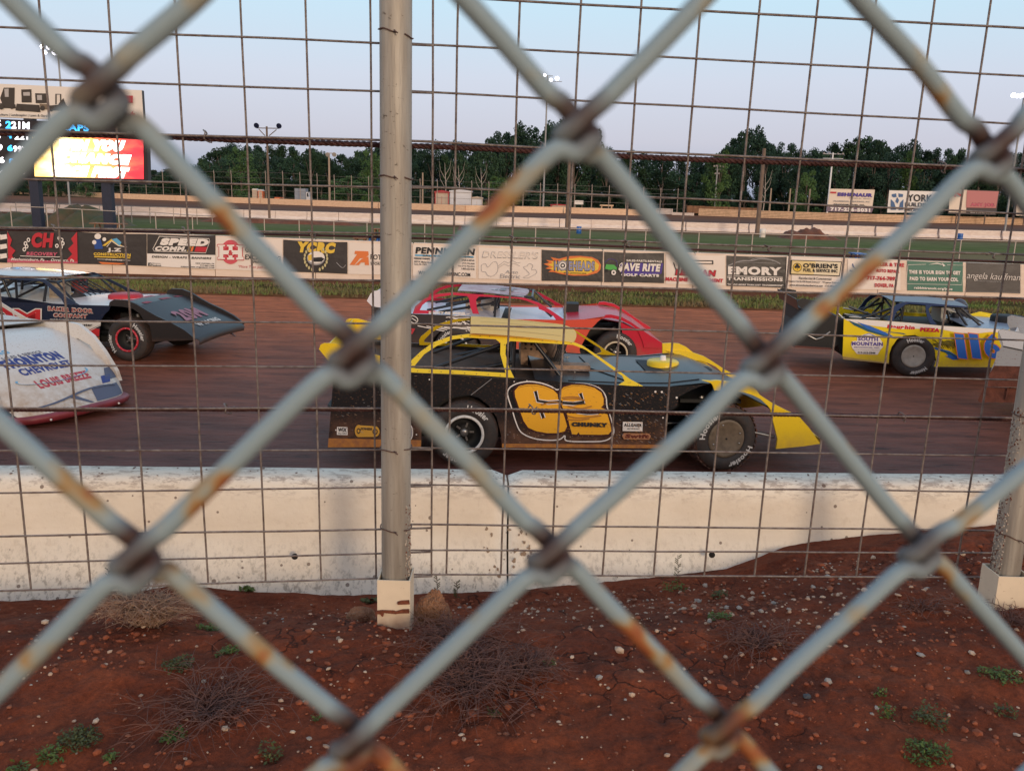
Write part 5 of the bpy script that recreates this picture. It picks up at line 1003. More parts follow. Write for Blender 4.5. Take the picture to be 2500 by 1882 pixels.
b.build('tractor', label='small orange tractor between the toilets and the grey truck', category='tractor')
t = root('announcer_stand', (P(1413, 500, OW(1413)).x, OW(1413), 0), 'small white stand on posts beside the thick wooden pole', 'stand')
q = P(1413, 496, OW(1413)); b = MB(); b.box((q.x, q.y, q.z + .1), (1.6, 1, .7), m_wplast); b.build('cabin', t)
for s in (-.6, .6): b = MB(); b.tube([(q.x + s, q.y, 0), (q.x + s, q.y, q.z)], .07, m_post, 5); b.build('leg', t)
q = P(1481, 502, OW(1481)); b = MB(); b.box((q.x, q.y, q.z), (2.4, 1, .25), m_board)
for s in (-.9, .9): b.box((q.x + s, q.y, q.z / 2), (.2, .8, q.z), m_board)
b.build('bench', label='cream wooden bench just above the outer wall', category='bench')
# stairs / bleacher rails at far left, behind the wall
t = root('bleachers', (P(300, 440, 200).x, 200, 0), 'dark bleachers with pale handrails behind the wall under the scoreboard', 'bleachers')
mb2 = mat('bleacher_steel', (0.12, 0.12, 0.14), 0.6)
for i in range(6): b = MB(); b.box((P(210, 440, 205).x, 205 + i * .8, 1.2 + i * .45), (26, .7, .12), mb2); b.build('tread', t)
for x_ in (165, 172, 180, 188, 225, 260, 300, 340): b = MB(); q = P(x_, 447, 199); b.tube([(q.x, 199, 0.8), (q.x + .6, 199, q.z)], .06, m_post, 5); b.build('handrail', t)
# ---- woods
def leafmat(n, c, c2):
    m = mat(n, c, 0.75, var=1, vs=0.55, c2=c2, spec=0.15); return m
LM = [leafmat('leaves_dark', (0.015, 0.038, 0.028), (0.030, 0.060, 0.036)), leafmat('leaves_mid', (0.025, 0.056, 0.032), (0.042, 0.080, 0.038)), leafmat('leaves_light', (0.06, 0.12, 0.04), (0.085, 0.15, 0.048))]
m_bark = mat('bark', (0.12, 0.09, 0.075), 0.9)
def tree_proto(seed, mi, H=10.0, wd=3.6, low=0.12, n=4200, lobes=26):
    r_ = random.Random(seed); cr_ = MB(); m = LM[mi]; m2 = LM[max(0, mi - 1)]; cl = []
    for i in range(lobes):
        z = H * (low + (0.9 - low) * ((i + r_.random()) / lobes)); f_ = (z / H - low) / (1 - low); prof_ = (math.sin(math.pi * min(1, f_ * 0.86 + 0.14)) ** 0.6); a = r_.uniform(0, 6.28); rad = wd * prof_ * r_.uniform(0.25, 0.85)
        cl.append((Vector((math.cos(a) * rad, math.sin(a) * rad, z)), r_.uniform(0.9, 1.7) * (0.75 if f_ > .8 else 1)))
    for i in range(n):
        c_, s = r_.choice(cl); d = Vector((r_.gauss(0, 1), r_.gauss(0, 1), r_.gauss(0, 1))).normalized() * s * (r_.random() ** 0.35); d.z *= 0.75; p = c_ + d
        if p.z < 0.3: continue
        u = Vector((r_.gauss(0, 1), r_.gauss(0, 1), r_.gauss(0, 1))).normalized(); v_ = u.orthogonal().normalized(); sz = r_.uniform(0.09, 0.24)
        cr_.add([p - u * sz, p + v_ * sz * .7, p + u * sz, p - v_ * sz * .7], [(0, 1, 2, 3)], m if r_.random() < .75 else m2)
    tr = MB(); tr.tube([(0, 0, -.3), (0.1, 0, H * .3), (0.05, 0.1, H * .6), (0, 0, H * .8)], [0.26, 0.2, 0.13, 0.05], m_bark, 7)
    for c_, s in cl[::3]: tr.tube([(0.05, 0, c_.z * .5), (c_.x * .5, c_.y * .5, c_.z * .8), c_], [0.11, 0.07, 0.03], m_bark, 5)
    t = bpy.data.objects.new('tree', None); col.objects.link(t); a = cr_.build('crown', t, local=True); c2_ = tr.build('trunk', t, local=True); return t
protos = [tree_proto(1, 0), tree_proto(2, 1, wd=4.2), tree_proto(3, 0, wd=3.1, lobes=22, low=0.2), tree_proto(4, 1, wd=3.5, low=0.08), tree_proto(5, 2, wd=4.4, low=0.06), tree_proto(6, 0, wd=4.6, lobes=20, low=0.3, n=3600)]
used = set()
def tree(pi, x, y, H, wf=1.0, rz=0.0, lab=None, grp='trees of the wood behind the track'):
    pr = protos[pi]
    if pi not in used: used.add(pi); t = pr
    else:
        t = pr.copy(); col.objects.link(t)
        for ch in list(pr.children): c_ = ch.copy(); col.objects.link(c_); c_.parent = t
    t.location = (x, y, 0); s = H / 9.6; t.scale = (s * wf, s * wf, s); t.rotation_euler = (0, 0, rz)
    t['label'] = lab or 'tall dark leafy tree in the close line of woods beyond the back stretch'; t['category'] = 'tree'; t['group'] = grp
    return t
sky_l = [(-100, 405), (250, 408), (450, 410), (472, 401), (490, 388), (522, 359), (548, 350), (595, 347), (703, 348), (718, 363), (765, 355), (797, 370), (822, 363), (840, 381), (862, 384), (880, 373), (895, 362), (925, 345), (975, 350), (1050, 360), (1075, 342), (1120, 337), (1170, 345), (1195, 322)]
sky_l += [(1200 + a / 1.7015, 200 + c_ / 1.7015) for a, c_ in ((0, 215), (100, 172), (220, 165), (290, 130), (420, 175), (450, 262), (540, 265), (600, 285), (640, 272), (660, 295), (700, 290), (820, 312), (910, 292), (960, 265), (990, 240), (1030, 192), (1090, 180), (1140, 210), (1150, 250), (1230, 235), (1280, 270), (1330, 262), (1390, 285), (1430, 235), (1540, 215), (1620, 225), (1700, 235), (1780, 250), (1810, 290), (1830, 270), (1920, 262), (1970, 290), (2100, 280), (2300, 285))]
rt = random.Random(9); sx = -60.0
while sx < 2560:                                  # skyline row
    Y = 203 + rt.uniform(-5, 5); yt = interp(sky_l, sx) + rt.uniform(0, 5); q = P(sx, yt, Y); H = q.z; pi = rt.choice([0, 1, 2, 5, 0, 3])
    tree(pi, q.x, Y, H, min(1.25, max(0.62, 9.5 / H)) * rt.uniform(.9, 1.1), rt.uniform(0, 6.28)); sx += (30 if H > 12 else 24) * rt.uniform(.8, 1.15)
sx = -60.0
while sx < 2560:                                  # lower row in front
    Y = 190 + rt.uniform(-4, 4); yt = interp(sky_l, sx) + rt.uniform(14, 45); q = P(sx, min(yt, 428), Y); H = max(4.5, q.z)
    tree(rt.choice([1, 3, 0, 3, 2, 4] if rt.random() < .35 else [1, 3, 0]), q.x, Y, H, min(1.4, 9.0 / H) * rt.uniform(.9, 1.1), rt.uniform(0, 6.28), 'mid-green lower tree along the front edge of the woods'); sx += rt.uniform(36, 50)
sx = 380.0
while sx < 2560:                                  # shrubs at the foot
    Y = 184 + rt.uniform(-3, 3); H = rt.uniform(3.2, 5.5); q = P(sx, 450, Y); tree(rt.choice([1, 3, 0]), q.x, Y, H, 1.5, rt.uniform(0, 6.28), 'low bushy tree at the foot of the woods behind the catch fence'); sx += rt.uniform(38, 56)
for sx, yt, Y, wf, lab in ((905, 366, 176, 1.0, 'bright green rounded tree just left of the steel fence post'), (850, 430, 172, 1.5, 'low bright green bush right of the pale two-lamp pole'), (585, 360, 180, 1.1, 'green tree directly left of the infield lamp pole'), (1218, 430, 172, 1.2, 'pale green small tree right of the white barn'), (1975, 415, 178, 1.0, 'light green tree left of the white light pole'), (1762, 366, 182, 1.0, 'yellow-green tree below the tallest tree right of centre')):
    q = P(sx, yt, Y); tree(4, q.x, Y, q.z, wf, 1.0, lab, None) if False else tree(4, q.x, Y, q.z, wf * min(1.3, 8.0 / q.z), sx, lab, 'brighter green trees at the edge of the wood')
# bare pale trunks at the edge
for x_, yt in ((1087, 398), (1120, 405), (1175, 410), (1870, 425)):
    b = MB(); YD = 178; q = P(x_, yt, YD); mm = mat('bare_wood', (0.42, 0.36, 0.32), 0.8)
    b.tube([(q.x, YD, 0), (q.x + .2, YD, q.z * .5), (q.x - .1, YD, q.z)], [.12, .09, .03], mm, 5)
    for s, f_ in ((-1, .45), (1, .55), (-1, .65), (1, .72)): b.tube([(q.x, YD, q.z * f_), (q.x + s * .9, YD, q.z * (f_ + .18)), (q.x + s * 1.2, YD, q.z * (f_ + .38))], [.06, .04, .015], mm, 4)
    b.build('dead_tree', label='bare pale dead tree standing before the dark woods', category='dead tree', group='bare dead trees')
# ================================================================== RACE CARS
m_tyre = mat('tyre_rubber', (0.028, 0.026, 0.027), 0.75, var=0.3, vs=12, c2=(0.05, 0.035, 0.03), bump=0.3, bs=60); m_tread = mat('tyre_tread', (0.028, 0.024, 0.023), 0.9, var=0.6, vs=18, c2=(0.07, 0.035, 0.025), bump=1.0, bs=40)
m_tmud = mat('tyre_muddy', (0.06, 0.035, 0.028), 0.9, var=0.8, vs=9, c2=(0.16, 0.07, 0.045), bump=1.0, bs=40)
m_let = mat('tyre_letters', (0.62, 0.60, 0.58), 0.7); m_blkm = mat('chassis_black', (0.010, 0.010, 0.011), 0.7); m_tubem = mat('cage_black', (0.016, 0.017, 0.022), 0.35); m_alu = mat('aluminium', (0.45, 0.44, 0.43), 0.35, 0.8, var=0.3, vs=12)
m_visor = mat('visor', (0.02, 0.025, 0.03), 0.08); m_suit = mat('race_suit', (0.05, 0.05, 0.06), 0.8); m_glove = mat('glove', (0.03, 0.03, 0.03), 0.8); m_skin = mat('skin', (0.45, 0.27, 0.20), 0.6)
def paint(n, c, mud=0.5, mz=None, rough=0.3, mudc=(0.25, 0.11, 0.06)): return mat('paint_' + n, c, rough, coat=0.06, spec=0.3, mud=mud, mudz=mz, mudc=mudc)
class Car:
    def __init__(s, name, contact, xl, yl, yaw, lab, cat='race car', z=0.0):
        Rz = Matrix.Rotation(R(yaw), 4, 'Z'); o = Vector(contact) - Rz.to_3x3() @ Vector((xl, yl, 0)); o.z = z
        s.t = root(name, o, lab, cat, 'dirt-track race cars on the clay track', R(yaw)); s.M = Matrix.Translation(o) @ Rz; s.I = s.M.inverted()
    def L(s, sx, sy, y0=-0.95, k=0.0, z0=0.0):
        o, d = ray(sx, sy); o = s.I @ o; d = s.I.to_3x3() @ d; n = Vector((0, 1, -k)); return o + d * ((Vector((0, y0, z0)) - o).dot(n) / d.dot(n))
    def path(s, spec, y0=-0.95, k=0.0, z0=0.0):
        """spec: list of (crop, 'x,y ...') or local (x, z) tuples"""
        out = []
        for it in spec:
            if isinstance(it[1], str): out += [s.L(*q, y0, k, z0) for q in pts(it[0], it[1])]
            else: out.append(Vector((it[0], y0 + k * (it[1] - z0), it[1])))
        return out
    def pan(s, name, spec, m, y0=-0.95, k=0.0, z0=0.0, th=0.012, holes=(), mirror=True, draw=None, label=None, mm=None, par=None):
        lo = [s.path(spec, y0, k, z0)] + [s.path(h, y0, k, z0) for h in holes]; b = MB(); b.slab(lo, (0, th, 0), m)
        if draw:
            f = Flat(lambda a, c_, o: s.L(a, c_, y0 - o, k, z0), 0.003, 0.0013); f.b = b; draw(f)
        o = b.build(name, par or s.t, local=True)
        if label: o['label'] = label
        if mirror:
            b = MB(); b.slab([[Vector((p.x, -p.y, p.z)) for p in l] for l in lo], (0, -th, 0), mm or m); b.build(name, par or s.t, local=True)
        return o
    def loft(s, name, edge, m, y=0.93, crown=0.03, n=10, th=None, ys=None, drop=0.0, draw=None, m2=None):
        """sheet between a near edge [(x, z)] and its mirror"""
        b = MB(); rows = []
        for i, (x, z) in enumerate(edge):
            w_ = ys[i] if ys else y
            rows.append([(x, w_ * (-1 + 2 * j / n), z - drop + crown * (1 - (-1 + 2 * j / n) ** 2)) for j in range(n + 1)])
        b.grid(rows, m, thick=(0, 0, -0.012))
        if draw: draw(b)
        return b.build(name, s.t, local=True)
    def bars(s, name, lst, m=None, r=0.02, par=None):
        b = MB()
        for p in lst: b.tube(p, r, m or m_tubem, 8)
        return b.build(name, par or s.t, local=True)
    def wheel(s, x, y, r=0.37, rim=0.205, far=False, steer=0.0, style='open', mring=None, word=((135, 58), (-45, 58)), wd=0.30, mt=None, z=None):
        z = r - 0.004 if z is None else z; yc = (y + wd / 2) if not far else (y - wd / 2)
        e_ = sub('wheel', s.t, (x, yc, z), (R(90), 0, R(steer) + (math.pi if far else 0))); h = wd / 2
        b = MB(); b.lathe([(rim, h - .03), (rim + .012, h - .004), (r * .72, h + .012), (r * .86, h + .008), (r * .95, h - .018)], m_tyre, Matrix.Identity(4), 40)
        b.lathe([(r * .95, h - .018), (r * .985, h - .04), (r, h - .06), (r, -h + .06), (r * .985, -h + .04), (r * .95, -h + .018)], mt or m_tread, Matrix.Identity(4), 40); b.lathe([(r * .95, -h + .018), (r * .86, -h), (rim, -h + .02), (rim, h - .03)], m_tyre, Matrix.Identity(4), 40)
        if mt:                          # tread blocks
            for i in range(36):
                a = 2 * math.pi * i / 36
                for q in (-.33, 0, .33): b.box((0, 0, 0), (0.012, 0.04, wd * .26), mt, M=Matrix.Rotation(a + q * .1, 4, 'Z') @ Matrix.Translation((r + .003, 0, q * wd * .95)))
        for a0, span in word:
            R0 = rim + (r - rim) * 0.36; hh = (r - rim) * 0.42
            def fn(a, c_, a0=a0, span=span):
                th = R(a0 + span / 2 - a * span); rr_ = R0 + c_ * hh; return (rr_ * math.cos(th), rr_ * math.sin(th), h + .0145 - 0.004 * c_)
            b.text('Hoosier', 0, 0, 0, m_let, 0.03, fn)
        b.build('tyre', e_, local=True)
        b = MB(); mr = mring or m_alu
        if style == 'cover':
            b.lathe([(rim + .004, h - .012), (rim - .012, h + .004), (rim - .03, h - .004), (0, h - .012)], mring, Matrix.Identity(4), 40)
            for a in (20, 110, 200, 290, 340): b.lathe([(.010, h - .01), (.010, h + .002), (0, h + .002)], m_alu, Matrix.Translation((math.cos(R(a)) * rim * .78, math.sin(R(a)) * rim * .78, 0)), 8)
            b.lathe([(.012, h - .01), (.011, h - .005), (0, h - .005)], m_blkm, Matrix.Identity(4), 10)
        else:
            b.lathe([(rim + .006, h - .02), (rim + .002, h + .004), (rim - .022, h + .004), (rim - .026, h - .014)], mr, Matrix.Identity(4), 40)
            b.lathe([(rim - .026, h - .014), (rim - .03, -.02), (rim * .45, -.035), (rim * .42, .0), (rim * .2, .01), (0, .01)], m_blkm, Matrix.Identity(4), 30)
            for i in range(16): a = 2 * math.pi * i / 16; b.box((0, 0, 0), (.010, .010, .008), mat('bolt', (.6, .6, .6), .4, .6), M=Matrix.Rotation(a, 4, 'Z') @ Matrix.Translation((rim - .010, 0, h + .006)))
            b.lathe([(.045, .01), (.045, .05), (0, .05)], m_alu, Matrix.Identity(4), 12)
            for i in range(5): a = 2 * math.pi * i / 5; b.box((0, 0, 0), (.05, .02, .01), m_alu, M=Matrix.Rotation(a, 4, 'Z') @ Matrix.Translation((rim * .38, 0, .012)))
        b.build('rim', e_, local=True); return e_
    def chassis(s, x0=-1.2, x1=3.3):
        b = MB(); b.box(((x0 + x1) / 2, 0, 0.30), (x1 - x0, 1.25, 0.10), m_blkm)
        for y in (-.45, .45): b.tube([(x0, y, .42), (0.2, y, .5), (1, y, .35), (2.2, y, .40), (x1, y, .42)], 0.03, m_tubem, 6)
        b.box((2.55, 0, .55), (.7, .55, .34), m_blkm); b.box((0, 0, .37), (.12, 1.5, .1), m_blkm); b.box((2.78, 0, .37), (.1, 1.5, .08), m_blkm)
        for y in (-.55, .55): b.tube([(2.5, y, .55), (2.78, y * 1.25, .38)], .02, m_alu, 6); b.tube([(2.7, y, .75), (2.78, y * 1.2, .45)], .035, m_alu, 8)
        b.build('chassis', s.t, local=True)
        b = MB(); b.box((0.1, 0, .62), (1.9, 1.5, .5), m_blkm); b.build('fuel_cell', s.t, local=True)
def driver(car, x, y, zs, helmet, suit, lab, look=0.0):
    """seated driver, hands on the wheel: one skinned body with a helmet child"""
    t = car.M @ Vector((x, y, 0)); o = bpy.data.meshes.new('person')
    V = [(0, 0, zs), (0.02, 0, zs + .16), (0.03, 0, zs + .34), (0.04, 0, zs + .46), (0.06, 0, zs + .56), (0.09, 0, zs + .66), (0.11, 0, zs + .74)]; Rr = [.15, .14, .16, .13, .055, .085, .06]
    E = [(i, i + 1) for i in range(6)]
    for sgn in (-1, 1):
        k = len(V); V += [(0.04, sgn * .17, zs + .44), (0.10, sgn * .24, zs + .24), (0.34, sgn * .17, zs + .26), (0.43, sgn * .14, zs + .30)]; Rr += [.075, .055, .042, .034]; E += [(3, k), (k, k + 1), (k + 1, k + 2), (k + 2, k + 3)]
        for q in range(5):
            kk = len(V); a = (q - 2) * .016; V += [(0.475, sgn * (.14 - .02) + a * .6, zs + .32 + a), (0.49, sgn * .10 + a * .3, zs + .335 + a)]; Rr += [.010, .008]; E += [(k + 3, kk), (kk, kk + 1)]
        k = len(V); V += [(0.10, sgn * .10, zs - .02), (0.50, sgn * .12, zs + .08), (0.85, sgn * .10, zs - .18), (0.97, sgn * .10, zs - .10)]; Rr += [.10, .07, .05, .035]; E += [(0, k), (k, k + 1), (k + 1, k + 2), (k + 2, k + 3)]
    o.from_pydata(V, E, []); ob = bpy.data.objects.new('person', o); col.objects.link(ob); ob.modifiers.new('skin', 'SKIN').use_smooth_shade = True
    for i, r_ in enumerate(Rr): o.skin_vertices[0].data[i].radius = (r_, r_)
    o.skin_vertices[0].data[0].use_root = True; o.materials.append(suit)
    ob.location = t; ob.rotation_euler = (0, 0, car.t.rotation_euler.z)
    sm = ob.modifiers.new('sub', 'SUBSURF'); sm.levels = 2; sm.render_levels = 2
    ob['label'] = lab; ob['category'] = 'person'; ob['group'] = 'drivers at the wheel'
    b = MB(); T = Matrix.Translation((0.10, 0, zs + .70)) @ Matrix.Rotation(look, 4, 'Z')
    def sph(cx, cz, rx, ry, rz, m, t0=0, t1=180, p0=0, p1=360):
        rows = []
        for i in range(13):
            a = R(lerp(t0, t1, i / 12)); rows.append([T @ Vector((cx + rx * math.sin(a) * math.cos(R(lerp(p0, p1, j / 24))), ry * math.sin(a) * math.sin(R(lerp(p0, p1, j / 24))), cz + rz * math.cos(a))) for j in range(25)])
        b.grid(rows, m)
    sph(0, .02, .145, .125, .15, helmet, 0, 125); sph(.035, -.04, .135, .11, .12, helmet, 80, 150); sph(.012, .015, .147, .122, .14, m_visor, 62, 98, -75, 75)
    b.box((0, 0, 0), (.03, .14, .025), m_blkm, M=T @ Matrix.Translation((.155, 0, -.06))); h = b.build('helmet', ob, local=True)
    return ob
def seat(car, x, y, zs, m, holes=True):
    b = MB(); b.box((x - .02, y, zs - .08), (.5, .5, .06), m); b.slab([(x - .26, y - .25, zs - .1), (x - .16, y - .25, zs - .1), (x - .22, y - .25, zs + .62), (x - .30, y - .25, zs + .62)], (0, .5, 0), m)
    for s_ in (-1, 1):
        b.slab([(x - .28, y + s_ * .26, zs - .1), (x + .24, y + s_ * .26, zs - .1), (x + .20, y + s_ * .26, zs + .05), (x - .08, y + s_ * .26, zs + .12), (x - .08, y + s_ * .26, zs + .36), (x - .28, y + s_ * .26, zs + .4)], (0, .02 * s_, 0), m)
    b.slab([(x - .30, y - .2, zs + .56), (x - .02, y - .2, zs + .50), (x + .02, y - .2, zs + .60), (x - .10, y - .2, zs + .76), (x - .30, y - .2, zs + .76)], (0, -.02, 0), m)
    if holes:
        for i in range(6): b.lathe([(.016, 0), (0, 0)], m_blkm, Matrix.Translation((x - .24 + (i % 3) * .07, y - .2215, zs + .62 + (i // 3) * .06)) @ Matrix.Rotation(R(90), 4, 'X'), 10)
    return b.build('seat', car.t, local=True)
def scheme_roof(car, name, z, x0, x1, m, yw=0.68, front=0.12, drop=0.05, decal=None):
    b = MB(); rows = []; n = 12
    for i in range(n + 1):
        t = i / n; x = lerp(x0, x1, t)
        rows.append([(x + front * (1 - (-1 + 2 * j / 8) ** 2) * t - 0.0, yw * (-1 + 2 * j / 8), z - drop * t ** 1.6 - 0.01 * t + 0.025 * (1 - (-1 + 2 * j / 8) ** 2)) for j in range(9)])
    b.grid(rows, m, thick=(0, 0, -0.014))
    if decal: decal(b)
    return b.build(name, car.t, local=True)
def cage(car, x0=.55, x1=1.65, z=1.33, extra=()):
    bs = []
    for y in (-.60, .60): bs += [[(x0, y, .55), (x0 + .02, y, z - .03), (x0 + .1, y, z)], [(x0 + .1, y, z), (x1 - .35, y, z - .04), (x1, y * 1.1, .92)], [(x0 - .05, y, z - .05), (-.55, y * .95, .95)], [(x0 + .02, y, 1.12), (-.35, y * .9, .92)]]
    bs += [[(x0 + .1, -.6, z), (x0 + .1, .6, z)], [(x1 - .35, -.6, z - .04), (x1 - .35, .6, z - .04)], [(x0, -.6, .95), (x0 + .05, .6, z - .05)]]
    car.bars('roll_cage', bs + list(extra), r=.022)
# ------------------------------------------------------------------ the yellow and black car, number 62
A = G(1132, 1141); Bc = G(1761, 1150); yaw62 = math.degrees(math.atan2(Bc.y - A.y, Bc.x - A.x))
car = Car('race_car', A, 0, -0.99, yaw62, 'black and yellow race car with a big orange 62 on its door')
mk = paint('black62', (0.016, 0.016, 0.018), 0.55, (0.22, 0.62), 0.28); my = paint('yellow62', (0.80, 0.55, 0.02), 0.25, (0.1, 0.5), 0.35, (0.35, 0.20, 0.08)); mo = mat('orange_strip', (0.55, 0.22, 0.04), 0.6, var=0.4, vs=14, c2=(0.34, 0.13, 0.05)); mh = mat('hood62', (0.028, 0.030, 0.034), 0.30, coat=0.0, spec=.22, mud=.05, mudc=(.2, .12, .08))
m_roofy = mat('roof62', (0.90, 0.55, 0.17), 0.7, mud=.12, mudc=(0.30, 0.18, 0.10), spec=.12); m_dk = mat('deck_dirty', (0.065, 0.045, 0.035), 0.75, spec=.12, var=0.5, vs=7, c2=(0.10, 0.06, 0.042)); DO = cm('decal_orange', (0.86, 0.42, 0.025)); LG = cm('logo_gold', (0.62, 0.33, 0.05)); DD = cm('dent_brown', (0.40, 0.17, 0.03))
A0 = -.95; m_rivet = mat('rivet_dark', (0.25, 0.15, 0.03), .6)
def q62(f):
    f.poly(c2, '147,1352 930,1368 928,1425 140,1428', mo)
    f.poly(c2, '218,1255 305,1258 308,1325 216,1322', WHT).text(c2, 'WIX', 224, 1296, 300, 1298, 34, BLK, 0.07, 2).text(c2, 'FILTERS', 228, 1316, 300, 1317, 12, BLK, 0.02)
    f.disc(c2, 400, 1290, 38, BLK, 56).disc(c2, 540, 1295, 44, BLK, 50).poly(c2, '400,1236 545,1246 545,1344 400,1346', BLK).disc(c2, 402, 1290, 34, LG, 52).disc(c2, 538, 1295, 40, LG, 46).poly(c2, '402,1241 540,1250 540,1340 402,1341', LG).disc(c2, 400, 1290, 16, BLK, 24).disc(c2, 400, 1290, 9, LG, 14).disc(c2, 540, 1296, 22, BLK, 24).disc(c2, 540, 1296, 14, LG, 16).text(c2, 'JONES', 412, 1285, 512, 1290, 26, BLK, 0.05, 4)
    f.disc(c2, 835, 1302, 27, WHT, 65).disc(c2, 835, 1302, 20, GRY, 55).line(c2, '1352,986 1528,848', 0.006, GRY, curve=False)
    for x, y in ((208, 1282), (890, 1320), (1000, 855), (700, 1340)): f.disc(c2, x, y, 6, WHT)
    for i in range(50):
        rr_ = random.Random(i); x, y = rr_.uniform(180, 900), rr_.uniform(820, 1300); l_ = rr_.uniform(5, 26); f.line(c2, '%d,%d %d,%d' % (x, y, x + l_, y + l_ * rr_.uniform(-.3, .6)), 0.003, TAN if i % 2 else GRY, curve=False)
car.pan('quarter_panel', [(c2, '142,1430 930,1427 932,1300 955,1190 1040,1080 1160,1010 1300,990 1352,990 1528,845 1200,815 826,795 400,772 192,762')], mk, th=0.015, draw=q62)
def d62(f):
    f.poly(c2, '1605,1393 1600,1418', mo) if False else None
    f.poly(c3, '90,1396 1464,1408 1463,1436 88,1430', mo)
    f.line(c3, '135,960 165,915 230,885 320,872 420,885 500,912 560,942 620,905 720,888 830,898 920,935 968,1000 978,1085 1010,1180 1035,1280 1020,1335 960,1372 850,1380 640,1374 622,1330 575,1362 470,1368 350,1350 250,1300 205,1210 175,1110 145,1020', 0.013, WHT, True)
    six = '196,950 230,912 300,896 380,896 450,912 520,940 566,985 580,1040 596,1110 620,1180 640,1250 620,1292 560,1308 470,1308 380,1292 310,1262 272,1205 245,1130 222,1060 200,1000'
    two = '575,960 610,920 680,900 780,902 870,925 930,965 950,1020 948,1070 925,1092 968,1108 985,1160 1005,1230 1015,1290 990,1318 930,1322 748,1320 738,1300 722,1320 682,1318 660,1240 640,1150 600,1090 582,1030'
    for st_ in (six, two): f.line(c3, st_, 0.036, cm('maroon', (0.05, 0.012, 0.012)), True).poly(c3, st_, DO)
    for st_ in ('372,952 392,1035 478,1050 598,1042', '420,1122 440,1182', '752,972 778,1042 690,1060 604,1052'): f.line(c3, st_, 0.048, WHT, curve=False).line(c3, st_, 0.030, mk, curve=False)
    f.poly(c3, '600,1040 780,1048 800,1062 700,1072 600,1060', BLK).poly(c3, '720,1128 820,1138 915,1136 905,1152 800,1158 720,1140', BLK).line(c3, '720,1142 820,1152 905,1148', 0.006, WHT)
    for st_ in ('420,1070 520,1045 600,1060', '600,1010 680,1000 760,1010', '610,1022 700,1015 790,1030', '650,1082 760,1100 850,1080', '640,1160 720,1180 840,1172 930,1160', '640,1192 740,1198 830,1186'): f.line(c3, st_, 0.014, DD)
    f.text(c3, 'CHUNKY', 678, 1252, 985, 1260, 38, BLK, 0.10)
    f.poly(c3, '1112,1212 1280,1214 1278,1294 1110,1290', WHT).text(c3, 'ALLGAIER', 1120, 1252, 1272, 1256, 28, BLK, 0.06, 3).text(c3, 'MOTOR SPORTS', 1150, 1276, 1252, 1279, 12, BLK, 0.02)
    f.poly(c3, '1120,1308 1335,1312 1350,1335 1335,1362 1120,1360 1105,1332', cm('swift_tan', (0.45, 0.20, 0.10))).text(c3, 'Swift', 1128, 1350, 1330, 1353, 34, cm('dark_brown', (0.14, 0.03, 0.02)), 0.07, 8)
    rr_ = random.Random(8)
    for i in range(150):
        x, y = rr_.uniform(980, 1470), rr_.uniform(960, 1400); l_ = rr_.uniform(6, 26); f.line(c3, '%d,%d %d,%d' % (x, y, x + l_, y + l_ * .55), 0.0035, rr_.choice([TAN, GRY, mo, DD]), curve=False)
    for i in range(70):
        x, y = rr_.uniform(230, 980), rr_.uniform(900, 1320); l_ = rr_.uniform(6, 22); f.line(c3, '%d,%d %d,%d' % (x, y, x + l_, y + l_ * .3), 0.003, DD, curve=False)
    for i in range(60):
        x, y = rr_.uniform(120, 1000), rr_.uniform(1300, 1390); f.disc(c3, x, y, rr_.uniform(1.5, 4), rr_.choice([TAN, GRY]), n=6)
    for x, y in ((1388, 958), (1442, 960), (1568, 1008), (192, 872), (300, 865)): f.disc(c3, x, y, 9 if x > 1000 else 5, WHT)
    f.disc(c3, 1452, 1178, 7, WHT)
car.pan('door_panel', [(c2, '1352,990 1528,845'), (c3, '190,845 700,882 1150,907 1500,914'), (c4, '345,905 480,885 400,905 300,945 200,1000'), (c3, '1570,1085 1500,1130 1482,1200 1465,1438 88,1434'), (c2, '1606,1320 1572,1180 1500,1070 1420,1010')], mk, th=0.015, draw=d62, label='black door with a large orange race number and a dent')
# orange-yellow mud on lower edge and the tops
edge_r = [(p.x, p.z) for p in car.path([(c2, '192,762 826,795 1200,815 1528,845')])]; edge_f = [(p.x, p.z) for p in car.path([(c3, '190,845 700,882 1150,907 1500,914'), (c4, '400,885')])]
car.loft('rear_deck', edge_r + edge_f[:1] + [(edge_f[0][0] + .5, edge_f[0][1] - .02)], m_dk, 0.935, 0.0, drop=0.05)
cowl = car.path([(c3, '640,868')])[0].x
hx = [(x, z) for x, z in edge_f if x > cowl + .05]; zc = interp(edge_f, cowl)
tipl = car.path([(c4, '1395,1395')], -0.80)[0]; nzx = lambda t: lerp(hx[-1][0], tipl.x, t)
def hood_draw(b):
    # air cleaner hump
    pass
car.loft('hood', [(cowl - .35, zc + .02), (cowl, zc)] + hx + [(nzx(.12), hx[-1][1] - .015), (nzx(.35), hx[-1][1] - .13), (nzx(.6), hx[-1][1] - .31)], mh, 0.94, 0.035, 14)
z_h = hx[-1][1]
car.loft('nose', [(nzx(.6), z_h - .31), (nzx(.85), z_h - .52), (nzx(1), tipl.z + .05), (nzx(1), tipl.z - .01)], my, n=14, crown=0.03, ys=[.94, .88, .80, .80])
b = MB(); b.box((3.22, 0, .38), (.10, 1.5, .36), m_blkm); b.tube([(3.15, -.75, .42), (3.5, -.82, .36)], .02, m_alu, 6); b.box((2.79, 0, .72), (.7, 1.3, .04), m_blkm); b.build('dark_gap_fill', car.t, local=True)  # black fill added to darken the gap between front wheel and nose
car.pan('nose_side', [(c4, '975,1118 1120,1120 1215,1165 1300,1260 1398,1398 1250,1420 1022,1442 1035,1360 1005,1240')], my, y0=-.94, th=.03)
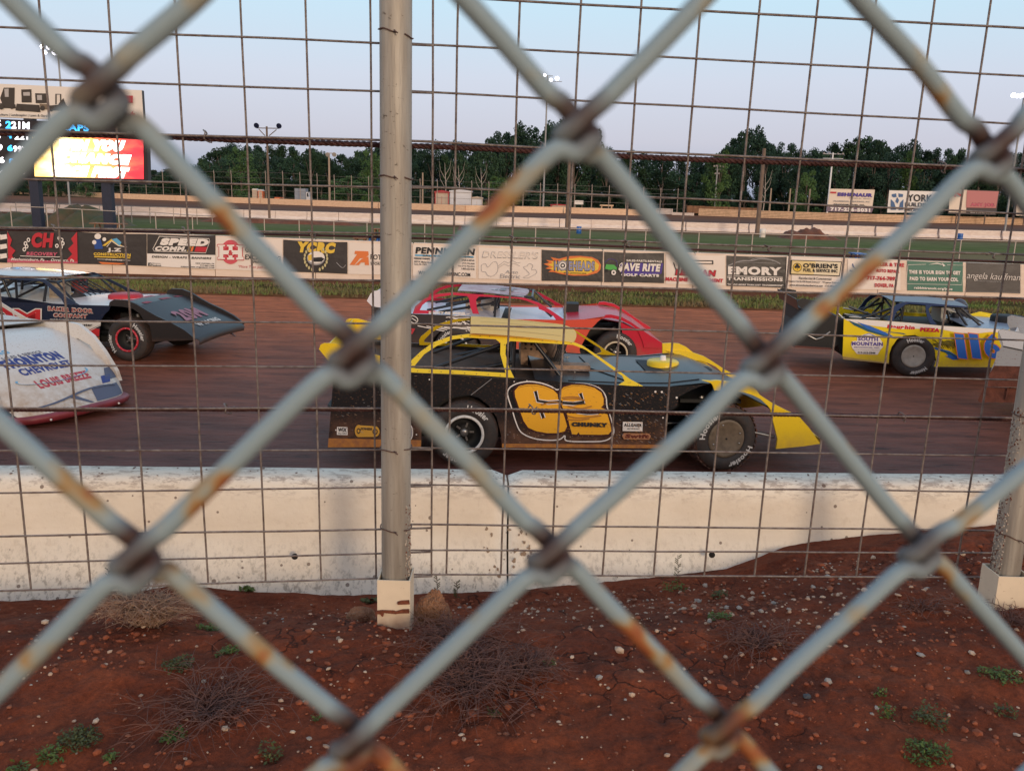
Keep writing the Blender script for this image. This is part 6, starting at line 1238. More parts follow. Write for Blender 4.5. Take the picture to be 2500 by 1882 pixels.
car.pan('fender_flare', [(c4, '398,862 470,868 520,862 660,878 770,915 850,962 930,1015 1000,1060 1118,1120 985,1120 950,1075 890,1020 820,985 740,960 640,952 500,948 486,905 470,885')], my, y0=-.95, th=.05)
car.pan('fender_fin', [(c4, '60,550 130,546 200,551 262,580 350,650 450,730 540,795 622,866 560,858 440,775 330,700 200,652 62,636')], my, y0=.93, th=.03, mirror=False)
b = MB(); q = car.L(*c3(1440, 775), 0.0); hz_ = interp(edge_f, q.x) + .03
T = Matrix.Translation((q.x + .02, 0.05, hz_ - .03)); b.lathe([(0, .095), (.17, .095), (.19, .08), (.19, .0)], my, T, 26); b.lathe([(.04, .09), (.032, .15), (0, .15)], WHT, T, 12); b.build('air_cleaner', car.t, local=True)
b = MB(); b.slab([(q.x - .25, -.32, hz_ - .005), (q.x + .30, -.32, hz_ - .012), (q.x + .60, -.06, hz_ - .03), (q.x + .60, .12, hz_ - .03), (q.x + .30, .40, hz_ - .012), (q.x - .25, .40, hz_ - .005)], (0, 0, .006), m_blkm); b.build('hood_opening', car.t, local=True)
for y in (-.6, -.2, .25, .6): b = MB(); b.tube([(cowl + .12, y, zc + .035), (cowl + .12, y, zc + .075)], .008, m_alu, 6); b.tube([(cowl + .09, y, zc + .06), (cowl + .15, y, zc + .06)], .006, m_alu, 5); b.build('hood_pin', car.t, local=True)
b = MB(); sx1 = hx[1][0]
for pth in ([(cowl + .30, .55), (cowl + .34, -.25), (hx[-1][0] * .5 + cowl * .5, -.86)], [(cowl + .02, -.88), (hx[-1][0], -.80)], [(cowl + .02, .88), (hx[-1][0], .80)]):
    b.tube([(x, y, interp(edge_f, x) + .038 * (1 - (y / .94) ** 2) + .003) for (x0, y0), (x1, y1) in zip(pth, pth[1:]) for k_ in range(9) for x, y in [(lerp(x0, x1, k_ / 8), lerp(y0, y1, k_ / 8))]], .006, m_blkm, 4)
b.build('hood_seam', car.t, local=True)
GK, GZ = 0.62, 0.98
def gh(spec, holes, m, mirror=True, th=.012, draw=None): return car.pan('side_frame', spec, m, y0=-.93, k=GK, z0=GZ, th=th, holes=holes, mirror=mirror, draw=draw)
gh([(c2, '828,735 850,690 930,615 1035,540 1180,488 1345,468 1526,472'), (c3, '130,485 400,505 640,532 705,542 770,568 880,640 1052,760 1170,850 1285,912 1165,908 1075,900 1128,868 1105,822 1040,780 930,700 800,605 740,580 690,562 560,553 160,530 122,556 118,640 150,755 192,840'), (c2, '1250,810 828,795')],
   [[(c2, '878,735 955,642 1060,572 1200,515 1320,500 1560,514 1602,545 1600,640 1645,800 1250,778 880,762')]], my, draw=lambda f: [f.disc(c2, x, y, 4.5, m_rivet, n=8) for x, y in ((850, 722), (905, 655), (970, 592), (1040, 552), (1110, 520), (1190, 497), (1270, 487), (1345, 485), (1430, 487), (1510, 490), (900, 783), (1000, 785), (1100, 790), (1200, 795), (1300, 800), (1400, 806), (1500, 812), (1600, 818), (1640, 560), (1660, 640), (1690, 740), (1740, 500), (1850, 512), (1960, 524), (2080, 534), (2200, 545), (2300, 590), (2400, 665), (2500, 740), (2600, 815), (2700, 880), (2770, 905))])
zr = 1.36; near_r = car.path([(c2, '1345,475')], -.69)[0]; near_f = car.path([(c3, '690,545')], -.69)[0]
def rd62(b):
    L_ = near_f.x - near_r.x
    for y, m_ in ((-.45, m_rivet), (.05, m_rivet), (.45, m_rivet), (-.2, my)):
        b.grid([[(near_r.x + L_ * t, y + w_, near_r.z + .015 - (near_r.z - near_f.z) * t ** 1.6 - .01 * t + .025 * (1 - (y / .69) ** 2) + .006) for w_ in (0, .012)] for t in [i / 10 for i in range(1, 10)]], m_, False)
scheme_roof(car, 'roof', near_r.z + .015, near_r.x, near_f.x, m_roofy, .69, .10, near_r.z - near_f.z, rd62)
cage(car, .52, cowl, near_r.z - .04)
wb = []
for y in (-.35, -.22, -.1, .02, .14, .26): wb.append([(near_f.x - .02, y, near_f.z - .02), (cowl - .05, y * 1.2, zc + .04)])
car.bars('windscreen_bars', wb, r=.009)
seat(car, .95, .38, .52, mat('seat_tan', (0.42, 0.27, 0.18), 0.7, var=0.5, vs=9)); driver(car, .95, .38, .44, mat('helmet_grey', (0.20, 0.15, 0.13), 0.4), m_suit, 'driver in dark helmet sitting low inside the black and yellow car')
b = MB(); b.box((1.15, -.35, zc - .10), (.28, .12, .22), mat('seat_tan', (0.42, 0.27, 0.18), 0.7, var=0.5, vs=9)); b.box((1.15, -.415, zc - .04), (.13, .01, .09), m_blkm); b.box((1.2, -.35, zc + .06), (.45, .2, .06), mat('seat_tan', (0.42, 0.27, 0.18), 0.7)); b.build('dash_box', car.t, local=True)
# spoiler
sp = car.path([(c2, '65,598 78,560 108,546 200,548 400,600 580,655 580,770 380,755 180,742')], -.95)
b = MB(); b.slab(sp, (0, .01, 0), my); b.text('P', sp[5] + Vector((-.13, -.004, -.02)), (.09, 0, 0), (0, 0, .11), BLK, .04); b.build('spoiler_side', car.t, local=True); b = MB(); b.slab([Vector((p.x, -p.y, p.z)) for p in sp], (0, -.01, 0), my); b.build('spoiler_side', car.t, local=True)
b = MB(); x0_ = sp[3].x; b.slab([(x0_, -.93, sp[8].z), (x0_, .93, sp[8].z), (x0_ - .06, .93, sp[2].z - .01), (x0_ - .06, -.93, sp[2].z - .01)], (-.012, 0, 0), my); b.build('spoiler', car.t, local=True)
b = MB(); xr = edge_r[0][0]; b.slab([(xr, -.93, .45), (xr, .93, .45), (xr + .02, .93, edge_r[0][1]), (xr + .02, -.93, edge_r[0][1])], (.012, 0, 0), mk); b.build('rear_panel', car.t, local=True)
b = MB(); b.tube([(xr - .02, -.90, .62), (xr - .08, -.75, .62), (xr - .08, .75, .62), (xr - .02, .9, .62)], .03, m_blkm, 8); b.build('rear_bumper', car.t, local=True)
car.chassis(-1.2, 3.35)
ring_w = mat('rim_white', (0.70, 0.68, 0.66), 0.5); cov = mat('wheel_cover', (0.17, 0.125, 0.085), 0.6, var=0.4, vs=12)
car.wheel(0.0, -.99, .375, .215, mring=ring_w, word=((60, 50), (-110, 55))); car.wheel((car.I @ Bc).x, -.99, .375, .215, style='cover', mring=cov, steer=12, word=((145, 66), (-50, 64)), mt=m_tmud, wd=.33); car.wheel(0.0, .99, far=True, word=()); car.wheel((car.I @ Bc).x, .99, far=True, word=(), steer=7)
# ------------------------------------------------------------------ the red car behind it
carE = Car('race_car', G(1500, 915), 2.72, -0.97, -2.0, 'red and white race car behind the yellow roof, driver in a grey helmet showing')
mr_ = paint('red', (0.52, 0.02, 0.045), 0.3, (0.2, 0.6)); mro = paint('red_orange', (0.66, 0.09, 0.055), 0.45, (0.2, 0.6)); mch = paint('charcoal', (0.05, 0.045, 0.048), 0.3, (0.2, 0.6)); mwd = paint('white_deck', (0.74, 0.72, 0.78), 0.2)
c = carE
def eq(f):
    for i in range(7): f.line(c2, '%d,%d %d,%d' % (900 + i * 75, 400 + i * 3, 1240 + i * 40, 470 - i * 12), 0.014, WHT, curve=False)
    for i in range(6): f.line(c2, '%d,%d %d,%d' % (1140 + i * 30, 330 + i * 4, 1340, 300 + i * 30), 0.012, WHT, curve=False)
    f.text(c2, 'Hoosier', 1138, 388, 1280, 396, 30, WHT, 0.06).line(c2, '838,330 860,315 895,335 900,362 872,378 838,360', 0.012, WHT, True).line(c2, '850,335 890,360', 0.012, WHT).text(c2, 'SCOTT PARSONS', 992, 300, 1300, 306, 22, WHT, 0.06, 3)
    f.text(c2, 'E7', 800, 470, 880, 474, 50, RED, 0.08)
c.pan('quarter_panel', [(-1.45, .25), (-.45, .25), (-.42, .5), (-.2, .72), (0, .79), (.2, .72), (.42, .5), (.45, .25), (.7, .25), (c3, '100,345'), (c2, '1200,312 840,298'), (-1.45, 1.04)], mch, draw=eq)
c.pan('door_panel', [(.7, .25), (2.15, .25), (c3, '745,600 775,540 830,440 900,365 955,322 940,340 790,345 620,352 350,346 100,345')], mro)
c.pan('fender_flare', [(c3, '945,340 965,308 1010,305 1100,325 1190,375 1260,425 1340,480 1450,548 1445,592 1290,585 1282,540 1240,440 1180,395 1100,355 1020,335 965,335')], mr_, th=.06)
c.pan('fender_fin', [(c3, '705,258 780,248 850,246 930,268 1000,306 900,300 800,290')], mr_, y0=.93, th=.03, mirror=False)
er = [(p.x, p.z) for p in c.path([(c2, '840,298 1200,312'), (c3, '100,345 350,346 620,352 790,345 940,340')])]
c.loft('rear_deck', [(-1.45, 1.04)] + er[:5], mwd, .935, 0, drop=.02)
c.loft('hood', er[4:] + [(er[-1][0] + .35, er[-1][1] - .05)], mr_, .94, .03)
t0 = er[-1][0] + .35; c.loft('nose', [(t0, er[-1][1] - .05), (t0 + .3, er[-1][1] - .2), (t0 + .65, .5), (t0 + .95, .26), (t0 + .95, .16)], mr_, n=12, ys=[.9, .9, .9, .82, .82]); c.pan('nose_side', [(t0 + .12, .25), (t0 + .95, .22), (t0 + .65, .5), (t0 + .3, er[-1][1] - .2), (t0 - .05, er[-1][1] - .05)], mr_, y0=-.93, th=.02)
b = MB(); T = Matrix.Translation((c.L(*c3(680, 330), 0).x, 0, er[5][1])); b.box(tuple(T.to_translation() + Vector((0, 0, .08))), (.22, .35, .16), m_blkm); b.build('air_cleaner', c.t, local=True)
c.pan('side_frame', [(c2, '858,297 880,235 955,172 1060,132 1200,118 1345,130 1526,140'), (c3, '100,152 275,163 400,205 520,282 622,352 545,350 525,320 480,290 400,258 395,230 300,190 230,172 60,160'), (c2, '1420,152 1395,180 1400,240 1420,300 1368,298 1345,235 1335,170 1320,150 1200,140 1080,155 990,185 940,225 918,268 1060,275 1000,298')], mr_, y0=-.93, k=.62, z0=.98)
nr, nf = c.path([(c2, '1240,112')], -.69)[0], c.path([(c3, '270,160')], -.69)[0]
def rdec(b): b.text('TRIST', (nr.x + .25, -.4, nr.z + .022), (.75, 0, -.012), (0, .5, 0), GRY, .05)
scheme_roof(c, 'roof', nr.z + .02, nr.x, nf.x, mat('silver_roof', (0.60, 0.54, 0.54), 0.6, spec=.1, var=.3, vs=4, c2=(0.45, 0.30, 0.32)), .69, .08, max(.02, nr.z - nf.z), rdec); cage(c, .62, 1.62, nr.z - .03)
hp_ = c.L(*c2(1500, 215), .32); seat(c, hp_.x - .1, .32, hp_.z - .70, mat('seat_cream', (0.60, 0.50, 0.38), 0.6, var=0.3, vs=9))
driver(c, hp_.x - .1, .32, hp_.z - .72, mat('helmet_silver', (0.42, 0.40, 0.37), 0.3), mat('suit_red', (0.20, 0.03, 0.03), 0.8), 'driver in a grey full-face helmet in the red race car')
sp = c.path([(c2, '470,190 500,130 530,106 580,100 600,240 530,252')], -.95); b = MB(); b.slab(sp, (0, .01, 0), mwd); b.slab([Vector((p.x, -p.y, p.z)) for p in sp], (0, -.01, 0), mwd); b.slab([(sp[3].x, -.93, sp[4].z), (sp[3].x, .93, sp[4].z), (sp[3].x - .03, .93, sp[3].z), (sp[3].x - .03, -.93, sp[3].z)], (-.01, 0, 0), mwd); b.build('spoiler', c.t, local=True)
c.chassis(); mbw = mat('rim_cream', (0.6, 0.5, 0.35), 0.5); c.wheel(0, -.97, mring=ring_w); c.wheel(2.72, -.97, mring=mbw, word=((60, 58), (-130, 58))); c.wheel(0, .97, far=True, word=()); c.wheel(2.72, .97, far=True, word=())
# ------------------------------------------------------------------ the dark blue car at the left
carB = Car('race_car', G(*c1(1080, 872)), 2.72, -0.97, -8.0, 'dark navy race car with red M and silver lettering, behind the white nose')
c = carB; mnv = paint('navy', (0.014, 0.020, 0.045), 0.3, (0.22, 0.65)); mwh = paint('white_sheen_b', (0.70, 0.67, 0.64), 0.3); mgr = paint('slate', (0.026, 0.022, 0.022), 0.15, (0.1, 0.45), .38); SIL = cm('silver', (0.62, 0.58, 0.54)); SRD = cm('side_red', (0.50, 0.025, 0.03))
def bd(f):
    f.poly(c1, '300,585 420,562 560,560 840,600 835,660 640,640 400,610', SRD).poly(c1, '330,612 640,652 840,670 835,705 760,706 560,690 430,660', mo)
    f.poly(c1, '370,545 440,535 850,538 850,560 740,612 700,600 640,600 400,560', SIL).line(c1, '300,560 640,625 740,625 850,565', 0.012, SIL, curve=False)
    f.text(c1, 'BAKER DOOR', 402, 446, 788, 470, 42, SIL, 0.09).text(c1, 'BAKER DOOR', 406, 443, 784, 467, 34, cm('brick', (0.30, 0.06, 0.05)), 0.04).text(c1, 'COMPANY', 448, 500, 742, 512, 38, SIL, 0.09).text(c1, 'COMPANY', 452, 497, 738, 509, 30, cm('brick', (0.30, 0.06, 0.05)), 0.04)
    f.text(c1, 'GARAGE DOORS', 420, 520, 700, 528, 8, SIL, 0.02).text(c1, 'GARAGA', 430, 566, 578, 572, 20, BLK, 0.05).text(c1, 'LiftMaster', 590, 573, 780, 576, 22, BLK, 0.05)
    f.text(c1, 'M', 105, 545, 352, 548, 122, SIL, 0.05).text(c1, 'M', 118, 540, 340, 542, 108, SRD, 0.015)
    f.disc(c1, -10, 500, 135, SIL, 112).disc(c1, -10, 500, 122, SRD, 100).disc(c1, -10, 490, 62, SIL, 42).disc(c1, -8, 490, 52, mnv, 34).text(c1, '2', -420, 590, -170, 590, 190, SRD, .1)
c.pan('quarter_panel', [(-1.4, .25), (-.45, .25), (-.42, .5), (-.2, .72), (0, .79), (.2, .72), (.42, .5), (.45, .25), (.6, .25), (.6, 1.0), (-1.4, 1.08)], mnv)
c.pan('door_panel', [(.6, .25), (c1, '580,745 862,738 835,706 840,600 852,525 880,478 920,440 930,402 700,398 440,385 0,368'), (.6, 1.0)], mnv, draw=bd)
eb = [(.6, 1.0)] + [(p.x, p.z) for p in c.path([(c1, '0,368 440,385 700,398 930,402')])]
c.loft('rear_deck', [(-1.4, 1.08), (.2, 1.0)] + eb[1:3], mwh, .935, 0, drop=.02)
ridge = [(p.x, p.z) for p in c.path([(c1, '930,398 1010,392 1120,420 1240,480 1380,545 1520,610 1640,676')], -.93)]
def bh(b):
    for y0, y1 in ((-.5, -.3), (.05, .35), (.55, .75)): b.grid([[(lerp(ridge[0][0], ridge[2][0], i / 8), lerp(y0, y1, j / 3), lerp(ridge[0][1], ridge[2][1], i / 8) + .03 * (1 - (lerp(y0, y1, j / 3) / .93) ** 2) + .004) for j in range(4)] for i in range(9)], cm('hood_red', (0.30, 0.05, 0.07)), False)
c.loft('hood', eb[2:4] + ridge[:1], mwh, .93, .03, drop=.01); c.loft('front_hood', ridge[:3], mgr, .93, .03, drop=.01, draw=bh)  # white cowl part of the hood: reflected sheen put into the colour
def nd_(b):
    P0 = lambda u, v: Vector((lerp(ridge[3][0], ridge[6][0], u), v, lerp(ridge[3][1], ridge[6][1], u) + .05))
    b.text('20M', P0(.55, -.45) + Vector((0, 0, .0)), Vector((0, .8, 0)), P0(.0, 0) - P0(.4, 0), cm('dull_pink', (0.34, 0.16, 0.20)), .05); b.text('VP RACING', P0(.8, -.4), Vector((0, .8, 0)), P0(.0, 0) - P0(.14, 0), SIL, .05)
c.loft('nose', ridge[2:] + [(ridge[-1][0] + .06, ridge[-1][1] - .05), (ridge[-1][0] + .04, ridge[-1][1] - .12)], mgr, n=12, ys=[.90, .91, .92, .92, .90, .86, .86], crown=.03, draw=nd_)
c.pan('fender_flare', [(c1, '918,402 925,372 962,350 1062,355 1140,385 1240,445 1320,490 1440,545 1550,605 1645,680 1640,692 1282,706 1276,640 1262,570 1215,530 1180,470 1120,428 1040,412')], mgr, y0=-.95, th=.05)
c.pan('fender_fin', [(c1, '1410,320 1425,292 1480,284 1560,296 1620,335 1720,420 1820,520 1900,590 1990,665 1900,620 1780,530 1640,420 1560,350')], mnv, y0=.93, th=.03, mirror=False)
b = MB(); q = c.L(*c1(1060, 320), 0.05); T = Matrix.Translation((q.x, .05, interp(eb, q.x) - .03)); b.lathe([(0, .13), (.24, .13), (.29, .10), (.30, 0)], mat('scoop_red', (0.45, 0.02, 0.03), 0.5), T, 22); b.build('air_cleaner', c.t, local=True)
c.pan('side_frame', [(-.35, 1.0), (c1, '-500,260 -300,180 -100,150 370,178 450,235 560,330 668,396 540,388 520,350 440,275 380,215 330,196 -80,170 -120,190 -60,330 -30,366 -100,366 -200,200')], mnv, y0=-.93, k=.62, z0=.98)
nf = c.path([(c1, '370,185')], -.69)[0]; scheme_roof(c, 'roof', nf.z + .07, nf.x - 1.35, nf.x, paint('roof_b', (0.55, 0.50, 0.50), 0.25, None, .12), .69, .05, .05); cage(c, .45, 1.6, nf.z)
c.bars('windscreen_bars', [[(nf.x - .02, y, nf.z), (nf.x + .55, y * 1.2, 1.0)] for y in (-.3, -.18, -.06, .06, .18, .3)], r=.012)
c.bars('side_brace', [[c.L(*c1(20, 175), -.6), c.L(*c1(92, 345), -.6)], [c.L(*c1(145, 170), -.6), c.L(*c1(-60, 320), -.6)], [c.L(*c1(392, 230), -.6), c.L(*c1(372, 370), -.6)], [c.L(*c1(190, 175), .2), c.L(*c1(182, 325), .2)]], r=.024)
seat(c, .95, .25, .55, mat('seat_cream', (0.60, 0.50, 0.38), 0.6)); driver(c, 1.0, .25, .42, mat('helmet_red', (0.30, 0.05, 0.04), 0.3), m_suit, 'driver in a dark red helmet inside the navy race car')
c.bars('mirror_arm', [[c.L(*c1(1570, 420), -.4), c.L(*c1(1580, 460), -.4)]], r=.01) if False else None
c.chassis(-1.2, 3.0); c.wheel(2.72, -.97, .375, .205, mring=mat('rim_red', (0.55, 0.03, 0.05), 0.4), word=((30, 62), (195, 62))); c.wheel(0, -.97); c.wheel(0, .97, far=True, word=()); c.wheel(2.72, .97, far=True, word=())
# ------------------------------------------------------------------ the white nose at the lower left
far_c, near_c = Vector((-5.02, 11.85, 0)), Vector((-5.72, 10.15, 0)); mid = (far_c + near_c) / 2; yawC = math.degrees(math.atan2(-(far_c.x - near_c.x), far_c.y - near_c.y))
carC = Car('race_car', mid, 3.95, 0, yawC, 'muddy white race car nose with a dark red lip, cut by the left edge'); c = carC
mwc = paint('white_c', (0.66, 0.62, 0.58), 0.55, (0.2, 0.8), .35, (0.38, 0.25, 0.15)); mrl = mat('red_lip', (0.26, 0.035, 0.045), 0.45, var=0.3, vs=6); NB = cm('decal_navy', (0.04, 0.06, 0.22)); NS = cm('decal_slate', (0.10, 0.11, 0.16)); NR = cm('decal_red', (0.45, 0.06, 0.08)); NL = cm('decal_sky', (0.18, 0.38, 0.55))
prC = [(2.05, .90), (2.35, .875), (2.65, .81), (2.95, .70), (3.25, .56), (3.55, .36), (3.80, .19), (3.93, .11)]
ysC = [.93, .94, .95, .95, .94, .92, .86, .80]
def Cs(u, v):                        # u along (0 rear .. 1 tip), v across -1..1
    x = lerp(2.05, 3.93, u); z = interp(prC, x); dxv = -.32 * abs(v) ** 2.6 * u * u; y_ = interp(list(zip([p[0] for p in prC], ysC)), x); return Vector((x + dxv, v * y_, z + .05 * (1 - v * v) + .006))
def cdraw(b):
    def tx(s_, u0, v0, u1, v1, du, m, bold=.05):
        def fn(a, c_): return Cs(lerp(u0, u1, a) - du * c_, lerp(v0, v1, a)) + Vector((0, 0, .003))
        b.text(s_, 0, 0, 0, m, bold, fn)
    tx('THORNTON', .60, -.62, .60, .30, .10, NB, .08); tx('CHEVROLET', .68, -.5, .68, .30, .065, NB, .05); tx('LOUIS BREEZE', .80, -.45, .80, .40, .07, NR, .05); tx('BEAR', .38, -.9, .38, -.35, .08, NR, .06); tx('PAINTING', .44, -.9, .44, -.3, .05, NL, .04); tx('SALES & SERVICE', .50, -.5, .50, .1, .03, NS, .02)
    b.ribbon([Cs(.72 + .05 * math.sin(a), -.1 + .55 * math.cos(a)) + Vector((0, 0, .006)) for a in [i * .2 for i in range(-1, 18)]], .03, (0, 0, 1), NL)
    b.ribbon([Cs(.90 + .03 * math.cos(i * .3), lerp(-.8, .75, i / 14)) + Vector((0, 0, .004)) for i in range(15)], .06, (.3, 0, 1), NS)
    def patch(u0, u1, va, vb, vc, vd, m): b.grid([[Cs(lerp(u0, u1, i / 5), lerp(lerp(va, vc, i / 5), lerp(vb, vd, i / 5), j / 12)) + Vector((.002, 0, .004)) for j in range(13)] for i in range(6)], m, False)
    patch(.88, .985, .22, .86, .12, .88, NS); patch(.90, .985, -.25, -.12, .0, .06, NS); patch(.74, .84, .80, .97, .60, .97, NS); patch(.80, .86, .58, .82, .50, .70, NB)
b = MB(); b.grid([[Cs(i / 24, -1 + j / 12) for j in range(25)] for i in range(25)], mwc, thick=(0, 0, -.012)); cdraw(b); b.build('nose', c.t, local=True)
b = MB(); rows = []
for dz, dx in ((.012, -.02), (.015, .05), (-.01, .075), (-.07, .06), (-.10, .0), (-.10, -.10)):
    row = []
    for j in range(-24, 25):
        v = j / 24; w_ = Cs(1, v); k_ = 1 + dx * .9; row.append((w_.x + dx - .55 * max(0, abs(v) - .93) * 2, w_.y * (1 + max(0, dx) * .9), w_.z + dz))
    row = [(row[0][0] - .9, row[0][1] * 1.12, row[0][2] + .05)] + row + [(row[-1][0] - .9, row[-1][1] * 1.12, row[-1][2] + .05)]; rows.append(row)
b.grid(rows, mrl)
for v in (-.7, .45): w_ = Cs(1, v); b.lathe([(.014, .0), (.014, .012), (0, .014)], WHT, Matrix.Translation((w_.x + .07, w_.y * 1.06, w_.z - .05)) @ Matrix.Rotation(R(90), 4, 'Y'), 8)
b.build('front_lip', c.t, local=True)
c.pan('side_panel', [(-1.4, .25), (2.0, .25), (2.3, .25), (2.3, .97), (2.0, .99), (-1.4, 1.08)], mwc); fl = [(2.2, .5), (2.3, .98), (2.45, 1.03), (2.75, 1.0), (3.0, .86), (3.2, .66), (3.4, .40), (3.45, .26), (3.3, .22), (3.15, .24), (3.12, .5), (2.95, .72), (2.72, .80), (2.5, .74), (2.35, .6)]
c.pan('fender_flare', fl, mwc, y0=-.95, th=.06); c.loft('hood', [(1.6, 1.0), (2.05, .98)], mwc, .93, .03); c.loft('rear_deck', [(-1.4, 1.08), (1.6, 1.0)], mwc, .93, 0); c.chassis(-1.2, 3.2)
c.pan('side_frame', [(-.3, 1.0), (.2, 1.3), (.5, 1.36), (1.25, 1.33), (1.75, .99), (1.6, .99), (1.2, 1.27), (.6, 1.3), (.7, 1.0)], mwc, y0=-.93, k=.62, z0=.98); scheme_roof(c, 'roof', 1.38, .3, 1.3, mwc, .68)
for x in (0, 2.72): c.wheel(x, -.97); c.wheel(x, .97, far=True)
# ------------------------------------------------------------------ number 116
carD = Car('race_car', G(*c5(1130, 832)), 0.0, -0.97, -6.0, 'yellow race car with blue 116 and red PIZZA lettering, at the right'); c = carD
myd = paint('yellow_d', (0.80, 0.60, 0.015), 0.3, (0.22, 0.40), .3, (0.45, 0.30, 0.10)); mnd = paint('navy_d', (0.020, 0.032, 0.085), 0.1, None, .25); DB = cm('decal_blue', (0.025, 0.13, 0.50)); DT = cm('decal_teal', (0.02, 0.10, 0.16)); DP = cm('decal_palm', (0.16, 0.13, 0.02)); DRD = cm('decal_pizza', (0.55, 0.02, 0.04))
def dq(f):
    f.poly(c5, '557,342 850,356 1140,377 1140,430 1000,425 800,400 620,372', WHT)
    f.poly(c5, '590,352 640,395 760,450 900,490 1010,515 900,475 760,425 680,385', DT).poly(c5, '665,368 760,430 880,470 1010,508 900,452 780,402', DB).poly(c5, '880,450 1000,462 1090,478 1060,462 960,452', DT)
    f.poly(c5, '668,492 740,470 770,462 850,492 882,540 890,575 868,600 840,645 668,640 628,590 616,560 625,532 668,528', WHT).line(c5, '700,490 770,465 820,488', .012, DB, curve=False)
    f.text(c5, 'SOUTH', 676, 526, 845, 532, 32, PRP, .05).text(c5, 'MOUNTAIN', 622, 566, 886, 572, 32, PRP, .05).text(c5, 'MECHANICAL, INC.', 642, 588, 862, 592, 11, PRP, .03).text(c5, 'Heating Plumbing Cooling Service', 632, 608, 872, 610, 8, GRY, .01).text(c5, '717-315-3344', 672, 638, 822, 640, 19, BLK, .04)
c.pan('quarter_panel', [(c5, '556,342 850,355 1140,377 1160,440 1158,478 1060,485 1005,515 960,580 940,640 937,712 740,690 552,675 545,655')], myd, draw=dq)
def ddp(f):
    f.poly(c5, '1140,377 1400,402 1600,414 1870,430 2080,440 2080,470 1800,452 1640,470 1500,455 1380,430 1140,425', WHT)
    f.text(c5, 'Dauphin', 918, 430, 1152, 440, 40, DRD, .08, 8).text(c5, 'PIZZA', 1200, 448, 1366, 456, 34, DRD, .09, 4)
    f.poly(c5, '1320,580 1450,615 1520,660 1532,685 1480,688 1410,655 1440,655 1420,628 1330,600', DB).poly(c5, '1330,592 1460,625 1500,660 1440,640', DT)
    rr_ = random.Random(3)
    for i in range(46): x, y = rr_.uniform(1300, 1500), rr_.uniform(515, 570); f.line(c5, '%d,%d %d,%d %d,%d' % (x, y, x + 25, y + 5, x + 45, y + rr_.uniform(15, 40)), .012, DP)
    for s_, x0_, x1_ in (('1', 1480, 1602), ('1', 1600, 1722), ('6', 1712, 1895)):
        f.text(c5, s_, x0_ + 38, 678, x1_ + 8, 688, 222, ORG, .065, -34).text(c5, s_, x0_ + 44, 672, x1_ - 2, 682, 208, DB, .035, -32)
c.pan('door_panel', [(c5, '1140,377 1400,402 1600,414 1870,430 2080,440 2200,450 2200,760 1800,752 1318,746 1338,690 1310,580 1260,515 1160,480 1160,440')], myd, draw=ddp)
c.pan('skirt', [(c5, '545,660 740,690 937,712 936,722 740,702 548,684')], mat('skirt_tan', (0.50, 0.33, 0.12), .6, var=.3), y0=-.955)
ed = [(p.x, p.z) for p in c.path([(c5, '556,342 850,355 1140,377 1400,402 1600,414 1870,430 2080,440')])]
c.loft('rear_deck', ed[1:5], mnd, .935, 0, drop=.10); c.loft('hood', ed[4:] + [(ed[-1][0] + .4, ed[-1][1] - .03)], paint('hood_d', (0.22, 0.26, 0.34), .1, None, .3), .93, .03); t0, z0_ = ed[-1][0] + .4, ed[-1][1] - .03
c.loft('nose', [(t0, z0_), (t0 + .35, z0_ - .2), (t0 + .7, z0_ - .45), (t0 + .9, .25), (t0 + .9, .15)], myd, n=10, ys=[.92, .92, .9, .82, .82]); c.pan('fender_flare', [(t0 - .7, z0_ + .02), (t0 - .4, z0_ + .12), (t0, z0_ + .06), (t0 + .5, z0_ - .2), (t0 + .9, .22), (t0 + .3, .22), (t0 + .2, .5), (t0 - .1, .74), (t0 - .4, .76)], myd)
c.pan('side_frame', [(c5, '920,365 940,330 960,270 1000,220 1045,205 1080,196 1250,206 1420,222 1600,240 1610,248 1420,236 1300,232 1270,260 1285,300 1310,350 1345,392 1290,385 1262,330 1250,270 1248,225 1110,214 1075,222 1030,255 990,300 975,366')], mnd, y0=-.93, k=.5, z0=.98)
nr, nf = c.path([(c5, '1045,205')], -.7)[0], c.path([(c5, '1600,242')], -.7)[0]; scheme_roof(c, 'roof', nr.z + .02, nr.x - .15, nf.x, paint('roof_d', (0.07, 0.08, 0.12), .1, None, .35), .7, .04, max(.02, nr.z - nf.z))
cage(c, nr.x + .05, nf.x + .28, nr.z - .02, [[c.L(*c5(1500, 250), -.6), c.L(*c5(1605, 412), -.75)], [c.L(*c5(1430, 270), -.2), c.L(*c5(1460, 400), -.2)], [c.L(*c5(950, 255), -.6), c.L(*c5(680, 345), -.6)], [c.L(*c5(900, 200), .6), c.L(*c5(640, 275), .6)], [c.L(*c5(600, 240), -.3), c.L(*c5(900, 352), -.3)]])
c.bars('windscreen_bars', [[(nf.x - .05, y, nf.z - .03), (nf.x + .45, y * 1.2, ed[4][1])] for y in (-.35, -.2, -.05, .1, .25, .4)], r=.011)
c.bars('rear_frame', [[c.L(*c5(x0_, y0_), yy), c.L(*c5(x1_, y1_), yy)] for x0_, y0_, x1_, y1_, yy in ((250, 480, 320, 515, -.8), (320, 515, 370, 500, -.8), (370, 500, 440, 450, -.8), (245, 460, 450, 462, -.7), (550, 250, 760, 290, .5), (560, 300, 760, 340, .3), (600, 325, 860, 340, -.6), (760, 290, 765, 345, .2), (500, 290, 560, 345, -.5), (470, 350, 560, 330, -.7), (440, 400, 500, 340, -.6))], m_alu, r=.014)
seat(c, 1.0, .25, .55, mat('seat_grey', (0.42, 0.42, 0.40), .6)); driver(c, 1.0, .25, .42, mat('helmet_dark', (0.06, 0.06, 0.08), .3), m_suit, 'driver in a dark helmet inside the yellow 116 car')
